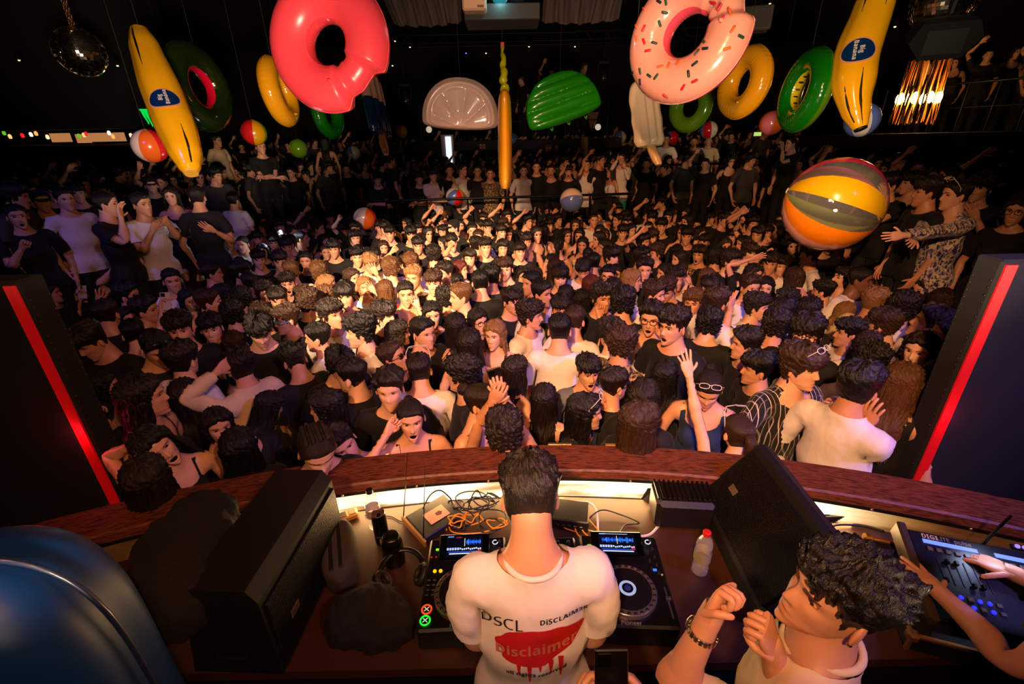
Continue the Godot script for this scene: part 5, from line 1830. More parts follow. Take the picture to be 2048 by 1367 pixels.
func banana(label: String, pts: Array, rad: Array, sticker_at: float, cut_end: bool, roll: float) -> void:
	var mid: Vector3 = pts[pts.size() / 2]
	var t := thing("banana_float", label, "pool float", xf(mid))
	var local := []
	for p in pts: local.append(p - mid)
	var path := curve(local, 12)
	var n := path.size()
	var rr := func(u: float) -> float: return table(rad, u)
	var view := (CAM - mid).normalized()
	var frame := func(i: int) -> Basis:
		var d := (path[mini(i + 1, n - 1)] - path[maxi(i - 1, 0)]).normalized()
		var z := (view - d * view.dot(d)).normalized()
		return Basis(d.cross(z), d, z)
	var m := MB.new()
	var rows := []
	for i in n:
		var b: Basis = frame.call(i)
		var row := PackedVector3Array()
		for s in 40:
			var a := TAU * s / 40
			var k := 1.0 - 0.05 * pow(absf(sin(a * 2.5 + roll)), 10.0)
			row.append(path[i] + (b.x * cos(a) + b.z * sin(a)) * rr.call(float(i) / (n - 1)) * k)
		rows.append(row)
	m.grid(rows, true, true, true)
	mi("skin", m.mesh(), vinyl("banana_yellow", Color(0.98, 0.71, 0.06)), t)
	# black print lines along the ridges, as thin raised strokes
	var strokes := [[0.02, 0.34, 0.45], [0.70, 0.99, -0.28]] if cut_end else [[0.0, 0.30, 0.5], [0.02, 0.26, -0.5], [0.70, 0.99, 0.42], [0.66, 0.99, -0.38]]
	for q in strokes:
		var sp := PackedVector3Array()
		var sr := PackedFloat32Array()
		for k in 18:
			var u := lerpf(q[0], q[1], k / 17.0)
			var i := int(u * (n - 1))
			var b: Basis = frame.call(i)
			var a: float = PI / 2 - q[2]
			sp.append(path[i] + (b.x * cos(a) + b.z * sin(a)) * rr.call(u) * 0.995)
			sr.append(0.011 * sin(PI * clampf(k / 17.0, 0.05, 0.95)) + 0.001)
		var st := MB.new()
		st.tube(sp, sr, 6, true)
		mi("printed_line", st.mesh(), mat("print_black", Color(0.03, 0.02, 0.01), 0.4), t)
	var tip := MB.new()
	var e := n - 1
	var tr_: float = rr.call(1.0)
	tip.tube(PackedVector3Array([path[e] - (path[e] - path[e - 3]).normalized() * 0.03, path[e] + (path[e] - path[e - 3]).normalized() * 0.02]), PackedFloat32Array([tr_ * 1.03, tr_ * 0.9]), 20)
	mi("tip", tip.mesh(), mat("print_black", Color.BLACK) if not cut_end else vinyl("banana_pale", Color(0.95, 0.75, 0.3)), t)
	# the blue oval sticker
	var i0 := int(sticker_at * (n - 1))
	var b0: Basis = frame.call(i0)
	var R0: float = rr.call(sticker_at)
	for k in 2:
		var st := MB.new()
		var f := [1.14, 1.0][k] as float
		var srows := []
		for j in 7:
			var row := PackedVector3Array()
			for s in 28:
				var a := TAU * s / 28
				var x: float = cos(a) * R0 * 0.72 * f * j / 6.0
				var y: float = sin(a) * R0 * 0.56 * f * j / 6.0
				var ang := x / R0 + (0.06 if cut_end else -0.04)
				row.append(path[i0] + b0.y * y + (b0.x * sin(ang) + b0.z * cos(ang)) * (R0 * 1.0 + 0.004 + 0.003 * k))
			srows.append(row)
		st.grid(srows, true, true)
		mi(["sticker_border", "sticker"][k], st.mesh(), mat(["sticker_rim", "sticker_blue"][k], [Color(0.92, 0.62, 0.42), Color(0.03, 0.17, 0.36)][k], 0.3), t)
	var ang := 0.06 if cut_end else -0.04
	var zb := b0.x * sin(ang) + b0.z * cos(ang)
	var xb := b0.x * cos(ang) - b0.z * sin(ang)
	var white := mat("print_white", Color(0.9, 0.85, 0.8), 0.4)
	for k in 2:
		# the words run along the banana
		var rotb := Basis(b0.y, -xb, zb) if not cut_end else Basis(-b0.y, xb, zb)
		var off: Vector3 = xb * R0 * [0.14, -0.13][k] * (1 if cut_end else -1)
		sign_text(["Big", "Banana"][k], R0 * 0.27, white, t, Transform3D(rotb, path[i0] + zb * (R0 * 0.985 + 0.016) + off), "lettering", true)
	string_up(t, mid + path[3] + Vector3(0, 0.0, 0))

func floats() -> void:
	# the two big bitten rings
	var pink := mat("ring_coral", Color(0.94, 0.27, 0.33), 0.3)
	var pink2 := vinyl("ring_coral_dark", Color(0.9, 0.24, 0.3), 0.2)
	swim_ring("huge coral pink ring with a bite notch, hung beside the drapes", facing(660, 90, 4.3, -28, -10, -4), 0.385, 0.205, pink, pink2, pink2, true, 0.010)
	var glaze := vinyl("ring_glaze", Color(0.92, 0.62, 0.55), 0.25)
	var hot := vinyl("ring_hot", Color(0.93, 0.32, 0.42), 0.22)
	var d := swim_ring("huge pale pink ring printed with coloured sprinkles and a bite notch", facing(1376, 72, 4.3, -26, -12, 76), 0.39, 0.20, glaze, hot, hot, true, 0.012)
	var rng := RandomNumberGenerator.new()
	rng.seed = 5
	var sc := [Color(0.85, 0.08, 0.2), Color(0.1, 0.16, 0.2), Color(0.1, 0.28, 0.2), Color(0.95, 0.4, 0.2)]
	for i in 46:
		var a := TAU * i / 46.0 * 3.0 + rng.randf() * 0.12
		var s := PI * lerpf(0.16, 0.74, fmod(i * 0.381 + rng.randf() * 0.1, 1.0))
		var nrm := Vector3(cos(a) * cos(s), sin(a) * cos(s), sin(s))
		var p := Vector3(cos(a) * (0.39 + cos(s) * 0.20), sin(a) * (0.39 + cos(s) * 0.20), sin(s) * 0.20 * 0.92)
		var b := along(nrm).rotated(nrm, rng.randf() * TAU)
		var m := MB.new()
		m.tube(PackedVector3Array([p - b.x * 0.032, p - b.x * 0.026, p + b.x * 0.026, p + b.x * 0.032]), PackedFloat32Array([0.005, 0.0125, 0.0125, 0.005]), 8, true)
		mi("sprinkle", m.mesh(), mat("sprinkle_%d" % (i % 4), sc[i % 4], 0.35), d)
	# plain rings
	var yel := vinyl("ring_yellow", Color(0.95, 0.66, 0.08), 0.16)
	swim_ring("small yellow ring turned almost edge-on beside the coral ring", facing(558, 184, 6.2, 70, -6, -10), 0.30, 0.135, yel, yel, yel, false, 0.03)
	swim_ring("yellow ring turned toward the stage beneath the sprinkled ring", facing(1488, 166, 6.2, -50, -6, 12), 0.305, 0.145, yel, yel, yel, false, 0.03)
	var dg := vinyl("ring_dark_green", Color(0.10, 0.17, 0.025), 0.15)
	var lime := vinyl("ring_lime", Color(0.34, 0.52, 0.06), 0.18)
	var melon := vinyl("ring_melon", Color(0.9, 0.04, 0.22), 0.25)
	swim_ring("dark green ring with hot pink inside, behind the cut-end banana", facing(396, 176, 6.3, 52, -4, -18), 0.39, 0.17, dg, dg, melon, false, 0.015)
	var green := vinyl("ring_green", Color(0.05, 0.42, 0.04), 0.16)
	var inner := vinyl("ring_inner_yellow", Color(0.8, 0.72, 0.1), 0.25)
	var k := swim_ring("bright green ring with yellow seeded inside, before the curved banana", facing(1610, 182, 5.3, -62, -6, 16), 0.31, 0.135, green, lime, inner, false, 0.025)
	for i in 14:
		var a := TAU * i / 14.0
		var sd := MB.new()
		sd.ball(Transform3D(Basis(Vector3(-sin(a), cos(a), 0), Vector3(0, 0, 1), Vector3(cos(a), sin(a), 0)) * Basis.from_scale(Vector3(0.016, 0.03, 0.006)), Vector3(cos(a), sin(a), 0) * 0.178), 10, 6)
		mi("seed", sd.mesh(), mat("print_black", Color.BLACK), k)
	swim_ring("small dim green ring below the sprinkled ring", facing(1381, 213, 8.2, -34, -4, 10), 0.30, 0.13, lime, lime, lime, false, 0.02)
	swim_ring("small green ring mostly hidden below the coral ring", facing(656, 228, 8.4, 58, -4, -6), 0.30, 0.125, green, green, green, false, 0.03)
	# citrus slice and green slice lilos
	var half := func(u: float) -> Vector2:      # a half disc with rounded corners, flat side down
		var a := u * TAU
		var x := cos(a)
		var y := sin(a)
		return Vector2(signf(x) * pow(absf(x), 0.9) * 0.64, (y if y > 0 else -pow(-y, 0.45) * 0.30) * 0.60 - 0.0)
	var lemon := func(p: Vector2, f: float) -> float:
		var rim := exp(-pow((f - 0.86) / 0.09, 2.0)) * 0.085
		var q := p + Vector2(0, 0.13)
		var a := atan2(q.y, q.x)
		var seg := absf(sin(a * 4.5))
		var fl := 0.05 * pow(seg, 0.5) * smoothstep(0.05, 0.25, q.length()) * smoothstep(0.78, 0.68, f) + 0.02
		return (rim + fl * 1.0) * sqrt(maxf(0, 1 - pow(f, 12.0)))
	var s1 := thing("citrus_slice_float", "half round white citrus slice float with pressed segments", "pool float", facing(921, 236, 7.6, -4, 0, -3))
	mi("skin", lilo(half, 120, 44, lemon), vinyl("float_white", Color(0.90, 0.76, 0.70), 0.2), s1)
	string_up(s1, s1.transform * Vector3(0, 0.55, 0))
	var ribs := func(p: Vector2, f: float) -> float:
		return (0.045 + 0.065 * sqrt(absf(sin((p.y + 0.02) * PI / 0.16)))) * sqrt(maxf(0.0, 1.0 - pow(f, 7.0)))
	var s2 := thing("green_slice_float", "half round bright green ribbed float hung at a slant", "pool float", facing(1128, 222, 7.6, 8, -8, 17))
	mi("skin", lilo(half, 120, 40, ribs), vinyl("float_green", Color(0.12, 0.55, 0.03), 0.22), s2)
	for q in 3: mi("tie_loop", tubem(curve([Vector3(-0.3 + 0.3 * q, -0.19, 0.03), Vector3(-0.28 + 0.3 * q, -0.235, 0.03), Vector3(-0.26 + 0.3 * q, -0.19, 0.03)], 4), 0.012, 6), vinyl("float_green", Color.GREEN), s2)
	string_up(s2, s2.transform * Vector3(0.1, 0.55, 0))
	# the golden float hanging edge-on with a lime crown
	var g0 := deep(1009, 185, 5.6)
	var t := thing("golden_float", "narrow golden lilo hanging edge-on with twisted lime green crown", "pool float", xf(g0))
	var low := deep(1011, 374, 5.35) - g0
	var body := MB.new()
	var rows := []
	for j in 25:
		var u := j / 24.0
		var c := Vector3.ZERO.lerp(low, u)
		var w := pow(sin(clampf(u, 0.004, 0.996) * PI), 0.11)
		var row := PackedVector3Array()
		for s in 28:
			var a := -TAU * s / 28
			var lobe := 1.0 + 0.10 * absf(sin(a * 3.0))
			row.append(c + Vector3(cos(a) * 0.082 * w * lobe, 0, sin(a) * 0.36 * w))
		rows.append(row)
	body.grid(rows, true, true, true)
	mi("skin", body.mesh(), vinyl("float_gold", Color(0.82, 0.56, 0.10), 0.25), t)
	var top := deep(1005, 97, 5.7) - g0
	var cr := MB.new()
	var crp := PackedVector3Array()
	var crr := PackedFloat32Array()
	for j in 25:
		var u := j / 24.0
		crp.append(top * u + Vector3(0.008 * sin(u * 20), 0.02, 0.012 * cos(u * 18)))
		crr.append(table([0, 0.055, 0.1, 0.05, 0.14, 0.03, 0.22, 0.05, 0.45, 0.042, 0.7, 0.035, 0.9, 0.02, 1.0, 0.012], u) * (1 + 0.12 * sin(u * 34)))
	cr.tube(crp, crr, 12)
	mi("crown", cr.mesh(), vinyl("crown_lime", Color(0.55, 0.55, 0.03), 0.22), t)
	mi("tie", boxm(Vector3(0.05, 0.08, 0.03), 0.01), mat("tie_orange", Color(0.7, 0.2, 0.06), 0.5), t, xf(top + Vector3(0, 0.03, 0)))
	string_up(t, g0 + top)
	# ice lollies
	lolly("striped ice lolly float, white above blue, beside the coral ring", [735, 140, 764, 272], 7.2, false)
	lolly("white ribbed ice lolly float with a bite and a tilted stick", [1284, 158, 1300, 292], 6.9, true)
	# bananas
	banana("tall banana float with flat cut end and blue oval sticker, beside dark green ring", [deep(280, 66, 5.3), deep(304, 130, 5.2), deep(336, 212, 5.1), deep(366, 290, 5.0), deep(382, 344, 4.95)], [0, 0.105, 0.15, 0.16, 0.4, 0.205, 0.6, 0.205, 0.8, 0.165, 0.93, 0.11, 1.0, 0.075], 0.55, true, 0.3)
	banana("curved banana float with black tip and blue oval sticker, beside tinsel lamp", [deep(1772, -60, 4.7), deep(1742, 30, 4.75), deep(1714, 110, 4.8), deep(1708, 190, 4.8), deep(1721, 256, 4.8)], [0, 0.10, 0.2, 0.185, 0.45, 0.21, 0.65, 0.205, 0.85, 0.135, 0.95, 0.085, 1.0, 0.065], 0.56, false, 0.0)
	# hung beach balls
	beach_ball("white and orange-red beach ball beside the cut-end banana", 300, 292, 62, ["W", "W", "o", "r", "r", "o"], Vector3(0.1, 1, 0.15), -62)
	beach_ball("red, yellow and green beach ball over the guard's head", 508, 265, 47, ["r", "y", "g", "b", "w", "r"], Vector3(0.15, 1, 0.1), -5)
	beach_ball("green and blue beach ball, small, near the guard", 597, 297, 35, ["g", "b", "w", "r", "y", "g"], Vector3(0.1, 1, 0), 20)
	beach_ball("small orange and green beach ball left of the striped lolly's stick".replace("left of", "before"), 707, 306, 27, ["o", "g", "b", "w", "w", "o"], Vector3(-0.1, 1, 0), 5)
	beach_ball("small orange and blue beach ball under the moving-head lamp", 803, 264, 25, ["Y", "b", "w", "r", "o", "o"], Vector3(0.2, 1, 0), 10)
	beach_ball("small blue beach ball peeking from behind the golden float", 1025, 280, 26, ["b", "b", "r", "w", "b", "b"], Vector3(0.1, 1, 0), 0)
	beach_ball("small half red half blue beach ball under the green slice", 1240, 275, 25, ["r", "b", "b", "w", "r", "r"], Vector3(-0.1, 1, 0), 10)
	beach_ball("small red and white beach ball beside the white ice lolly", 1343, 276, 27, ["r", "w", "b", "w", "b", "r"], Vector3(0.15, 1, 0), 25)
	beach_ball("white and pale blue beach ball under the small dim green ring", 1418, 260, 33, ["w", "b", "r", "w", "r", "w"], Vector3(-0.1, 1, 0), -5)
	beach_ball("salmon and white beach ball touching the bright green ring", 1543, 246, 45, ["o", "W", "o", "W", "o", "p"], Vector3(0.1, 1, 0.1), 30)
	beach_ball("blue, white and pink beach ball behind the curved banana's black tip", 1724, 240, 62, ["p", "b", "w", "b", "w", "r"], Vector3(-0.2, 1, 0.1), -30)
	# balls tossed over the crowd
	beach_ball("multicolour beach ball bouncing by the back rail", 910, 393, 36, ["b", "r", "y", "g", "w", "w"], Vector3(0.3, 0.8, 0.4), 0, 0.36, false)
	beach_ball("pale pink and blue-grey beach ball below the loose white tee at the rail", 1143, 400, 46, ["W", "W", "W", "b", "b", "r"], Vector3(1, 0.15, 0.1), 150, 0.38, false)
	beach_ball("white and orange beach ball in the lit crowd", 730, 437, 44, ["W", "o", "r", "r", "w", "W"], Vector3(0.35, 1, 0.2), -20, 0.38, false)
	beach_ball("plain yellow beach ball held up in the lit crowd", 786, 479, 38, ["Y", "Y", "Y", "Y", "Y", "Y"], Vector3(0.1, 1, 0.3), 0, 0.36, false)
	beach_ball("yellow, white and red beach ball over the middle of the crowd", 1206, 457, 34, ["Y", "w", "o", "w", "y", "y"], Vector3(0, 1, 0.15), -18, 0.36, false)
	beach_ball("yellow and green beach ball among heads, white cap on top", 1328, 525, 42, ["y", "g", "r", "w", "b", "y"], Vector3(0.2, 0.9, -0.3), 0, 0.36, false)
	beach_ball("red and pale blue beach ball resting on the lavender-tee man's raised palm", 1476, 591, 60, ["r", "b", "b", "w", "w", "r"], Vector3(-0.6, 1, 0.25), -12, 0.35, false)
	beach_ball("red, white and blue beach ball beside the black-curled profile", 686, 627, 56, ["b", "r", "w", "w", "b", "b"], Vector3(0.1, 1, 0.1), -12, 0.36, false)
	beach_ball("red, yellow and green beach ball half behind the striped column", 100, 659, 62, ["r", "y", "g", "g", "b", "r"], Vector3(0.2, 0.8, 0.7), -15, 0.36, false)
	# the large clear ball with coloured bands
	var c := deep(1665, 410, 4.4)
	var big := thing("clear_beach_ball", "large see-through beach ball with pink, yellow, orange and teal bands", "beach ball", Transform3D(along(Vector3(0.88, -0.30, 0.42)), c))
	var clear := mat("clear_vinyl", Color(0.95, 0.92, 0.85, 0.08), 0.04, 0.0, {"transparency": BaseMaterial3D.TRANSPARENCY_ALPHA})
	var bands := [["pink_band", Color(0.9, 0.36, 0.60)], null, ["hot_band", Color(0.88, 0.15, 0.38)], null, ["yellow_band", Color(0.88, 0.68, 0.04)], null, ["orange_band", Color(0.97, 0.52, 0.02)], ["rose_band", Color(0.9, 0.6, 0.55)], ["teal_band", Color(0.15, 0.42, 0.38)], null, ["lime_band", Color(0.55, 0.6, 0.2)], null]
	for i in 12:
		var m: Material = clear if bands[i] == null else vinyl(bands[i][0], bands[i][1])
		mi("clear_panel" if bands[i] == null else "colour_panel", gore(0.43, TAU * i / 12 + BIGTURN, TAU * (i + 1) / 12 + BIGTURN, -0.485, 0.485), m, big)
	for s in [-1, 1]:
		var cap := MB.new()
		cap.lathe(PackedVector2Array([Vector2(0.03, 0), Vector2(0.025, 0.008), Vector2(0, 0.01)]), 16, Transform3D(Basis(Vector3.RIGHT, 0.0 if s > 0 else PI), Vector3(0, s * 0.428, 0)))
		mi("end_cap", cap.mesh(), vinyl("ball_w", BALL["w"]), big)

func lolly(label: String, box: Array, depth: float, white: bool) -> void:
	var a := deep(box[0], box[1], depth)
	var b := deep(box[2], box[3], depth)
	var h := a.distance_to(b)
	var up := (a - b).normalized()
	var v := (CAM - a).normalized()
	var turn := 0.9 if not white else 0.35
	v = v.rotated(Vector3.UP, turn)
	v = (v - up * v.dot(up)).normalized()
	var t := thing("ice_lolly_float", label, "pool float", Transform3D(Basis(up.cross(v), up, v), b))
	var wd := 0.27 if not white else 0.235
	var parts := [[0.0, 0.5, "blue"], [0.5, 0.86, "white"], [0.86, 1.0, "red"]] if not white else [[0.0, 1.0, "cream"]]
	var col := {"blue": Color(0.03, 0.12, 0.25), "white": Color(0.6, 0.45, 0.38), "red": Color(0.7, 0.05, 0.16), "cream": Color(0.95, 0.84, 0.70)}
	for q in parts:
		var m := MB.new()
		var rows := []
		for j in 25:
			var u := lerpf(q[0], q[1], j / 24.0)
			var y := u * h
			var w := wd * sqrt(maxf(0.0, 1.0 - pow(clampf((u - 0.72) / 0.28, 0, 1), 2.6))) * (1.0 - 0.18 * smoothstep(0.08, 0.0, u))
			if white: w *= 1.0 + 0.03 * sin(u * 21.0)
			var row := PackedVector3Array()
			for s in 48:
				var an := -TAU * s / 48
				var x := cos(an) * w
				if white and x > 0 and u > 0.62: x -= 0.16 * smoothstep(0.62, 0.70, u) * x / wd
				var rib := 0.07 + 0.045 * sqrt(absf(sin(x / wd * PI * 2.0)))
				row.append(Vector3(x, y, sin(an) * rib * minf(1.0, w / wd * 1.3) * minf(1.0, (u + 0.03) * 14.0)))
			rows.append(row)
		m.grid(rows, true, false, true)
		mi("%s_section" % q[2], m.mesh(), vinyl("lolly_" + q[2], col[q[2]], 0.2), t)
	var st := MB.new()
	var rows := []
	for j in 13:
		var u := j / 12.0
		var row := PackedVector3Array()
		var w := 0.075 * pow(sin(clampf(u, 0.03, 0.9) * PI), 0.2)
		for s in 20:
			var an := -TAU * s / 20
			row.append(Vector3(cos(an) * w + (0.10 * (1 - u) if white else 0.0), (u - 1.0) * 0.34 + 0.04, sin(an) * w * 0.8))
		rows.append(row)
	st.grid(rows, true, false, true)
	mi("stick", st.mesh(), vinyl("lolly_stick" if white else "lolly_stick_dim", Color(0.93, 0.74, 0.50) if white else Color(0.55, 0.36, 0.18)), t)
	string_up(t, a)

# ---------------------------------------------------------------- the booth
const BOOTH := Vector3(0.07, 0, 3.0)

func arc_at(R: float, deg: float, y: float) -> Vector3:
	return BOOTH + Vector3(sin(deg_to_rad(deg)) * R, y, -cos(deg_to_rad(deg)) * R)

func arc_strip(R0: float, y0: float, R1: float, y1: float, a0: float, a1: float, n: int, rounded := 0.0) -> MB:
	var m := MB.new()
	var rows := []
	for j in 2:
		var row := PackedVector3Array()
		for i in n + 1: row.append(arc_at([R0, R1][j], lerpf(a0, a1, float(i) / n), [y0, y1][j]))
		rows.append(row)
	m.grid(rows)
	return m

func arc_block(R0: float, R1: float, y0: float, y1: float, a0: float, a1: float, n: int) -> ArrayMesh:      # R0 nearer the stage, with a small chamfer
	var m := MB.new()
	var c := 0.008
	var sec := [Vector2(R0, y0), Vector2(R0, y1 - c), Vector2(R0 + c, y1), Vector2(R1 - c, y1), Vector2(R1, y1 - c), Vector2(R1, y0)]
	for k in sec.size():
		var p: Vector2 = sec[k]
		var q: Vector2 = sec[(k + 1) % sec.size()]
		m.join(arc_strip(p.x, p.y, q.x, q.y, a0, a1, n))
	for e in 2:
		var pts := []
		for p in sec: pts.append(arc_at(p.x, [a0, a1][e], p.y))
		if e == 1: pts.reverse()
		m.face(pts)
	for i in m.v.size():
		var d := m.v[i] - BOOTH
		m.uv[i] = Vector2(atan2(d.x, -d.z) * 4.8, Vector2(d.x, d.z).length() + d.y)
	return m.mesh()

func booth() -> void:
	var wood := mat("counter_wood", Color(0.46, 0.24, 0.13), 0.5)
	wood.albedo_texture = noise("wood_grain", 0.02, FastNoiseLite.TYPE_SIMPLEX_SMOOTH, 512, ramp([[0.0, Color(0.35, 0.30, 0.28)], [0.45, Color(0.85, 0.8, 0.78)], [0.6, Color(1, 1, 1)], [1.0, Color(0.6, 0.5, 0.45)]]), 5)
	wood.uv1_scale = Vector3(1.1, 7.0, 1)
	wood.normal_enabled = true
	wood.normal_texture = noise("wood_relief", 0.03, FastNoiseLite.TYPE_SIMPLEX_SMOOTH, 512, null, 5, true, 5.0)
	wood.normal_scale = 0.5
	wood.detail_enabled = true
	wood.detail_blend_mode = BaseMaterial3D.BLEND_MODE_MUL
	wood.detail_albedo = noise("wood_scars", 0.012, FastNoiseLite.TYPE_CELLULAR, 512, ramp([[0.0, Color(0.4, 0.35, 0.32)], [0.25, Color(0.9, 0.9, 0.9)], [1.0, Color(1, 1, 1)]]), 4)
	wood.detail_mask = noise("wood_mask", 0.01, FastNoiseLite.TYPE_SIMPLEX_SMOOTH, 256, ramp([[0.45, Color(0.15, 0.15, 0.15)], [0.7, Color(0.9, 0.9, 0.9)]]), 3)
	var dark := mat("counter_trim", Color(0.05, 0.03, 0.025), 0.5)
	var t := thing("booth_counter", "curved wooden bar counter round the booth with a glowing amber panel inside", "counter")
	mi("counter_top", arc_block(4.70, 4.90, 1.485, 1.53, -36, 36, 72), wood, t)
	mi("lip", arc_block(4.705, 4.75, 1.462, 1.486, -36, 36, 72), dark, t)
	mi("front_panel", arc_block(4.82, 4.87, 0.0, 1.486, -36, 36, 72), dark, t)
	for k in 3: mi("metal_edge", arc_block(4.9, 4.904, 1.505, 1.532, [1.2, 4.6, -8.4][k], [2.6, 6.0, -8.2][k], 4), mat("edge_steel", Color(0.9, 0.75, 0.6), 0.2, 0.9), t)
	for k in 14: 
		var sc := MB.new()
		sc.ball(Transform3D(Basis.from_scale(Vector3(0.006, 0.006, 0.006)), arc_at(4.703, -27.0 + k * 4.1, 1.474)), 8, 5)
		mi("screw", sc.mesh(), mat("edge_steel", Color.WHITE), t)
	var wp := MB.new()
	wp.box(Vector3(0.026, 0.002, 0.034), xf(arc_at(4.74, -0.9, 1.5315)), 0.0)
	tag(mi("paper_scrap", wp.mesh(), mat("paper_white", Color(0.8, 0.74, 0.7), 0.8)), "small white paper scrap on the counter beyond the performer's head", "paper")
	# the glowing panel: stone-like glass, lamps behind it
	var im := Image.create(512, 32, false, Image.FORMAT_RGB8)
	var fn := FastNoiseLite.new()
	fn.seed = 3
	fn.frequency = 0.02
	fn.fractal_octaves = 4
	for y in 32:
		for x in 512:
			var u := x / 511.0
			var b := 0.0
			for c in [[0.40, 0.09, 1.0], [0.565, 0.085, 1.0], [0.705, 0.07, 1.05], [0.32, 0.03, 0.6], [0.12, 0.05, 0.35], [0.9, 0.05, 0.3], [0.49, 0.05, 0.7]]:
				b += c[2] * exp(-pow((u - c[0]) / c[1], 2.0))
			b = clampf(0.12 + b * (0.9 + 0.1 * sin(y / 31.0 * PI)), 0, 1.1)
			var st := fn.get_noise_2d(x * 1.0, y * 2.2)
			b *= 1.0 - 0.35 * clampf(st * 2.0 - 0.1, 0, 1) - 0.1 * absf(fn.get_noise_2d(x * 3.0 + 90, y * 6.0))
			im.set_pixel(x, y, Color(minf(1, b * 1.02), clampf(pow(b, 1.35) * 0.92, 0, 1), clampf(pow(b, 2.0) * 0.74, 0, 1)))
	var gm := mat("panel_glow", Color(0.3, 0.2, 0.1), 0.35)
	gm.emission_enabled = true
	gm.emission = Color.BLACK
	gm.emission_texture = ImageTexture.create_from_image(im)
	gm.emission_energy_multiplier = 1.5
	var pm := arc_strip(4.715, 1.35, 4.715, 1.475, -36, 36, 72)
	var pb := MB.new()
	var rows := []
	for j in 2:
		var row := PackedVector3Array()
		for i in 73: row.append(arc_at(4.715, lerpf(-36, 36, i / 72.0), [1.35, 1.475][j]))
		rows.append(row)
	pb.grid(rows, false, true)
	for i in pb.v.size():
		var d := pb.v[i] - BOOTH
		pb.uv[i] = Vector2(rad_to_deg(atan2(d.x, -d.z)) / 72.0 + 0.5, 1.0 - (d.y - 1.35) / 0.125)
	mi("light_panel", pb.mesh(), gm, t)
	mi("light_panel_backing", arc_block(4.73, 4.76, 1.34, 1.484, -36, 36, 48), dark, t)
	for k in 5:
		var a: float = [-15.0, -7.5, 4.5, 14.5, -1.0][k]
		var l := AreaLight3D.new()
		l.name = numbered("panel_light")
		l.area_size = Vector2(0.5, 0.11)
		l.light_color = Color(1.0, 0.55, 0.2).linear_to_srgb()
		l.light_energy = [0.20, 0.30, 0.30, 0.30, 0.18][k]
		l.shadow_enabled = true
		l.position = arc_at(4.70, a, 1.415)
		l.basis = Basis.looking_at((BOOTH + Vector3(0, 1.2, 0) - l.position).normalized())
		add_child(l, true)
	# the desk
	var desk := MB.new()
	var poly := PackedVector2Array()
	for i in 25:
		var p := arc_at(4.72, lerpf(-33, 33, i / 24.0), 0)
		poly.append(Vector2(p.x, -p.z))
	poly.append(Vector2(2.5, 0.93)); poly.append(Vector2(-2.4, 0.93))
	if Geometry2D.is_polygon_clockwise(poly): poly.reverse()
	desk.prism(poly, 0.04, Transform3D(Basis(Vector3.RIGHT, -PI / 2), Vector3(0, 1.32, 0)))
	var dm := mat("desk_laminate", Color(0.24, 0.13, 0.07), 0.42)
	var dt := thing("booth_desk", "dark brown desk carrying the decks, lit amber near the panel", "desk")
	mi("desk_top", desk.mesh(), dm, dt)
	mi("front_board", boxm(Vector3(4.6, 0.9, 0.03), 0.004), mat("desk_black", Color(0.03, 0.028, 0.028), 0.6), dt, xf(Vector3(0.05, 0.86, -0.96)))

func knob(m: MB, at: Transform3D, r: float, h: float) -> void:
	m.lathe(PackedVector2Array([Vector2(r * 1.15, 0), Vector2(r * 1.1, h * 0.25), Vector2(r * 0.85, h * 0.35), Vector2(r * 0.78, h * 0.95), Vector2(r * 0.6, h), Vector2(0, h)]), 10, at)

func deck_screen(seed_: int) -> ImageTexture:
	var im := Image.create(128, 80, false, Image.FORMAT_RGB8)
	im.fill(Color(0.015, 0.02, 0.07))
	var rng := RandomNumberGenerator.new()
	rng.seed = seed_
	im.fill_rect(Rect2i(4, 3, 22, 4), Color(0.5, 0.6, 0.9))
	if seed_ == 2: im.fill_rect(Rect2i(4, 4, 100, 2), Color(0.8, 0.85, 1))
	else: im.fill_rect(Rect2i(34, 6, 20, 5), Color(0.7, 0.05, 0.08))
	for x in range(12 if seed_ == 2 else 70, 122):
		var h := int(2 + 12 * rng.randf() * (0.4 + 0.6 * absf(sin(x * 0.14))))
		im.fill_rect(Rect2i(x, 27 - h, 1, h * 2), Color(0.10, 0.3, 0.9) if rng.randf() < 0.6 else Color(0.3, 0.6, 1.0))
	im.fill_rect(Rect2i(64, 12, 2, 30), Color(1, 1, 1))
	for x in 5: im.fill_rect(Rect2i(3 + x * 9, 46, 7, 9), Color(0.75, 0.8, 1))
	for x in 11: im.fill_rect(Rect2i(48 + x * 7, 47 + (x * 3) % 4, 5, 6), Color(0.85, 0.9, 1))
	im.fill_rect(Rect2i(8, 60, 114, 3), Color(0.2, 0.35, 0.9))
	im.fill_rect(Rect2i(12, 66, 106, 4), Color(0.9, 0.93, 1))
	im.fill_rect(Rect2i(112, 56, 12, 6), Color(0.8, 0.1, 0.1))
	return ImageTexture.create_from_image(im)

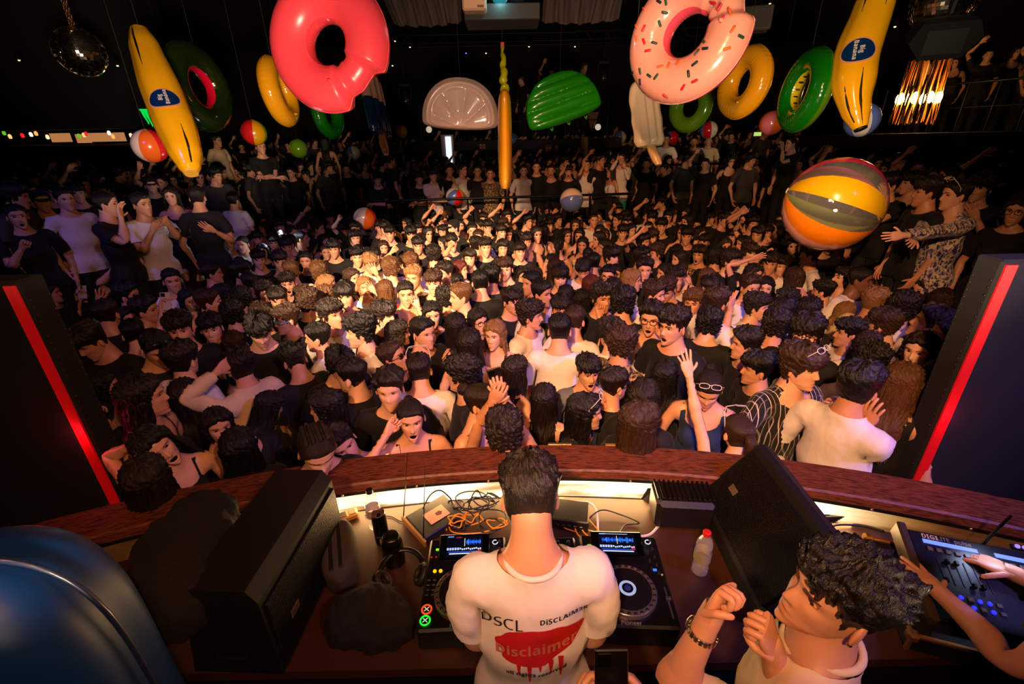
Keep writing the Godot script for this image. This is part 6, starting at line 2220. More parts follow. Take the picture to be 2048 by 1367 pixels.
func media_deck(label: String, at: Transform3D, which: int) -> void:
	var t := thing("media_deck", label, "DJ player", at)
	var black := mat("deck_black", Color(0.022, 0.022, 0.025), 0.38)
	var b := MB.new()
	b.box(Vector3(0.306, 0.10, 0.385), xf(Vector3(0, 0.05, 0)), 0.008)
	mi("body", b.mesh(), black, t)
	var sm := mat("deck_screen_%d" % which, Color(0.02, 0.02, 0.03), 0.2)
	sm.emission_enabled = true
	sm.emission = Color.BLACK
	sm.emission_texture = deck_screen(which)
	sm.emission_energy_multiplier = 1.1
	var tilt := Transform3D(Basis(Vector3.RIGHT, 0.22), Vector3(-0.01, 0.112, -0.132))
	var bz := mi("screen_bezel", boxm(Vector3(0.20, 0.02, 0.105), 0.004), mat("deck_gloss", Color(0.012, 0.012, 0.014), 0.15), t, tilt)
	var q := MB.new()
	q.face([Vector3(-0.072, 0.0112, 0.045), Vector3(0.072, 0.0112, 0.045), Vector3(0.072, 0.0112, -0.045), Vector3(-0.072, 0.0112, -0.045)])
	for i in 4: q.uv[i] = [Vector2(0, 1), Vector2(1, 1), Vector2(1, 0), Vector2(0, 0)][i]
	mi("screen", q.mesh(), sm, bz)
	# jog wheel
	var jc := Vector3(-0.004, 0.10, 0.065)
	var pl := MB.new()
	pl.lathe(PackedVector2Array([Vector2(0.104, 0.0), Vector2(0.104, 0.014), Vector2(0.100, 0.017)]), 48, xf(jc))
	pl.lathe(PackedVector2Array([Vector2(0.100, 0.017), Vector2(0.085, 0.019)]), 48, xf(jc))
	var jog := mi("jog_ring", pl.mesh(), mat("jog_silver", Color(0.62, 0.58, 0.55), 0.28, 0.85), t)
	for i in 26:
		var a := TAU * i / 26
		var d := MB.new()
		d.ball(Transform3D(Basis.from_scale(Vector3(0.007, 0.003, 0.007)), jc + Vector3(cos(a) * 0.0935, 0.0175, sin(a) * 0.0935)), 8, 5)
		mi("dimple", d.mesh(), mat("jog_dimple", Color(0.25, 0.2, 0.16), 0.3, 0.7), jog)
	var top := MB.new()
	top.lathe(PackedVector2Array([Vector2(0.086, 0.017), Vector2(0.084, 0.021), Vector2(0.04, 0.0212), Vector2(0, 0.0212)]), 48, xf(jc))
	mi("jog_platter", top.mesh(), mat("jog_plate", Color(0.06, 0.05, 0.048), 0.45, 0.3), t)
	for k in 3:
		var rg := MB.new()
		var r0: float = [0.030, 0.0185, 0.012][k]
		var r1: float = [0.020, 0.0125, 0.0][k]
		rg.lathe(PackedVector2Array([Vector2(r0, 0.0213), Vector2(r0, 0.0225), Vector2(r1, 0.0228)]), 32, xf(jc))
		mi("jog_display", rg.mesh(), [glow("jog_white", Color(0.75, 0.8, 0.95), 0.75), mat("deck_gloss", Color.BLACK), glow("jog_blue", Color(0.12, 0.16, 0.5), 0.5)][k], t)
	# cue and play
	for k in 2:
		var c := Vector3(-0.128, 0.101, [0.118, 0.158][k])
		var ring := PackedVector3Array()
		for i in 25: ring.append(c + Vector3(cos(TAU * i / 24) * 0.0165, 0.003, sin(TAU * i / 24) * 0.0165))
		var col: Color = [Color(1.0, 0.30, 0.04), Color(0.1, 0.95, 0.2)][k]
		mi(["cue_button", "play_button"][k], tubem(ring, 0.0028, 6), glow(["cue_glow", "play_glow"][k], col, 1.3), t)
		var kb := MB.new()
		kb.lathe(PackedVector2Array([Vector2(0.014, 0), Vector2(0.013, 0.004), Vector2(0, 0.004)]), 20, xf(c))
		mi("button_cap", kb.mesh(), mat("button_metal", Color(0.12, 0.11, 0.11), 0.3, 0.5), t)
		var x := MB.new()
		for s in [-1, 1]: x.box(Vector3(0.022, 0.001, 0.003), Transform3D(Basis(Vector3.UP, s * 0.75), c + Vector3(0, 0.0048, 0)), 0.0)
		mi("button_mark", x.mesh(), glow(["cue_mark", "play_mark"][k], col.lerp(Color.WHITE, 0.7), 0.8), t)
	var small := [[-0.118, -0.036, "lamp_yellow"], [-0.096, -0.036, "lamp_yellow"], [0.116, -0.03, "lamp_blue"], [-0.118, -0.135, "lamp_lime"], [-0.12, -0.10, "lamp_red"], [0.138, -0.01, "lamp_amber"], [-0.138, -0.10, "lamp_red"]]
	var hue := {"lamp_yellow": Color(1, 0.8, 0.05), "lamp_blue": Color(0.25, 0.5, 1), "lamp_lime": Color(0.5, 0.9, 0.1), "lamp_red": Color(0.9, 0.05, 0.05), "lamp_amber": Color(1, 0.7, 0.2)}
	for i in small.size():
		var s: Array = small[i]
		var k := MB.new()
		if i < 2: k.ball(Transform3D(Basis.from_scale(Vector3(0.0075, 0.005, 0.0075)), Vector3(s[0], 0.102, s[1])), 12, 6)
		else: k.box(Vector3(0.014 if i < 4 else 0.006, 0.006, 0.008 if i < 4 else 0.004), xf(Vector3(s[0], 0.102, s[1])), 0.001)
		mi("lamp_button", k.mesh(), glow(s[2], hue[s[2]], 1.1 if i < 4 else 0.7), t)
	var kn := MB.new()
	for i in 9:
		knob(kn, xf(Vector3(0.128 - 0.022 * (i % 2), 0.10, -0.16 + 0.018 * i)), 0.0055, 0.009)
	for i in 8: kn.box(Vector3(0.012, 0.005, 0.008), xf(Vector3(-0.135 + 0.02 * (i % 2), 0.102, 0.0 + 0.02 * int(i / 2))), 0.001)
	mi("controls", kn.mesh(), mat("knob_dark", Color(0.14, 0.13, 0.13), 0.35, 0.2), t)
	var ring := PackedVector3Array()
	for i in 21: ring.append(Vector3(0.112, 0.121, -0.142) + Vector3(cos(TAU * i / 24) * 0.010, 0, sin(TAU * i / 24) * 0.010))
	mi("selector_ring", tubem(ring, 0.0018, 6), glow("ring_white", Color(0.9, 0.92, 1), 1.0), t)
	var sl := MB.new()
	sl.box(Vector3(0.006, 0.002, 0.12), xf(Vector3(0.134, 0.1005, 0.10)), 0.0)
	sl.box(Vector3(0.02, 0.012, 0.012), xf(Vector3(0.134, 0.107, 0.09)), 0.002)
	mi("pitch_slider", sl.mesh(), mat("slider_grey", Color(0.2, 0.19, 0.18), 0.4), t)
	sign_text("Pioneer", 0.02, mat("print_grey", Color(0.55, 0.5, 0.45), 0.5), t, Transform3D(Basis(Vector3.RIGHT, -PI / 2), Vector3(-0.01, 0.1012, 0.180)))

func speaker_wedge(label: String, poly: PackedVector2Array, z0: float, length: float, grille: Array, yaw: float, piv: Vector3) -> void:
	var t := thing("stage_monitor", label, "speaker", Transform3D(Basis(Vector3.UP, yaw), piv))
	var m := MB.new()
	m.prism(poly, length, xf(Vector3(0, 0, z0)))
	mi("cabinet", m.mesh(), mat("monitor_black", Color(0.024, 0.021, 0.019), 0.62), t)
	var a: Vector2 = grille[0]
	var b: Vector2 = grille[1]
	var d := (b - a).normalized()
	var n := Vector2(d.y, -d.x)
	if n.y < 0 and absf(n.y) > absf(n.x): n = -n
	if grille[2] * n.x < 0: n = -n
	var mid := (a + b) * 0.5 + n * 0.006
	var at := Transform3D(Basis(Vector3(d.x, d.y, 0), Vector3(n.x, n.y, 0), Vector3(d.x, d.y, 0).cross(Vector3(n.x, n.y, 0))), Vector3(mid.x, mid.y, z0 + length / 2))
	var gm := mat("monitor_grille", Color(0.07, 0.055, 0.045), 0.5, 0.5)
	gm.heightmap_enabled = true
	gm.uv1_scale = Vector3(1, 1, 1)
	var im := Image.create(32, 32, false, Image.FORMAT_RGB8)
	for y in 32:
		for x in 32:
			var best := 9.0
			for c in [Vector2(8, 8), Vector2(24, 8), Vector2(0, 24), Vector2(16, 24), Vector2(32, 24)]:
				best = minf(best, Vector2(x, y).distance_to(c) / 6.0)
			var g := clampf(0.15 + smoothstep(0.7, 1.1, best), 0, 1)
			im.set_pixel(x, y, Color(g, g, g))
	var tex := ImageTexture.create_from_image(im)
	gm.albedo_texture = tex
	gm.heightmap_texture = tex
	gm.heightmap_scale = 0.2
	triplanar(gm, Vector3.ONE * 60.0)
	var gb := MB.new()
	gb.box(Vector3(a.distance_to(b) - 0.03, 0.012, length - 0.03), Transform3D(), 0.003)
	var go := mi("grille", gb.mesh(), gm, t, at)
	mi("badge", boxm(Vector3(0.03, 0.004, 0.05), 0.001), mat("edge_steel", Color.WHITE), go, xf(Vector3(-0.02, 0.008, -length * 0.5 + 0.12)))
	for k in 2:
		mi("handle", boxm(Vector3(0.10, 0.02, 0.012), 0.004), mat("monitor_handle", Color(0.12, 0.11, 0.1), 0.4, 0.5), t, xf(Vector3((poly[0].x + poly[1].x) / 2, poly[0].y + 0.08, z0 + length * k + (0.004 if k else -0.004))))

func bottle(label: String, at: Vector3, body: Material, cap: Color, sleeve: Color, full: float) -> void:
	var t := thing("water_bottle", label, "bottle", xf(at, Basis(Vector3.UP, 0.6)))
	var m := MB.new()
	m.lathe(PackedVector2Array([Vector2(0.0, 0.006), Vector2(0.024, 0.0), Vector2(0.031, 0.008), Vector2(0.0315, 0.04), Vector2(0.029, 0.055), Vector2(0.0315, 0.07), Vector2(0.0315, 0.118), Vector2(0.0285, 0.126), Vector2(0.0318, 0.136), Vector2(0.031, 0.155), Vector2(0.024, 0.178), Vector2(0.0135, 0.194), Vector2(0.0125, 0.206), Vector2(0.0, 0.207)]), 28)
	mi("bottle_body", m.weld().mesh(), body, t)
	var c := MB.new()
	c.lathe(PackedVector2Array([Vector2(0.0135, 0.0), Vector2(0.0152, 0.001), Vector2(0.0152, 0.016), Vector2(0.013, 0.018), Vector2(0, 0.018)]), 20, xf(Vector3(0, 0.197, 0)))
	mi("cap", c.mesh(), mat("cap_%s" % cap.to_html(false), cap, 0.4), t)
	var l := MB.new()
	l.lathe(PackedVector2Array([Vector2(0.0322, 0.072), Vector2(0.0324, 0.073), Vector2(0.0324, 0.115), Vector2(0.0322, 0.116)]), 28)
	mi("label_sleeve", l.mesh(), mat("sleeve_%s" % sleeve.to_html(false), sleeve, 0.5), t)

func cable(label: String, pts: Array, r: float, m: Material, group := "") -> void:
	tag(mi("cable", tubem(curve(pts, 8), r, 6), m), label, "cable", group)

func booth_gear() -> void:
	var T := 1.362
	media_deck("black media player with lit screen and jog wheel, cue lamp orange, beside the headphones", Transform3D(Basis(Vector3.UP, 0.03), Vector3(-0.192, T, -1.185)), 1)
	media_deck("black media player with lit screen and jog wheel, beside the black wedge monitor", Transform3D(Basis(Vector3.UP, -0.06), Vector3(0.402, T, -1.180)), 2)
	var black := mat("deck_black", Color.BLACK)
	# the mixer between
	var mx := thing("dj_mixer", "black club mixer between the two players, hidden by the performer's neck", "mixer", Transform3D(Basis(), Vector3(0.105, T, -1.185)))
	mi("body", boxm(Vector3(0.27, 0.095, 0.38), 0.008), black, mx, xf(Vector3(0, 0.048, 0)))
	for i in 24:
		var k := MB.new()
		knob(k, xf(Vector3(-0.105 + 0.042 * (i % 6), 0.096, -0.15 + 0.045 * int(i / 6))), 0.008, 0.016)
		mi("knob", k.mesh(), mat("knob_dark", Color.WHITE), mx)
	for i in 4:
		mi("fader", boxm(Vector3(0.018, 0.012, 0.01), 0.002), mat("fader_grey", Color(0.4, 0.38, 0.36), 0.4), mx, xf(Vector3(-0.09 + 0.05 * i, 0.1, 0.09 + 0.01 * (i % 3))))
	var ms := mi("screen", boxm(Vector3(0.045, 0.003, 0.06), 0.001), mat("deck_gloss", Color.BLACK), mx, xf(Vector3(0.10, 0.097, -0.09)))
	for i in 5: mi("lit_line", boxm(Vector3(0.014 + 0.004 * (i % 3), 0.001, 0.002), 0.0), glow("mixer_glow", Color(0.8, 0.85, 0.9), 0.7), ms, xf(Vector3(-0.005 + 0.004 * (i % 2), 0.002, -0.02 + 0.01 * i)))
	# wedge monitors
	speaker_wedge("long black monitor speaker with its near end toward the blue float", PackedVector2Array([Vector2(-0.14, 0), Vector2(0.16, 0), Vector2(0.16, 0.34), Vector2(0.13, 0.39), Vector2(-0.06, 0.39)]), -0.27, 0.54, [Vector2(0.16, 0.015), Vector2(0.16, 0.33), 1.0], -0.05, Vector3(-0.92, T, -1.2))
	speaker_wedge("black monitor speaker with hexagonal grille tilted toward the performer", PackedVector2Array([Vector2(-0.19, 0), Vector2(0.14, 0), Vector2(0.09, 0.32), Vector2(0.05, 0.345), Vector2(0.02, 0.34), Vector2(-0.19, 0.075)]), -0.30, 0.60, [Vector2(-0.185, 0.08), Vector2(0.015, 0.325), -1.0], -0.04, Vector3(1.04, T, -1.33))
	# the amplifier behind
	var am := thing("power_amplifier", "black finned amplifier box behind the hexagonal-grille monitor", "amplifier", xf(deep(1364, 1000, 2.02) - Vector3(0, 0.09, 0), Basis(Vector3.UP, -0.1)))
	am.position.y = T
	mi("body", boxm(Vector3(0.25, 0.15, 0.16), 0.02), mat("amp_black", Color(0.05, 0.04, 0.035), 0.45), am, xf(Vector3(0, 0.08, 0)))
	for i in 12: mi("fin", boxm(Vector3(0.009, 0.012, 0.12), 0.002), mat("amp_fin", Color(0.08, 0.06, 0.05), 0.4, 0.5), am, xf(Vector3(-0.115 + 0.021 * i, 0.16, -0.005)))
	# wireless receiver with two aerials and a paper note
	var rp := on(870, 1030, 1.40)
	var rc := thing("wireless_receiver", "brown-lit receiver box lying askew behind the players, two thin aerials", "receiver", Transform3D(Basis(Vector3.UP, 0.72), Vector3(rp.x, T, rp.z)))
	mi("case", boxm(Vector3(0.21, 0.042, 0.17), 0.005), mat("receiver_case", Color(0.10, 0.07, 0.055), 0.5), rc, xf(Vector3(0, 0.022, 0)))
	mi("face_plate", boxm(Vector3(0.20, 0.036, 0.012), 0.003), mat("receiver_plate", Color(0.62, 0.46, 0.26), 0.45, 0.3), rc, Transform3D(Basis(Vector3.UP, PI / 2), Vector3(-0.112, 0.024, 0)))
	var ax := rc.transform.affine_inverse()
	var tips := [deep(815, 908, 2.0), deep(850, 938, 1.93)]
	var roots := [Vector3(-0.112, 0.03, -0.09), Vector3(-0.112, 0.03, 0.08)]
	for k in 2:
		mi("antenna", tubem(PackedVector3Array([roots[k], roots[k].lerp(ax * tips[k], 0.5), ax * tips[k]]), PackedFloat32Array([0.0028, 0.0018, 0.001]), 6), mat("aerial_dark", Color(0.06, 0.05, 0.045), 0.3, 0.6), rc)
		var tipb := MB.new()
		tipb.ball(Transform3D(Basis.from_scale(Vector3.ONE * 0.0028), ax * tips[k]), 6, 5)
		mi("antenna_tip", tipb.mesh(), mat("aerial_dark", Color.BLACK), rc)
	var pn := thing("paper_note", "pale paper note with a red print lying on the receiver", "paper", rc.transform * xf(Vector3(0.005, 0.0445, 0.005)))
	mi("sheet", boxm(Vector3(0.10, 0.0015, 0.075), 0.0), mat("paper_warm", Color(0.8, 0.62, 0.45), 0.8), pn)
	var bl := MB.new()
	for i in 5: bl.ball(Transform3D(Basis.from_scale(Vector3(0.009, 0.0008, 0.007)), Vector3(0.008 * cos(i * 1.3) + 0.012, 0.001, 0.007 * sin(i * 1.3))), 8, 4)
	mi("red_print", bl.mesh(), mat("print_brick", Color(0.4, 0.10, 0.06), 0.7), pn)
	var hp := on(1140, 1020, 1.42)
	var hb := thing("network_switch", "small amber-lit box with ports beside the performer's ear, yellow leads plugged in", "box", Transform3D(Basis(Vector3.UP, -0.2), Vector3(hp.x, T, hp.z)))
	mi("case", boxm(Vector3(0.17, 0.06, 0.13), 0.005), mat("receiver_case", Color.WHITE), hb, xf(Vector3(0, 0.032, 0)))
	for i in 5: mi("port", boxm(Vector3(0.014, 0.014, 0.012), 0.002), black, hb, xf(Vector3(-0.05 + 0.026 * i, 0.03, 0.064)))
	# cables
	var yel := mat("cable_yellow", Color(0.85, 0.55, 0.05), 0.45)
	var blk := mat("cable_black", Color(0.045, 0.035, 0.03), 0.5)
	var wht := mat("cable_white", Color(0.85, 0.78, 0.74), 0.45)
	var rng := RandomNumberGenerator.new()
	rng.seed = 8
	for i in 14:
		var c := on(lerpf(905, 1000, rng.randf()), lerpf(1015, 1062, rng.randf()), T)
		var pts := []
		var r := 0.03 + rng.randf() * 0.05
		for k in 9: pts.append(c + Vector3(cos(k * 0.95 + i) * r * (1 + 0.3 * sin(k * 2.0 + i)), 0.006 + 0.02 * absf(sin(k * 1.3 + i)) + 0.003 * i, sin(k * 0.95 + i) * r * 0.8))
		cable("thin cable looped in the tangle beside the performer's neck, ear side of the receiver", pts, 0.0032, yel if i % 3 == 0 else blk, "loops of the cable tangle")
	for i in 6:
		var a := on(1115 + i * 12, 1022 + (i % 3) * 6, 1.40)
		var b := on(1150 + i * 9, 1062 + (i % 2) * 10, T + 0.006)
		cable("yellow lead falling from the small port box toward the player", [a, a.lerp(b, 0.3) + Vector3(0.02 * sin(i * 2.0), 0.025, 0), a.lerp(b, 0.7) + Vector3(-0.03 * cos(i * 1.7), 0.004, 0.01), b], 0.0032, yel, "yellow leads of the port box")
	cable("yellow cable along the back edge of the player by the receiver", [on(893, 1060, 1.38), on(897, 1030, 1.38), on(903, 1062, 1.38), on(950, 1066, 1.37), on(985, 1058, 1.375), on(1015, 1040, 1.39)], 0.0035, yel)
	cable("white cable arching down behind the performer's ear", [on(1105, 998, T + 0.01), on(1150, 1003, 1.40), on(1180, 1006, 1.40), on(1193, 1025, 1.38), on(1196, 1066, T + 0.005)], 0.0055, wht)
	cable("white cable running across the desk to the hexagonal-grille monitor", [on(1270, 1073, 1.42), on(1300, 1068, 1.38), on(1330, 1042, 1.372), on(1370, 1047, 1.37), on(1418, 1037, 1.375)], 0.0055, wht)
	cable("black cable arching over the glowing panel behind the receiver", [on(845, 1018, 1.40), on(860, 990, 1.46), on(880, 980, 1.47), on(900, 995, 1.43), on(912, 1012, 1.385), on(960, 1018, 1.37)], 0.003, blk)
	cable("black cable standing in a hoop before the glowing panel", [on(935, 1020, 1.37), on(945, 990, 1.44), on(955, 980, 1.46), on(966, 995, 1.42), on(990, 1004, 1.37)], 0.003, blk)
	cable("black cable curling on the desk behind the player by the monitor", [on(1165, 1050, T + 0.004), on(1200, 1020, 1.39), on(1240, 1028, 1.38), on(1278, 1045, T + 0.01), on(1250, 1050, T + 0.006), on(1236, 1072, 1.40)], 0.0035, blk)
	cable("black cable from under the amber socket to the receiver", [on(730, 1030, T + 0.004), on(780, 1032, T + 0.004), on(805, 1042, T + 0.004), on(830, 1025, T + 0.01)], 0.003, blk)
	for i in 5:
		var c := on(1640, 1035, 1.42)
		var pts := []
		for k in 11: pts.append(c + Vector3(cos(k * 0.66) * (0.055 + 0.006 * i), 0.01 * i - 0.03 + sin(k * 0.66) * 0.06, sin(k * 0.66) * (0.05 + 0.004 * i)))
		cable("loop of black cable coiled between the monitor and the glowing panel", pts, 0.004, blk, "coil behind the hexagonal-grille monitor")
	cable("dark cable bowed along the foot of the glowing panel", [on(1660, 1072, 1.37), on(1668, 1050, 1.38), on(1720, 1050, 1.375), on(1768, 1062, 1.40)], 0.006, blk)
	var so := on(697, 1036, T)
	var sk := thing("power_socket", "small amber-lit double socket block beside the long monitor", "socket", Transform3D(Basis(Vector3.UP, 0.5), so))
	mi("block", boxm(Vector3(0.09, 0.03, 0.05), 0.006), mat("socket_amber", Color(0.7, 0.5, 0.2), 0.5), sk, xf(Vector3(0, 0.016, 0)))
	for i in 2: mi("socket_face", boxm(Vector3(0.03, 0.004, 0.034), 0.001), mat("socket_dark", Color(0.3, 0.2, 0.1), 0.5), sk, xf(Vector3(-0.02 + 0.04 * i, 0.032, 0)))
	# drinks
	var pet := mat("bottle_plastic", Color(0.95, 0.93, 0.9, 0.12), 0.08, 0.0, {"transparency": BaseMaterial3D.TRANSPARENCY_ALPHA})
	bottle("clear water bottle with black cap in front of the glowing panel", on(752, 1052, T), pet, Color(0.04, 0.05, 0.06), Color(0.6, 0.55, 0.5), 0.8)
	bottle("half-full water bottle with red cap beside the hexagonal-grille monitor", on(1398, 1142, T), pet, Color(0.75, 0.12, 0.10), Color(0.52, 0.5, 0.4), 0.6)
	var cn := thing("drink_can", "tall opened dark energy drink can in front of the black-capped bottle", "can", xf(on(766, 1082, T)))
	var cm := MB.new()
	cm.lathe(PackedVector2Array([Vector2(0.0, 0.004), Vector2(0.026, 0.0), Vector2(0.0305, 0.008), Vector2(0.0305, 0.150), Vector2(0.027, 0.160)]), 28)
	mi("can_body", cm.weld().mesh(), mat("can_black", Color(0.03, 0.03, 0.035), 0.3, 0.6), cn)
	var lid := MB.new()
	lid.lathe(PackedVector2Array([Vector2(0.027, 0.160), Vector2(0.0275, 0.164), Vector2(0.0255, 0.164), Vector2(0.025, 0.159), Vector2(0, 0.159)]), 28)
	mi("lid", lid.mesh(), mat("can_lid", Color(0.75, 0.6, 0.55), 0.25, 0.9), cn)
	mi("opening", boxm(Vector3(0.014, 0.002, 0.02), 0.001), black, cn, xf(Vector3(0.004, 0.1605, 0.01)))
	mi("can_print", boxm(Vector3(0.02, 0.03, 0.002), 0.0), mat("can_label", Color(0.5, 0.42, 0.36), 0.5), cn, xf(Vector3(0.008, 0.03, 0.0298)))
	mi("can_band", boxm(Vector3(0.03, 0.004, 0.002), 0.0), mat("can_green", Color(0.2, 0.4, 0.08), 0.5), cn, xf(Vector3(0.004, 0.055, 0.0302)))
	var tn := thing("black_flask", "squat black canister with domed lid beside the headphones", "flask", xf(on(790, 1122, T)))
	var tm := MB.new()
	tm.lathe(PackedVector2Array([Vector2(0, 0), Vector2(0.04, 0), Vector2(0.043, 0.006), Vector2(0.043, 0.10), Vector2(0.04, 0.108)]), 28)
	mi("flask_body", tm.weld().mesh(), mat("flask_black", Color(0.025, 0.022, 0.02), 0.35), tn)
	var tl := MB.new()
	tl.lathe(PackedVector2Array([Vector2(0.036, 0.106), Vector2(0.036, 0.135), Vector2(0.03, 0.146), Vector2(0, 0.148)]), 28)
	mi("lid", tl.weld().mesh(), mat("flask_lid", Color(0.035, 0.03, 0.028), 0.3), tn)
	# headphones
	var hc := on(806, 1158, T + 0.03)
	var hd := thing("headphones", "large black headphones lying on the desk beside the player", "headphones", Transform3D(Basis(Vector3.UP, 0.2), hc))
	var band := PackedVector3Array()
	for i in 19: band.append(Vector3(cos(PI * i / 18) * 0.085, 0.035 + 0.02 * sin(PI * i / 18), -sin(PI * i / 18) * 0.095))
	var bm := MB.new()
	bm.tube(band, 0.011, 8, true, 0.6)
	mi("headband", bm.mesh(), mat("phones_black", Color(0.03, 0.026, 0.024), 0.4), hd)
	for s in [-1, 1]:
		var cup := MB.new()
		cup.lathe(PackedVector2Array([Vector2(0, -0.02), Vector2(0.034, -0.018), Vector2(0.044, -0.004), Vector2(0.044, 0.006)]), 24, Transform3D(Basis(Vector3.BACK, 0.9 * s), Vector3(0.078 * s, 0.02, 0.012)))
		mi("ear_cup", cup.weld().mesh(), mat("phones_black", Color.BLACK), hd)
		var pad := PackedVector3Array()
		for i in 19: pad.append(Transform3D(Basis(Vector3.BACK, 0.9 * s), Vector3(0.078 * s, 0.02, 0.012)) * Vector3(cos(TAU * i / 18) * 0.032, 0.010, sin(TAU * i / 18) * 0.032))
		mi("ear_pad", tubem(pad, 0.012, 8), mat("phones_pad", Color(0.10, 0.06, 0.045), 0.6), hd)
	# grey bag with a strap, dark jackets
	var bp := on(694, 1105, 1.44)
	var bag := thing("grey_bag", "grey wash bag with dark zip strip leaning by the long monitor", "bag", Transform3D(Basis.from_euler(Vector3(0, 0.38, 0.1)), Vector3(bp.x - 0.02, T, bp.z)))
	var bg := MB.new()
	var rows := []
	for j in 13:
		var t := j / 12.0
		var row := PackedVector3Array()
		for i in 28:
			var a := -TAU * i / 28
			var w := 0.066 * sqrt(maxf(0.02, 1.0 - pow(absf(t * 2 - 1), 5.0)))
			row.append(Vector3(signf(cos(a)) * pow(absf(cos(a)), 0.5) * w, 0.075 + signf(sin(a)) * pow(absf(sin(a)), 0.5) * 0.075 * sqrt(maxf(0.05, 1 - pow(absf(t * 2 - 1), 6.0))), lerpf(0.15, -0.15, t)))
		rows.append(row)
	bg.grid(rows, true, true, true)
	mi("bag_body", bg.mesh(), mat("bag_grey", Color(0.20, 0.165, 0.13), 0.85), bag)
	for k in 2: mi("zip_strip", boxm(Vector3(0.014, 0.006, 0.27), 0.002), mat("bag_zip", Color(0.04, 0.035, 0.03), 0.6), bag, xf(Vector3(-0.02 + 0.035 * k, 0.149, 0)))
	heap("black jacket draped over the back of the long monitor", [deep(408, 1045, 1.78), deep(370, 1110, 1.6), deep(352, 1190, 1.42)], [0.13, 0.16, 0.14], Color(0.05, 0.045, 0.04), 4)
	heap("dark fleece heap on the desk in front of the headphones", [on(745, 1215, 1.42), on(700, 1240, 1.40), on(790, 1250, 1.40)], [0.085, 0.09, 0.075], Color(0.02, 0.011, 0.009), 9)
	var bx := thing("small_black_case", "small black case at the dim end of the glowing panel", "case", xf(on(318, 1122, T), Basis(Vector3.UP, 0.3)))
	mi("body", boxm(Vector3(0.13, 0.05, 0.09), 0.006), mat("case_dark", Color(0.06, 0.04, 0.03), 0.5), bx, xf(Vector3(0, 0.026, 0)))
	mi("lid", boxm(Vector3(0.132, 0.014, 0.092), 0.004), mat("case_dark2", Color(0.09, 0.06, 0.045), 0.5), bx, xf(Vector3(0, 0.055, 0)))
	lighting_desk()
	# the blue inflatable in the near corner
	var c := Vector3(-1.10, 0.4, -0.60)
	var t := thing("blue_float", "large blue inflatable with rounded top, close by in the photo's bottom corner", "pool float", Transform3D(Basis(Vector3.UP, 0.25), c))
	var m := MB.new()
	var rr := []
	for j in 41:
		var u := j / 40.0
		var y := 1.87 * sin(u * PI / 2)
		var k := pow(maxf(0.0, 1.0 - pow(y / 1.872, 14.0)), 0.40)
		var row := PackedVector3Array()
		for i in 64:
			var a := -TAU * i / 64
			var pinch := 1.0 - 0.05 * pow(absf(cos(a * 2.0)), 14.0) + 0.012 * sin(y * 9.0 + a * 3.0)
			row.append(Vector3(signf(cos(a)) * pow(absf(cos(a)), 0.7) * 0.235 * k * pinch + 0.03 * (y - 1.0), y, signf(sin(a)) * pow(absf(sin(a)), 0.7) * 0.18 * k * pinch))
		rr.append(row)
	m.grid(rr, true, false, true)
	mi("skin", m.mesh(), mat("float_blue", Color(0.02, 0.20, 0.44), 0.42), t)
	var sm := PackedVector3Array()
	for j in 41:
		var u := j / 40.0
		var y := 1.87 * sin(u * PI / 2)
		var k := pow(maxf(0.0, 1.0 - pow(y / 1.872, 14.0)), 0.40)
		sm.append(Vector3(0.245 * k + 0.03 * (y - 1.0), y, 0.02))
	mi("seam", tubem(sm, 0.006, 6), vinyl("float_blue_seam", Color(0.10, 0.16, 0.30), 0.4), t)

func heap(label: String, cs: Array, rs: Array, col: Color, sd: int) -> void:      # a crumpled garment: joined lumps with folds
	var bs := []
	var lo := Vector3.ONE * 99
	var hi := Vector3.ONE * -99
	for i in cs.size():
		var n: Vector3 = cs[(i + 1) % cs.size()]
		bs.append([cs[i], cs[i].lerp(n, 0.5), rs[i], rs[i] * 0.85, 1.0, 0.08])
		lo = lo.min(cs[i] - Vector3.ONE * (rs[i] + 0.08))
		hi = hi.max(cs[i] + Vector3.ONE * (rs[i] + 0.08))
	var r := nets(bs, 0.016, lo, hi)
	var v: PackedVector3Array = r[0]
	var nr: PackedVector3Array = r[1]
	foldn.seed = sd
	foldn.frequency = 7.0
	for i in v.size():
		v[i] += nr[i] * (0.03 * absf(foldn.get_noise_3d(v[i].x * 1.6, v[i].y * 0.7, v[i].z * 1.6)) - 0.012)
	var mb := MB.new()
	mb.v = v
	mb.n.resize(v.size())
	mb.uv.resize(v.size())
	mb.c.resize(v.size())
	var ix: PackedInt32Array = r[2]
	for i in range(0, ix.size(), 3): mb.tri(ix[i], ix[i + 2], ix[i + 1])
	tag(mi("jacket", mb.mesh(), mat("heap_%d" % sd, col, 0.9)), label, "jacket")

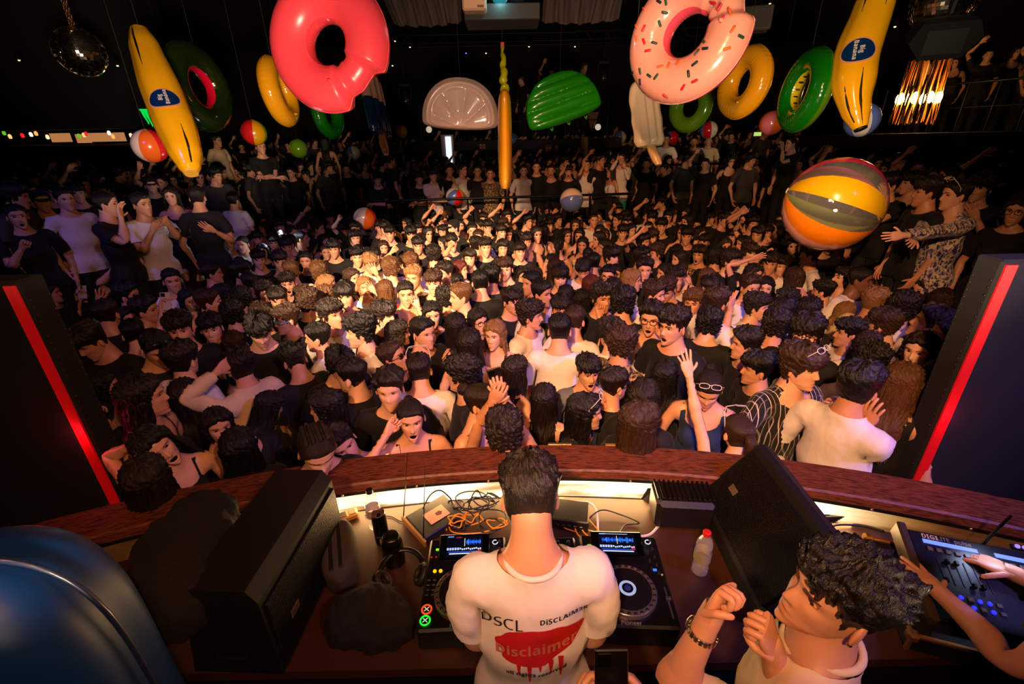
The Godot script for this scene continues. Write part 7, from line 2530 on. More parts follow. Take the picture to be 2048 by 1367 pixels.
func lighting_desk() -> void:
	var at := Transform3D(Basis(Vector3.UP, deg_to_rad(-19.5)), Vector3(1.74, 1.362, -1.06))
	var fc := thing("flight_case", "black flight case tray with worn brass-lit aluminium edges under the lighting desk", "case", at)
	mi("tray", boxm(Vector3(0.86, 0.07, 0.42), 0.004), mat("case_black", Color(0.03, 0.028, 0.026), 0.6), fc, xf(Vector3(0.05, 0.036, 0.03)))
	var alu := mat("case_edge", Color(0.75, 0.55, 0.32), 0.32, 0.85)
	for s in [-1, 1]:
		mi("edge_rail", boxm(Vector3(0.014, 0.014, 0.43), 0.003), alu, fc, xf(Vector3(0.05 + 0.43 * s, 0.072, 0.03)))
		mi("edge_rail", boxm(Vector3(0.87, 0.014, 0.014), 0.003), alu, fc, xf(Vector3(0.05, 0.072, 0.03 + 0.21 * s)))
		mi("edge_rail", boxm(Vector3(0.014, 0.07, 0.014), 0.003), alu, fc, xf(Vector3(0.05 + 0.43 * s, 0.036, 0.24)))
	for k in 2: mi("corner_ball", boxm(Vector3(0.035, 0.035, 0.035), 0.012), alu, fc, xf(Vector3(-0.38, 0.07, -0.18 + 0.42 * k)))
	var t := thing("lighting_desk", "black lighting console with faders, blue lamps and two bright displays", "console", at * Transform3D(Basis(Vector3.RIGHT, 0.24), Vector3(0.08, 0.115, 0.0)))
	mi("body", boxm(Vector3(0.74, 0.05, 0.34), 0.008), mat("console_black", Color(0.028, 0.03, 0.036), 0.4), t)
	mi("side_cheek", boxm(Vector3(0.03, 0.075, 0.37), 0.012), mat("console_cheek", Color(0.22, 0.17, 0.13), 0.4), t, xf(Vector3(-0.385, 0.004, 0)))
	var blue := glow("display_blue", Color(0.42, 0.52, 1.0), 1.6)
	for k in 2: mi("display", boxm(Vector3(0.165, 0.004, 0.016), 0.001), blue, t, xf(Vector3(-0.245 + 0.215 * k, 0.027, -0.125)))
	var lt := SpotLight3D.new()
	lt.name = numbered("console_light")
	lt.light_color = Color(0.55, 0.65, 1.0).linear_to_srgb()
	lt.light_energy = 0.06
	lt.spot_angle = 50
	lt.spot_angle_attenuation = 1.0
	lt.shadow_enabled = true
	lt.light_size = 0.02
	lt.position = t.transform * Vector3(-0.13, 0.16, -0.17)
	lt.basis = Basis.looking_at((t.transform * Vector3(-0.12, 0.02, -0.04) - lt.position).normalized())
	add_child(lt, true)
	var key := mat("console_key", Color(0.34, 0.31, 0.28), 0.45)
	for k in 2:
		for i in 6: mi("key", boxm(Vector3(0.017, 0.006, 0.015), 0.002), key, t, xf(Vector3(-0.315 + 0.028 * i + 0.215 * k, 0.028, -0.095)))
		for i in 6:
			var sl := mi("fader_slot", boxm(Vector3(0.003, 0.002, 0.095), 0.0), mat("slot_black", Color(0.004, 0.004, 0.004), 0.6), t, xf(Vector3(-0.305 + 0.026 * i + 0.215 * k, 0.0262, -0.015)))
			mi("fader_cap", boxm(Vector3(0.012, 0.014, 0.018), 0.003), mat("cap_black", Color(0.02, 0.02, 0.022), 0.3), sl, xf(Vector3(0, 0.008, [0.04, -0.035, -0.035, 0.04, 0.038, -0.03][i])))
		for i in 12:
			var lit: bool = (k == 1) or (i in [1, 3, 4, 8, 10])
			var kb := MB.new()
			if lit: kb.ball(Transform3D(Basis.from_scale(Vector3(0.0075, 0.006, 0.0075)), Vector3(-0.305 + 0.026 * (i % 6) + 0.215 * k, 0.028, 0.075 + 0.028 * int(i / 6))), 10, 6)
			else: kb.box(Vector3(0.016, 0.006, 0.014), xf(Vector3(-0.305 + 0.026 * (i % 6) + 0.215 * k, 0.028, 0.075 + 0.028 * int(i / 6))), 0.002)
			mi("lamp_key" if lit else "key", kb.mesh(), glow("key_blue", Color(0.16, 0.18, 1.0), 1.5) if lit else key, t)
	for i in 10:
		for j in 2: mi("key", boxm(Vector3(0.017, 0.006, 0.013), 0.002), key, t, xf(Vector3(0.17 + 0.022 * (i % 8), 0.028, -0.10 + 0.026 * j)))
	mi("display", boxm(Vector3(0.12, 0.004, 0.022), 0.001), glow("display_pink", Color(0.5, 0.2, 0.4), 0.5), t, xf(Vector3(0.25, 0.027, -0.02)))
	for i in 10:
		var kb := MB.new()
		kb.ball(Transform3D(Basis.from_scale(Vector3(0.008, 0.007, 0.008)), Vector3(-0.03 + 0.021 * i, 0.034, -0.178)), 10, 6)
		mi("lamp_key", kb.mesh(), glow("key_violet", Color(0.62, 0.5, 1.0), 1.3), t)
	mi("lamp_strip", boxm(Vector3(0.225, 0.012, 0.02), 0.003), mat("console_black", Color.BLACK), t, xf(Vector3(0.065, 0.026, -0.178)))
	var g := mat("print_pale", Color(0.75, 0.66, 0.55), 0.5)
	sign_text("DIGI", 0.024, g, t, Transform3D(Basis(Vector3.RIGHT, -PI / 2), Vector3(-0.30, 0.0256, -0.148)), "lettering", true)
	sign_text("LITE  pulse", 0.022, mat("print_grey", Color(0.5, 0.44, 0.36), 0.5), t, Transform3D(Basis(Vector3.RIGHT, -PI / 2), Vector3(-0.225, 0.0256, -0.148)))
	mi("antenna", tubem(PackedVector3Array([Vector3(-0.13, 0.02, -0.165), Vector3(-0.128, 0.05, -0.17), Vector3(-0.10, 0.17, -0.20)]), PackedFloat32Array([0.006, 0.006, 0.005]), 8), mat("aerial_dark", Color.BLACK), t)

# ---------------------------------------------------------------- the people in the booth
func skin_mat(k: int) -> StandardMaterial3D:
	var col: Color = [Color(0.96, 0.74, 0.62), Color(0.92, 0.68, 0.55), Color(0.86, 0.62, 0.48), Color(0.55, 0.36, 0.26)][k]
	return mat("skin_%d" % k, col, 0.48, 0.0, {"vertex_color_use_as_albedo": true})

func hair_mat(k: String) -> StandardMaterial3D:
	var m := mat("hair_" + k, {"k": Color(0.075, 0.058, 0.05), "d": Color(0.13, 0.085, 0.06), "b": Color(0.26, 0.16, 0.10), "l": Color(0.46, 0.31, 0.18), "o": Color(0.70, 0.52, 0.32), "r": Color(0.42, 0.14, 0.07)}[k], 0.42)
	if not m.heightmap_enabled:
		m.heightmap_enabled = true
		m.heightmap_texture = noise("strands", 0.05, FastNoiseLite.TYPE_SIMPLEX_SMOOTH, 256, null, 3)
		m.heightmap_scale = 0.35
		m.albedo_texture = noise("strand_tone", 0.05, FastNoiseLite.TYPE_SIMPLEX_SMOOTH, 256, ramp([[0.2, Color(0.45, 0.43, 0.42)], [0.5, Color(0.8, 0.79, 0.78)], [0.8, Color(1, 1, 1)]]), 3)
		triplanar(m, Vector3(26, 3.5, 26))
		m.anisotropy_enabled = false
	return m

func cloth_mat(k: String) -> StandardMaterial3D:
	var col: Color = {"k": Color(0.16, 0.15, 0.16).srgb_to_linear(), "w": Color(0.88, 0.85, 0.84), "c": Color(0.86, 0.76, 0.62), "g": Color(0.22, 0.21, 0.21), "e": Color(0.40, 0.42, 0.52), "n": Color(0.07, 0.06, 0.14), "b": Color(0.06, 0.14, 0.28), "r": Color(0.5, 0.08, 0.07), "p": Color.WHITE, "q": Color.WHITE, "j": Color.WHITE, "jeans": Color(0.06, 0.065, 0.085)}[k]
	var m := mat("cloth_" + k, col, 0.85, 0.0, {"rim_enabled": true, "rim": 0.25})
	if k == "p" and m.albedo_texture == null:
		m.albedo_texture = noise("leopard", 0.06, FastNoiseLite.TYPE_CELLULAR, 256, ramp([[0.0, Color(0.03, 0.02, 0.02)], [0.42, Color(0.05, 0.035, 0.03)], [0.55, Color(0.75, 0.6, 0.4)], [1.0, Color(0.85, 0.7, 0.5)]]), 2)
		triplanar(m, Vector3.ONE * 3.0)
	if k == "q" and m.albedo_texture == null:
		m.albedo_texture = noise("palms", 0.025, FastNoiseLite.TYPE_SIMPLEX_SMOOTH, 256, ramp([[0.0, Color(0.12, 0.09, 0.35)], [0.40, Color(0.16, 0.12, 0.42)], [0.47, Color(0.85, 0.8, 0.75)], [0.62, Color(0.9, 0.84, 0.76)], [0.70, Color(0.1, 0.09, 0.12)], [1.0, Color(0.2, 0.18, 0.2)]]), 4)
		triplanar(m, Vector3(3.0, 1.5, 3.0))
	if k == "j" and m.albedo_texture == null:
		var im := Image.create(64, 4, false, Image.FORMAT_RGB8)
		im.fill(Color(0.035, 0.03, 0.05))
		im.fill_rect(Rect2i(4, 0, 5, 4), Color(0.9, 0.85, 0.8))
		im.fill_rect(Rect2i(34, 0, 3, 4), Color(0.8, 0.75, 0.75))
		m.albedo_texture = ImageTexture.create_from_image(im)
		triplanar(m, Vector3(17, 1, 17))
	if k in ["w", "c", "e"] and not m.normal_enabled:
		m.normal_enabled = true
		m.normal_texture = noise("cloth_folds", 0.015, FastNoiseLite.TYPE_SIMPLEX_SMOOTH, 256, null, 3, true, 6.0)
		m.normal_scale = 0.55
		triplanar(m, Vector3(2.2, 1.4, 2.2))
	return m

func watch(p: Pose, side: int, t: Node3D, m: Material) -> void:
	var b := MB.new()
	var at := p.hand[side]
	var ring := PackedVector3Array()
	for i in 17: ring.append(Vector3(cos(TAU * i / 16) * 0.030, -0.045, sin(TAU * i / 16) * 0.026))
	b.tube(ring, 0.005, 6)
	var n := mi("wristwatch", b.mesh(), m, t, at)
	var links := MB.new()
	for i in 18: links.box(Vector3(0.008, 0.015, 0.004), Transform3D(Basis(Vector3.UP, -TAU * i / 18), Vector3(sin(TAU * i / 18) * 0.0, -0.045, 0.0)) * xf(Vector3(0, 0, 0.033)), 0.001)
	mi("strap_link", links.mesh(), m, n)
	var f := MB.new()
	f.lathe(PackedVector2Array([Vector2(0.017, 0), Vector2(0.018, 0.005), Vector2(0.015, 0.009), Vector2(0, 0.009)]), 18, Transform3D(Basis(Vector3.RIGHT, -PI / 2), Vector3(0, -0.045, -0.028)))
	mi("watch_case", f.mesh(), m, n)

# sits lettering or a patch on the back of a garment
func back_grid(cloth: ArrayMesh) -> Callable:
	var v: PackedVector3Array = cloth.surface_get_arrays(0)[Mesh.ARRAY_VERTEX]
	var n := 48
	var g := PackedFloat32Array()
	g.resize(n * n)
	g.fill(9.0)
	for p in v:
		var i := int((p.x + 0.36) / 0.015)
		var j := int((p.y - 0.9) / 0.015)
		if i >= 0 and i < n and j >= 0 and j < n and p.z < 0.05: g[j * n + i] = minf(g[j * n + i], p.z)
	for pass_ in 3:
		var h := g.duplicate()
		for j in range(1, n - 1):
			for i in range(1, n - 1):
				var s := 0.0
				var c := 0
				for q in [[0, 0], [1, 0], [-1, 0], [0, 1], [0, -1]]:
					var w := h[(j + q[1]) * n + i + q[0]]
					if w < 5.0:
						s += w
						c += 1
				if c > 0 and (g[j * n + i] > 5.0 or pass_ > 0): g[j * n + i] = s / c if h[j * n + i] > 5.0 else minf(s / c, h[j * n + i])
	return func(x: float, y: float) -> float:
		var fx := clampf((x + 0.36) / 0.015 - 0.5, 0, n - 2)
		var fy := clampf((y - 0.9) / 0.015 - 0.5, 0, n - 2)
		var i := int(fx)
		var j := int(fy)
		return lerpf(lerpf(g[j * n + i], g[j * n + i + 1], fx - i), lerpf(g[j * n + n + i], g[j * n + n + i + 1], fx - i), fy - j)

func back_text(words: String, size: float, cx: float, cy: float, slope: float, z: Callable, m: Material, t: Node3D, bold: bool, lift := 0.004, outline := false) -> void:
	var f := SystemFont.new()
	f.font_names = PackedStringArray(["Droid Sans"])
	f.font_weight = 700 if bold else 400
	var tm := TextMesh.new()
	tm.font = f
	tm.text = words
	tm.font_size = 64
	tm.pixel_size = size / 64.0
	tm.depth = 0.0
	tm.curve_step = 2.0
	var a := tm.get_mesh_arrays()
	var v: PackedVector3Array = a[Mesh.ARRAY_VERTEX]
	var nr: PackedVector3Array = a[Mesh.ARRAY_NORMAL]
	for i in v.size():
		var x := cx - v[i].x          # seen from behind, the writing runs the other way
		var y := cy + v[i].y + v[i].x * slope
		v[i] = Vector3(x, y, z.call(x, y) - lift)
		nr[i] = Vector3(0, 0, -1)
	var ix = a[Mesh.ARRAY_INDEX]
	var idx: PackedInt32Array = ix if ix != null else PackedInt32Array(range(v.size()))
	mi("shirt_print", arrays_mesh(v, nr, PackedColorArray(), idx), m, t)

func crew() -> void:
	# the performer, from behind
	var hp := deep(1063, 990, 1.30)
	var sc := (hp.y - 0.4) / 1.617
	var t := thing("person", "man from behind in a white printed tee at the decks, cropped dark hair", "person", Transform3D(Basis(Vector3.UP, PI + 0.03).scaled(Vector3.ONE * sc), Vector3(hp.x, 0.4, hp.z + 0.10)))
	var inv := t.transform.affine_inverse()
	var p := make_pose(false, {"pitch": 0.16, "lean": Vector3(0.06, 0, 0), "jut": 0.06, "left": inv * Vector3(-0.06, 1.47, -1.16), "right": inv * Vector3(0.16, 1.47, -1.16), "pole_left": Vector3(0.25, -0.8, -0.7), "pole_right": Vector3(-0.25, -0.8, -0.7), "palm_left": Vector3(0, -1, 0), "palm_right": Vector3(0, -1, 0)})
	mi("body", body_mesh(false, 0, p, 0.0, ["flat", "flat"]), skin_mat(1), t)
	var tee := cloth_mesh("tee", false, 0, p)
	mi("shirt", tee, cloth_mat("w"), t)
	mi("trousers", cloth_mesh("pants", false, 0, p), cloth_mat("jeans"), t)
	mi("hair", hair_mesh("performer", 0), hair_mat("d"), t, p.head * Transform3D(Basis.from_scale(Vector3.ONE * 1.04), HEAD))
	var rib := PackedVector3Array()
	for i in 33:
		var a := TAU * i / 32
		rib.append(p.t[1] * Vector3(cos(a) * 0.078, 1.468 - maxf(0, sin(a)) * 0.05 + 0.004, -0.012 + sin(a) * 0.078))
	mi("collar", tubem(rib, 0.009, 8), cloth_mat("w"), t)
	var z := back_grid(tee)
	var ink := mat("ink_black", Color(0.02, 0.018, 0.02), 0.8)
	var red := mat("ink_red", Color(0.70, 0.02, 0.04), 0.8)
	var rm := MB.new()
	var rows := []
	for j in 9:
		var row := PackedVector3Array()
		for i in 40:
			var a := TAU * i / 40
			var k := (1.0 + 0.10 * sin(a * 3 + 1) + 0.05 * sin(a * 7)) * j / 8.0
			var x := -0.005 - cos(a) * 0.122 * k
			var y := 1.262 + sin(a) * 0.062 * k - 0.016 * cos(a) * k * -1.0
			row.append(Vector3(x, y, z.call(x, y) - 0.003))
		rows.append(row)
	rm.grid(rows, true, true)
	mi("shirt_print", rm.mesh(), red, t)
	for k in 5:
		var dx := 0.05 - 0.03 * k
		var dm := MB.new()
		var dr := []
		for j in 5:
			var y := 1.215 - j * 0.014 * (1 + 0.5 * sin(k * 2.0))
			var w := 0.008 * (1 - j * 0.2)
			dr.append(PackedVector3Array([Vector3(dx + w, y, z.call(dx, y) - 0.0035), Vector3(dx - w, y, z.call(dx, y) - 0.0035)]))
		dm.grid(dr, false, true)
		mi("shirt_print", dm.mesh(), red, t)
	back_text("DSCL", 0.052, 0.095, 1.335, 0.10, z, ink, t, false, 0.004)
	back_text("DiSCLAiM3R", 0.024, -0.078, 1.356, 0.12, z, ink, t, true, 0.004)
	back_text("Disclaimer", 0.046, 0.0, 1.252, 0.12, z, mat("ink_rose", Color(0.75, 0.42, 0.33), 0.8), t, true, 0.0055)
	back_text("all rights reserved", 0.020, 0.0, 1.165, 0.06, z, ink, t, true, 0.004)
	# the man in profile with raised fist
	var mp := deep(1672, 1172, 1.06)
	var s2 := (mp.y - 0.4) / 1.617
	var m := thing("person", "man in cream tee in profile, chin lifted, watch on raised fist, near the lighting desk", "person", Transform3D(Basis(Vector3.UP, deg_to_rad(-128)).scaled(Vector3.ONE * s2), Vector3(mp.x - 0.04, 0.43, mp.z + 0.04)))
	var inv2 := m.transform.affine_inverse()
	var q := make_pose(false, {"yaw": 0.55, "pitch": -0.20, "roll": -0.12, "right": inv2 * deep(1545, 1300, 1.05), "left": inv2 * deep(1419, 1236, 1.03), "pole_left": inv2.basis * Vector3(-0.1, -1.0, 0.25), "palm_left": inv2.basis * Vector3(0.5, 0.2, 0.7)})
	mi("body", body_mesh(false, 0, q, 0.0, ["fist", "fist"]), skin_mat(2), m)
	mi("shirt", cloth_mesh("tee", false, 0, q), cloth_mat("c"), m)
	mi("trousers", cloth_mesh("pants", false, 0, q), cloth_mat("jeans"), m)
	mi("hair", hair_mesh("curly_fade", 0), hair_mat("k"), m, q.head * Transform3D(Basis.from_scale(Vector3.ONE * 1.02), HEAD))
	var rib2 := PackedVector3Array()
	for i in 33:
		var a := TAU * i / 32
		rib2.append(q.t[1] * Vector3(cos(a) * 0.078, 1.468 - maxf(0, sin(a)) * 0.05 + 0.004, -0.012 + sin(a) * 0.078))
	mi("collar", tubem(rib2, 0.009, 8), cloth_mat("c"), m)
	watch(q, 1, m, mat("watch_steel", Color(0.7, 0.62, 0.55), 0.25, 0.95))
	var er := MB.new()
	er.ball(Transform3D(Basis.from_scale(Vector3.ONE * 0.006), Vector3(0.081, -0.034, -0.006)), 8, 6)
	mi("earring", er.mesh(), mat("ear_gold", Color(0.85, 0.7, 0.4), 0.2, 1.0), m, q.head * xf(HEAD))
	# the lighting technician: only the forearms come into view
	var lt := thing("person", "technician in black whose two hands work the lighting desk", "person", Transform3D(Basis(Vector3.UP, deg_to_rad(172)), Vector3(1.74, 0.4, -0.66)))
	var inv3 := lt.transform.affine_inverse()
	var r := make_pose(false, {"left": inv3 * (on(1880, 1185, 1.53)), "right": inv3 * (on(2035, 1150, 1.54)), "palm_left": Vector3(0, -1, 0.1), "palm_right": Vector3(0.2, -1, 0.1), "lean": Vector3(0.2, 0, 0), "pitch": 0.5})
	mi("body", body_mesh(false, 0, r, 0.0, ["relaxed", "open"]), skin_mat(2), lt)
	mi("shirt", cloth_mesh("tee", false, 0, r), cloth_mat("k"), lt)
	mi("trousers", cloth_mesh("pants", false, 0, r), cloth_mat("jeans"), lt)
	mi("hair", hair_mesh("crop", 1), hair_mat("k"), lt, r.head * xf(HEAD))
	# somebody below the camera filming the floor
	var ph := deep(1224, 1350, 1.0)
	var st := thing("person", "person filming on a phone at the photo's bottom edge, only hands in view", "person", Transform3D(Basis(Vector3.UP, PI), Vector3(ph.x - 0.02, 0.4, -0.14)))
	var inv4 := st.transform.affine_inverse()
	var u := make_pose(false, {"right": inv4 * (ph + Vector3(0.055, -0.085, 0.03)), "left": inv4 * (ph + Vector3(-0.055, -0.085, 0.03)), "pole_left": Vector3(0.9, -0.5, -0.1), "pole_right": Vector3(-0.9, -0.5, -0.1), "palm_left": Vector3(-0.8, 0.1, 0.3), "palm_right": Vector3(0.8, 0.1, 0.3), "pitch": 0.2})
	mi("body", body_mesh(false, 0, u, 0.0, ["grip", "grip"]), skin_mat(2), st)
	mi("shirt", cloth_mesh("tee", false, 1, u), cloth_mat("k"), st)
	mi("trousers", cloth_mesh("pants", false, 1, u), cloth_mat("jeans"), st)
	mi("hair", hair_mesh("crop", 1), hair_mat("k"), st, u.head * xf(HEAD))
	phone("dark smartphone held upright at the photo's bottom edge, filming", Transform3D(Basis.from_euler(Vector3(-0.35, 0, 0)), ph + Vector3(0, -0.02, 0)), Color(0.02, 0.022, 0.025), false)

func phone(label: String, at: Transform3D, col: Color, torch: bool) -> void:
	var t := thing("smartphone", label, "phone", at)
	mi("case", boxm(Vector3(0.074, 0.152, 0.010), 0.004), mat("phone_%s" % col.to_html(false), col, 0.35), t)
	mi("screen", boxm(Vector3(0.068, 0.144, 0.002), 0.0), mat("phone_glass", Color(0.03, 0.03, 0.04), 0.12), t, xf(Vector3(0, 0, -0.0055)))
	mi("camera_block", boxm(Vector3(0.03, 0.032, 0.004), 0.0015), mat("phone_lens", Color(0.02, 0.02, 0.02), 0.2), t, xf(Vector3(-0.016, 0.054, 0.006)))
	if torch:
		var m := MB.new()
		m.ball(Transform3D(Basis.from_scale(Vector3(0.016, 0.016, 0.006)), Vector3(0.012, 0.058, 0.006)), 10, 6)
		mi("torch_lamp", m.mesh(), glow("torch_white", Color(0.85, 0.9, 1.0), 40.0), t)
		omni("torch_light", at * Vector3(0.012, 0.058, 0.03), Color(0.8, 0.88, 1.0), 0.25, 0.01)

# ---------------------------------------------------------------- the dancers
var placed := []       # Vector3 of everyone on the floor

func base_yaw(p: Vector3) -> float:
	return atan2(CAM.x - p.x, CAM.z - p.z)

var kit := {}

func person(label: String, group: String, head_at: Vector3, feet_y: float, yaw: float, hair: String, hcol: String, top: String, tcol: String, o: Dictionary, lod: int, tone: int, rng: RandomNumberGenerator) -> void:
	var fem: bool = o.fem
	var sc := (head_at.y - feet_y) / 1.617
	var turn: float = base_yaw(head_at) + deg_to_rad(yaw) * (0.75 if absf(yaw) < 120 else 0.95)
	var rest := deg_to_rad(yaw) + base_yaw(head_at) - turn
	var B := Basis(Vector3.UP, turn)
	var at := Transform3D(B.scaled(Vector3.ONE * sc), Vector3(head_at.x, feet_y, head_at.z) - B * Vector3(0, 0, 0.018))
	var t := thing("person", label, "person", at, group)
	var inv := at.affine_inverse()
	var d := {"yaw": rest + o.get("dy", 0.0), "pitch": o.get("pitch", 0.0), "roll": o.get("roll", 0.0)}
	var hands := ["relaxed", "relaxed"]
	var key := ""
	if o.has("hand"):
		var used := -1
		var all: Array = o.hand
		for i in all.size():
			var w := inv * (all[i] as Vector3)
			var k := 0 if w.x < 0 else 1
			if k == used: k = 1 - k
			used = k
			d["right" if k == 0 else "left"] = w - Vector3(0, 0.05, 0)
			hands[k] = o.get("grip", "open")
			d["pole_right" if k == 0 else "pole_left"] = Vector3((-0.4 if k == 0 else 0.4), -0.9, 0.0)
	elif o.get("cross", false):
		d["right"] = Vector3(0.13, 1.13, 0.20)
		d["left"] = Vector3(-0.13, 1.16, 0.22)
		d["pole_right"] = Vector3(-0.9, -0.4, -0.2)
		d["pole_left"] = Vector3(0.9, -0.4, -0.2)
		key = "x"
	elif o.get("bent", 0) == 1:
		d["right"] = Vector3(-0.12, 1.22, 0.26)
		key = "b"
	if o.get("leg", false): d["leg"] = Vector2(1.5, 1.4)
	var pose: Pose
	var body: ArrayMesh
	var shirt: ArrayMesh
	var legs: ArrayMesh
	var mouth: float = o.get("mouth", 0.0)
	var ck := "%s%d%d%s%s%d%d%.0f" % [fem, lod, o.get("hl", -1), top, key, int(rad_to_deg(d.yaw) / 8.0), int(rad_to_deg(d.pitch) / 8.0), mouth]
	var share: bool = not o.has("hand") and not o.get("leg", false)
	if share and kit.has(ck):
		var kk: Array = kit[ck]
		pose = kk[0]; body = kk[1]; shirt = kk[2]; legs = kk[3]
	else:
		pose = make_pose(fem, d)
		body = body_mesh(fem, lod, pose, mouth, hands, o.get("hl", -1))
		shirt = cloth_mesh(top, fem, lod, pose)
		legs = cloth_mesh("pants" if top != "dress" else "shorts", fem, lod, pose)
		if share: kit[ck] = [pose, body, shirt, legs]
	mi("body", body, skin_mat(tone), t)
	mi("dress" if top == "dress" else "shirt", shirt, cloth_mat(tcol), t)
	if top != "dress": mi("trousers" if not o.has("skirt") else "skirt", legs, cloth_mat("jeans") if not o.has("skirt") else mat("cloth_teal", Color(0.10, 0.50, 0.42), 0.8), t)
	var hat := pose.head * Transform3D(Basis.from_scale(Vector3.ONE * (0.97 if fem else 1.02)), HEAD)
	mi("hair" if hair != "cap" else "cap", hair_mesh(hair, 0 if lod < 2 else 1), hair_mat(hcol) if hair != "cap" else cloth_mat("k"), t, hat)
	if o.has("wear"):
		var w: String = o.wear
		var m: Material = mat("frame_black", Color(0.02, 0.02, 0.02), 0.25)
		if w == "up": mi("sunglasses", lens_mesh(), mat("frame_black", Color.BLACK), t, hat * Transform3D(Basis(Vector3.RIGHT, -0.75), Vector3(0, 0.058, 0.042)))
		if w == "upwhite":
			m = mat("frame_white", Color(0.88, 0.82, 0.76), 0.3)
			mi("sunglasses", glasses_mesh(true), m, t, hat * Transform3D(Basis(Vector3.RIGHT, -0.85), Vector3(0, 0.07, 0.035)))
		if w == "clear": mi("glasses", glasses_mesh(false), m, t, hat)
		if w == "dark":
			mi("sunglasses", lens_mesh(), m, t, hat)
			mi("sunglass_frame", glasses_mesh(true), m, t, hat)
		if w == "blue":
			m = mat("shade_blue", Color(0.45, 0.68, 0.75), 0.25)
			var b := MB.new()
			for s in [-1, 1]:
				b.box(Vector3(0.064, 0.022, 0.006), Transform3D(Basis(Vector3.UP, 0.42 * s), Vector3(0.034 * s, 0.008, 0.088)), 0.002)
				b.box(Vector3(0.005, 0.012, 0.10), Transform3D(Basis(Vector3.UP, 0.1 * s), Vector3(0.074 * s, 0.008, 0.03)), 0.001)
			mi("sunglasses", b.mesh(), m, t, hat)
	if o.has("phone"):
		var k := 0 if d.has("right") else 1
		var w: Transform3D = at * pose.hand[k]
		var b := w.basis.orthonormalized()
		var yv := (b.y + Vector3(0, 0.8, 0)).normalized()
		var toward := (CAM - w.origin).normalized()
		var zv := (toward - yv * toward.dot(yv)).normalized()
		var words: PackedStringArray = label.split(" ")
		phone("smartphone in the hand of the " + " ".join(words.slice(0, 10)).trim_suffix(","), Transform3D(Basis(yv.cross(zv), yv, zv), w * Vector3(0, 0.095, 0.028)), Color(0.75, 0.7, 0.68) if o.phone == "white" else Color(0.03, 0.03, 0.035), o.phone == "torch")
	placed.append(head_at)

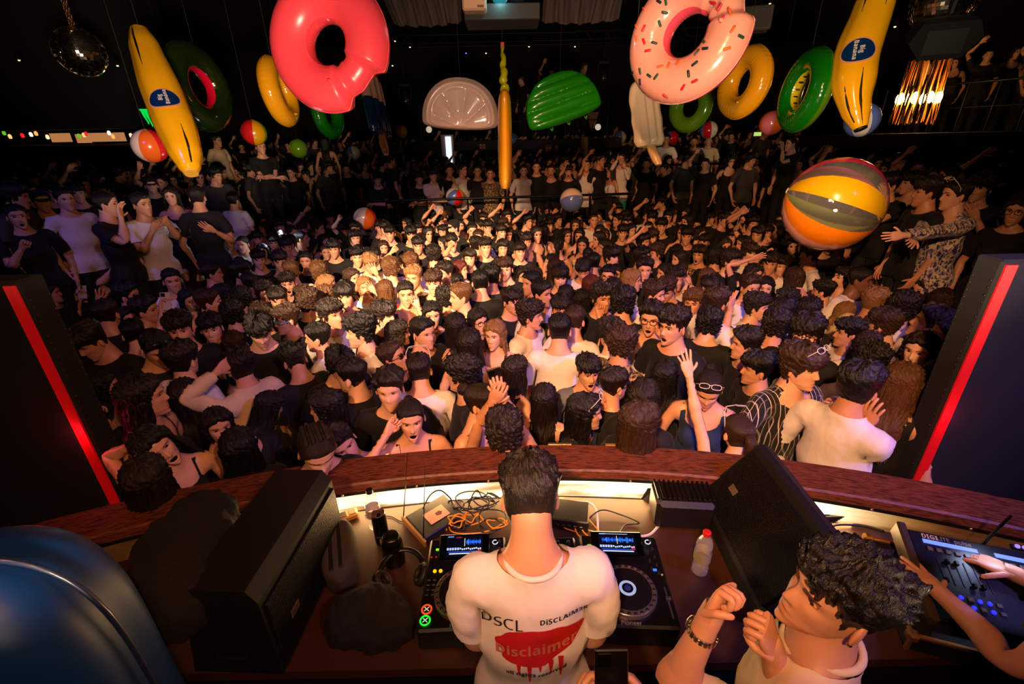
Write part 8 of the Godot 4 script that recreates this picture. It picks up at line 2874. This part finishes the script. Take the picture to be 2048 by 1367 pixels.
func dancers() -> void:
	var rng := RandomNumberGenerator.new()
	rng.seed = 1234
	var list := []
	for row in WHO:
		var f: PackedStringArray = row.split(";")
		var a := f[0].split(" ")
		var h := f[1].split(" ")
		var c := f[2].split(" ")
		var o := {"fem": h[0] in ["long", "wavy", "bun", "tail", "braids", "half", "curly_long"]}
		var px := float(a[0])
		var py := float(a[1])
		var z := 1.545 if o.fem else 1.615
		z += rng.randf_range(-0.025, 0.025)
		var floor_y := 0.0
		var depth := 0.0
		var hp := []
		for tok in f[3].split(" ", false):
			if tok == "s": o["wear"] = "upwhite" if h[0] in ["tail"] or "white" in f[4] else "up"
			elif tok == "g": o["wear"] = "clear"
			elif tok == "G": o["wear"] = "dark"
			elif tok == "b": o["wear"] = "blue"
			elif tok == "m": o["mouth"] = 1.0
			elif tok == "D": o["pitch"] = 0.42
			elif tok == "U": o["pitch"] = -0.30
			elif tok == "L": o["roll"] = 0.42
			elif tok == "X": o["cross"] = true
			elif tok == "d": o["tone"] = 3
			elif tok == "t": o["tone"] = 2
			elif tok == "p": o["phone"] = "white" if "white-cased" in f[4] or "slim" in f[4] else "dark"
			elif tok == "pf": o["phone"] = "torch"
			elif tok.begins_with("h2:"): hp.append(tok.substr(3))
			elif tok.begins_with("h"): hp.append(tok.substr(1))
			elif tok.begins_with("k"): o["grip"] = tok.substr(1)
			elif tok.begins_with("z"): z = float(tok.substr(1))
			elif tok.begins_with("f"): floor_y = float(tok.substr(1))
		if floor_y > 1.0: depth = {2.0: 8.0, 1.3: 10.8, 1.6: 9.6, 1.1: 9.6}[snappedf(floor_y, 0.1)]
		elif is_equal_approx(floor_y, 0.9): depth = 9.3
		var at: Vector3
		if depth > 0.0:
			at = deep(px, py, depth)
			if floor_y > 1.0: floor_y = at.y - z
			else: floor_y = clampf(at.y - z, 0.60, 0.95)
			if "seated" in f[4] or "knees" in f[4]: o["leg"] = true
		else: at = on(px, py, floor_y + z)
		var dcam := (at - CAM).dot(-cam_basis.z)
		if hp.size():
			var hw := []
			for k in hp:
				var q: PackedStringArray = k.split(",")
				hw.append(deep(float(q[0]), float(q[1]), dcam - 0.10))
			o["hand"] = hw
			if o.has("phone"): o["grip"] = "grip"
		if "teal skirt" in f[4]: o["skirt"] = true
		if c[0] == "crop": c[0] = "shirt"
		if o.fem and py > 780 and not " z" in " " + f[3]: z -= 0.06
		if not o.has("tone"): o["tone"] = [0, 1, 1, 2][rng.randi() % 4]
		list.append([f[4], at, floor_y, float(a[2]), h, c, o, dcam, depth > 0.0])
	# ease neighbours apart along the line of sight: taller stand nearer, shorter farther
	for pass_ in 30:
		for i in list.size():
			if list[i][8] or list[i][2] > 0.2: continue
			for j in range(i + 1, list.size()):
				if list[j][8] or list[j][2] > 0.2: continue
				var pa: Vector3 = list[i][1]
				var pb: Vector3 = list[j][1]
				var gap := Vector2(pa.x - pb.x, pa.z - pb.z)
				var l := gap.length()
				if l > 0.36: continue
				var near := i if pa.z > pb.z else j
				var farther := j if near == i else i
				for q in [[near, -1.0], [farther, 1.0]]:
					var p: Vector3 = list[q[0]][1]
					var d := (p - CAM)
					var s: float = 1.0 + q[1] * (0.36 - l) * 0.05
					var n: Vector3 = CAM + d * s
					if n.y > 1.36 and n.y < 1.73: list[q[0]][1] = n
	for e in list:
		var lod := 0 if e[7] < 0.0 else (1 if e[7] < 5.0 else 2)
		if e[7] < 3.9: e[6]["hl"] = 0
		person(e[0], "", e[1], e[2], e[3], e[4][0], e[4][1], e[5][0], e[5][1], e[6], lod, e[6].tone, rng)
		if e[8] and e[2] > 1.0:
			var y: float = e[2]
			struct("floor_riser", boxm(Vector3(0.8, y - 0.02, 0.7), 0.02), mat("tier_deck", Color.BLACK), "dark riser under a standing person", xf(Vector3(e[1].x, (y - 0.02) * 0.5, e[1].z)))
	# fill the floor between them
	var mh := ["fringe", "crop", "fringe_long", "curly_fade", "curly", "side"]
	var fh := ["long", "wavy", "half", "tail"]
	var used_labels := {}
	for f in FILL:
		var made := 0
		for tries in 1200:
			if made >= f[4]: break
			var fem := rng.randf() < 0.35
			var z := (1.53 if fem else 1.60) + rng.randf_range(-0.04, 0.05)
			var at := on(rng.randf_range(f[0], f[1]), rng.randf_range(f[2], f[3]), z)
			if at.z < -9.2: continue
			var ok := true
			for p in placed:
				if Vector2(p.x - at.x, p.z - at.z).length() < 0.29:
					ok = false
					break
			if not ok: continue
			var h: String = fh[rng.randi() % 4] if fem else mh[rng.randi() % 6]
			var yaw: float = [0.0, -15.0, 12.0, 40.0, -60.0, 170.0][rng.randi() % 6]
			var near := ""
			var best := 9e9
			for e in list:
				var dd := (e[1] as Vector3).distance_squared_to(at)
				if dd < best:
					best = dd
					near = e[0]
			var who: String = {"fringe": "fringed", "crop": "crop-haired", "fringe_long": "long-fringed", "curly_fade": "curly-topped", "curly": "curly", "side": "swept-haired", "long": "long-haired", "wavy": "wavy-haired", "half": "half-long-haired", "tail": "ponytailed"}[h]
			var said := "%s dancer beside the %s" % [who, " ".join(near.split(" ").slice(0, 11)).trim_suffix(",")]
			while used_labels.has(said): said = said.replace(" beside the", " close beside the") if not "close" in said else said.replace("close", "very close")
			used_labels[said] = true
			person(said, f[5], at, 0.0, yaw, h, ["k", "d", "d", "b"][rng.randi() % 4], "tee" if not fem else "tank", ["k", "k", "k", "w"][rng.randi() % 4], {"fem": fem, "bent": rng.randi() % 3}, 2, [0, 1, 1, 2][rng.randi() % 4], rng)
			made += 1
	crowd(rng)

# the far, dark rest of the crowd, one object
func crowd(rng: RandomNumberGenerator) -> void:
	var sk := [[PackedVector3Array(), PackedVector3Array(), PackedColorArray(), PackedInt32Array()], [PackedVector3Array(), PackedVector3Array(), PackedColorArray(), PackedInt32Array()], [PackedVector3Array(), PackedVector3Array(), PackedColorArray(), PackedInt32Array()], [PackedVector3Array(), PackedVector3Array(), PackedColorArray(), PackedInt32Array()]]
	var add := func(k: int, m: ArrayMesh, at: Transform3D) -> void:
		var a := m.surface_get_arrays(0)
		var s: Array = sk[k]
		var f: int = s[0].size()
		s[0].append_array(at * (a[Mesh.ARRAY_VERTEX] as PackedVector3Array))
		s[1].append_array(Transform3D(at.basis.orthonormalized(), Vector3.ZERO) * (a[Mesh.ARRAY_NORMAL] as PackedVector3Array))
		var c = a[Mesh.ARRAY_COLOR]
		if c == null:
			c = PackedColorArray()
			c.resize(a[Mesh.ARRAY_VERTEX].size())
			c.fill(Color.WHITE)
		s[2].append_array(c)
		var ix: PackedInt32Array = a[Mesh.ARRAY_INDEX]
		for i in ix.size(): ix[i] += f
		s[3].append_array(ix)
	for i in 5:
		var fem := i % 2 == 1
		var o := {"yaw": 0.2 * (i - 2), "pitch": 0.05 * i}
		if i == 2: o["right"] = Vector3(-0.2, 1.85, 0.15)
		if i == 3: o["left"] = Vector3(0.1, 1.3, 0.25)
		var p := make_pose(fem, o)
		var at := Transform3D(Basis(Vector3.UP, 0.35 * (i - 2)).scaled(Vector3.ONE * (0.94 + 0.03 * i)), Vector3([-0.75, -0.30, 0.12, 0.55, 0.95][i], 0, [0.1, -0.25, 0.2, -0.15, 0.25][i]))
		add.call(0, body_mesh(fem, 2, p, 0.0, ["relaxed", "relaxed"]), at)
		add.call(2 if i == 1 or i == 4 else 1, cloth_mesh("tank" if fem else "tee", fem, 2, p), at)
		add.call(1, cloth_mesh("pants", fem, 2, p), at)
		add.call(3, hair_mesh(["fringe", "long", "crop", "wavy", "curly"][i], 2), at * p.head * xf(HEAD))
	var m := ArrayMesh.new()
	for k in 4:
		var a := []
		a.resize(Mesh.ARRAY_MAX)
		a[Mesh.ARRAY_VERTEX] = sk[k][0]; a[Mesh.ARRAY_NORMAL] = sk[k][1]; a[Mesh.ARRAY_COLOR] = sk[k][2]; a[Mesh.ARRAY_INDEX] = sk[k][3]
		m.add_surface_from_arrays(Mesh.PRIMITIVE_TRIANGLES, a)
		m.surface_set_material(k, [skin_mat(1), cloth_mat("k"), cloth_mat("g"), hair_mat("k")][k])
	var spots: Array[Transform3D] = []
	var region := [[-11.0, -5.6, -10.2, -4.2, 0.8, 34], [5.6, 10.5, -10.2, -5.6, 0.8, 24], [-9.5, 8.5, -14.2, -10.6, 0.78, 44], [-10.0, 9.0, -18.0, -14.8, 1.3, 26], [9.4, 11.0, -11.6, -10.6, 2.75, 2], [0.4, 2.0, -14.6, -14.0, 2.95, 2]]
	for g in region:
		for i in g[5]:
			for tries in 12:
				var p := Vector3(rng.randf_range(g[0], g[1]), g[4], rng.randf_range(g[2], g[3]))
				var ok := true
				for s in spots:
					if s.origin.distance_to(p) < 0.95: ok = false
				for q in placed:
					if Vector2(q.x - p.x, q.z - p.z).length() < (0.75 if g[4] > 0.1 else 0.95): ok = false
				if not ok: continue
				spots.append(Transform3D(Basis(Vector3.UP, base_yaw(p) + rng.randf_range(-0.5, 0.5)), p))
				break
	var whole := Node3D.new()
	whole.name = "crowd"
	add_child(whole)
	tag(whole, "dark mass of people standing far back, between the rows and along both sides", "crowd", "", "stuff")
	var many := func(called: String, mesh: ArrayMesh, at: Array[Transform3D]) -> void:
		var mm := MultiMesh.new()
		mm.transform_format = MultiMesh.TRANSFORM_3D
		mm.mesh = mesh
		mm.instance_count = at.size()
		for i in at.size(): mm.set_instance_transform(i, at[i])
		var o := MultiMeshInstance3D.new()
		o.name = called
		o.multimesh = mm
		whole.add_child(o, true)
		o.set_meta("kind", "stuff")
	many.call("far_rows", m, spots)
	# single figures in the gaps at the back of the pit, four looks
	var looks: Array = []
	for k in 4:
		for q in 4: for w in 4: sk[q][w] = [PackedVector3Array(), PackedVector3Array(), PackedColorArray(), PackedInt32Array()][w]
		var fem := k == 1
		var p := make_pose(fem, {"yaw": [0.1, -0.3, 0.5, 0.0][k], "right": Vector3(-0.15, 1.8, 0.2)} if k == 2 else {"yaw": [0.1, -0.3, 0.5, 0.0][k]})
		add.call(0, body_mesh(fem, 2, p, 0.0, ["fist", "relaxed"]), Transform3D())
		add.call(1 if k != 3 else 2, cloth_mesh("tank" if fem else "tee", fem, 2, p), Transform3D())
		add.call(1, cloth_mesh("pants", fem, 2, p), Transform3D())
		add.call(3, hair_mesh(["fringe", "long", "curly", "crop"][k], 2), p.head * xf(HEAD))
		var sm := ArrayMesh.new()
		for q in 4:
			if sk[q][0].size() == 0: continue
			var a := []
			a.resize(Mesh.ARRAY_MAX)
			for w in 4: a[[Mesh.ARRAY_VERTEX, Mesh.ARRAY_NORMAL, Mesh.ARRAY_COLOR, Mesh.ARRAY_INDEX][w]] = sk[q][w]
			sm.add_surface_from_arrays(Mesh.PRIMITIVE_TRIANGLES, a)
			sm.surface_set_material(sm.get_surface_count() - 1, [skin_mat(1), cloth_mat("k"), cloth_mat("w"), hair_mat("d")][q])
		var at: Array[Transform3D] = []
		for tries in 500:
			if at.size() >= 26: break
			var g := Vector3(rng.randf_range(-4.4, 4.5), 0, rng.randf_range(-9.0, -4.6))
			var ok := true
			for q in placed:
				if Vector2(q.x - g.x, q.z - g.z).length() < 0.34: ok = false
			if not ok: continue
			placed.append(g)
			at.append(Transform3D(Basis(Vector3.UP, base_yaw(g) + rng.randf_range(-0.9, 0.9)).scaled(Vector3.ONE * rng.randf_range(0.93, 1.03)), g))
		many.call("pit_heads", sm, at)
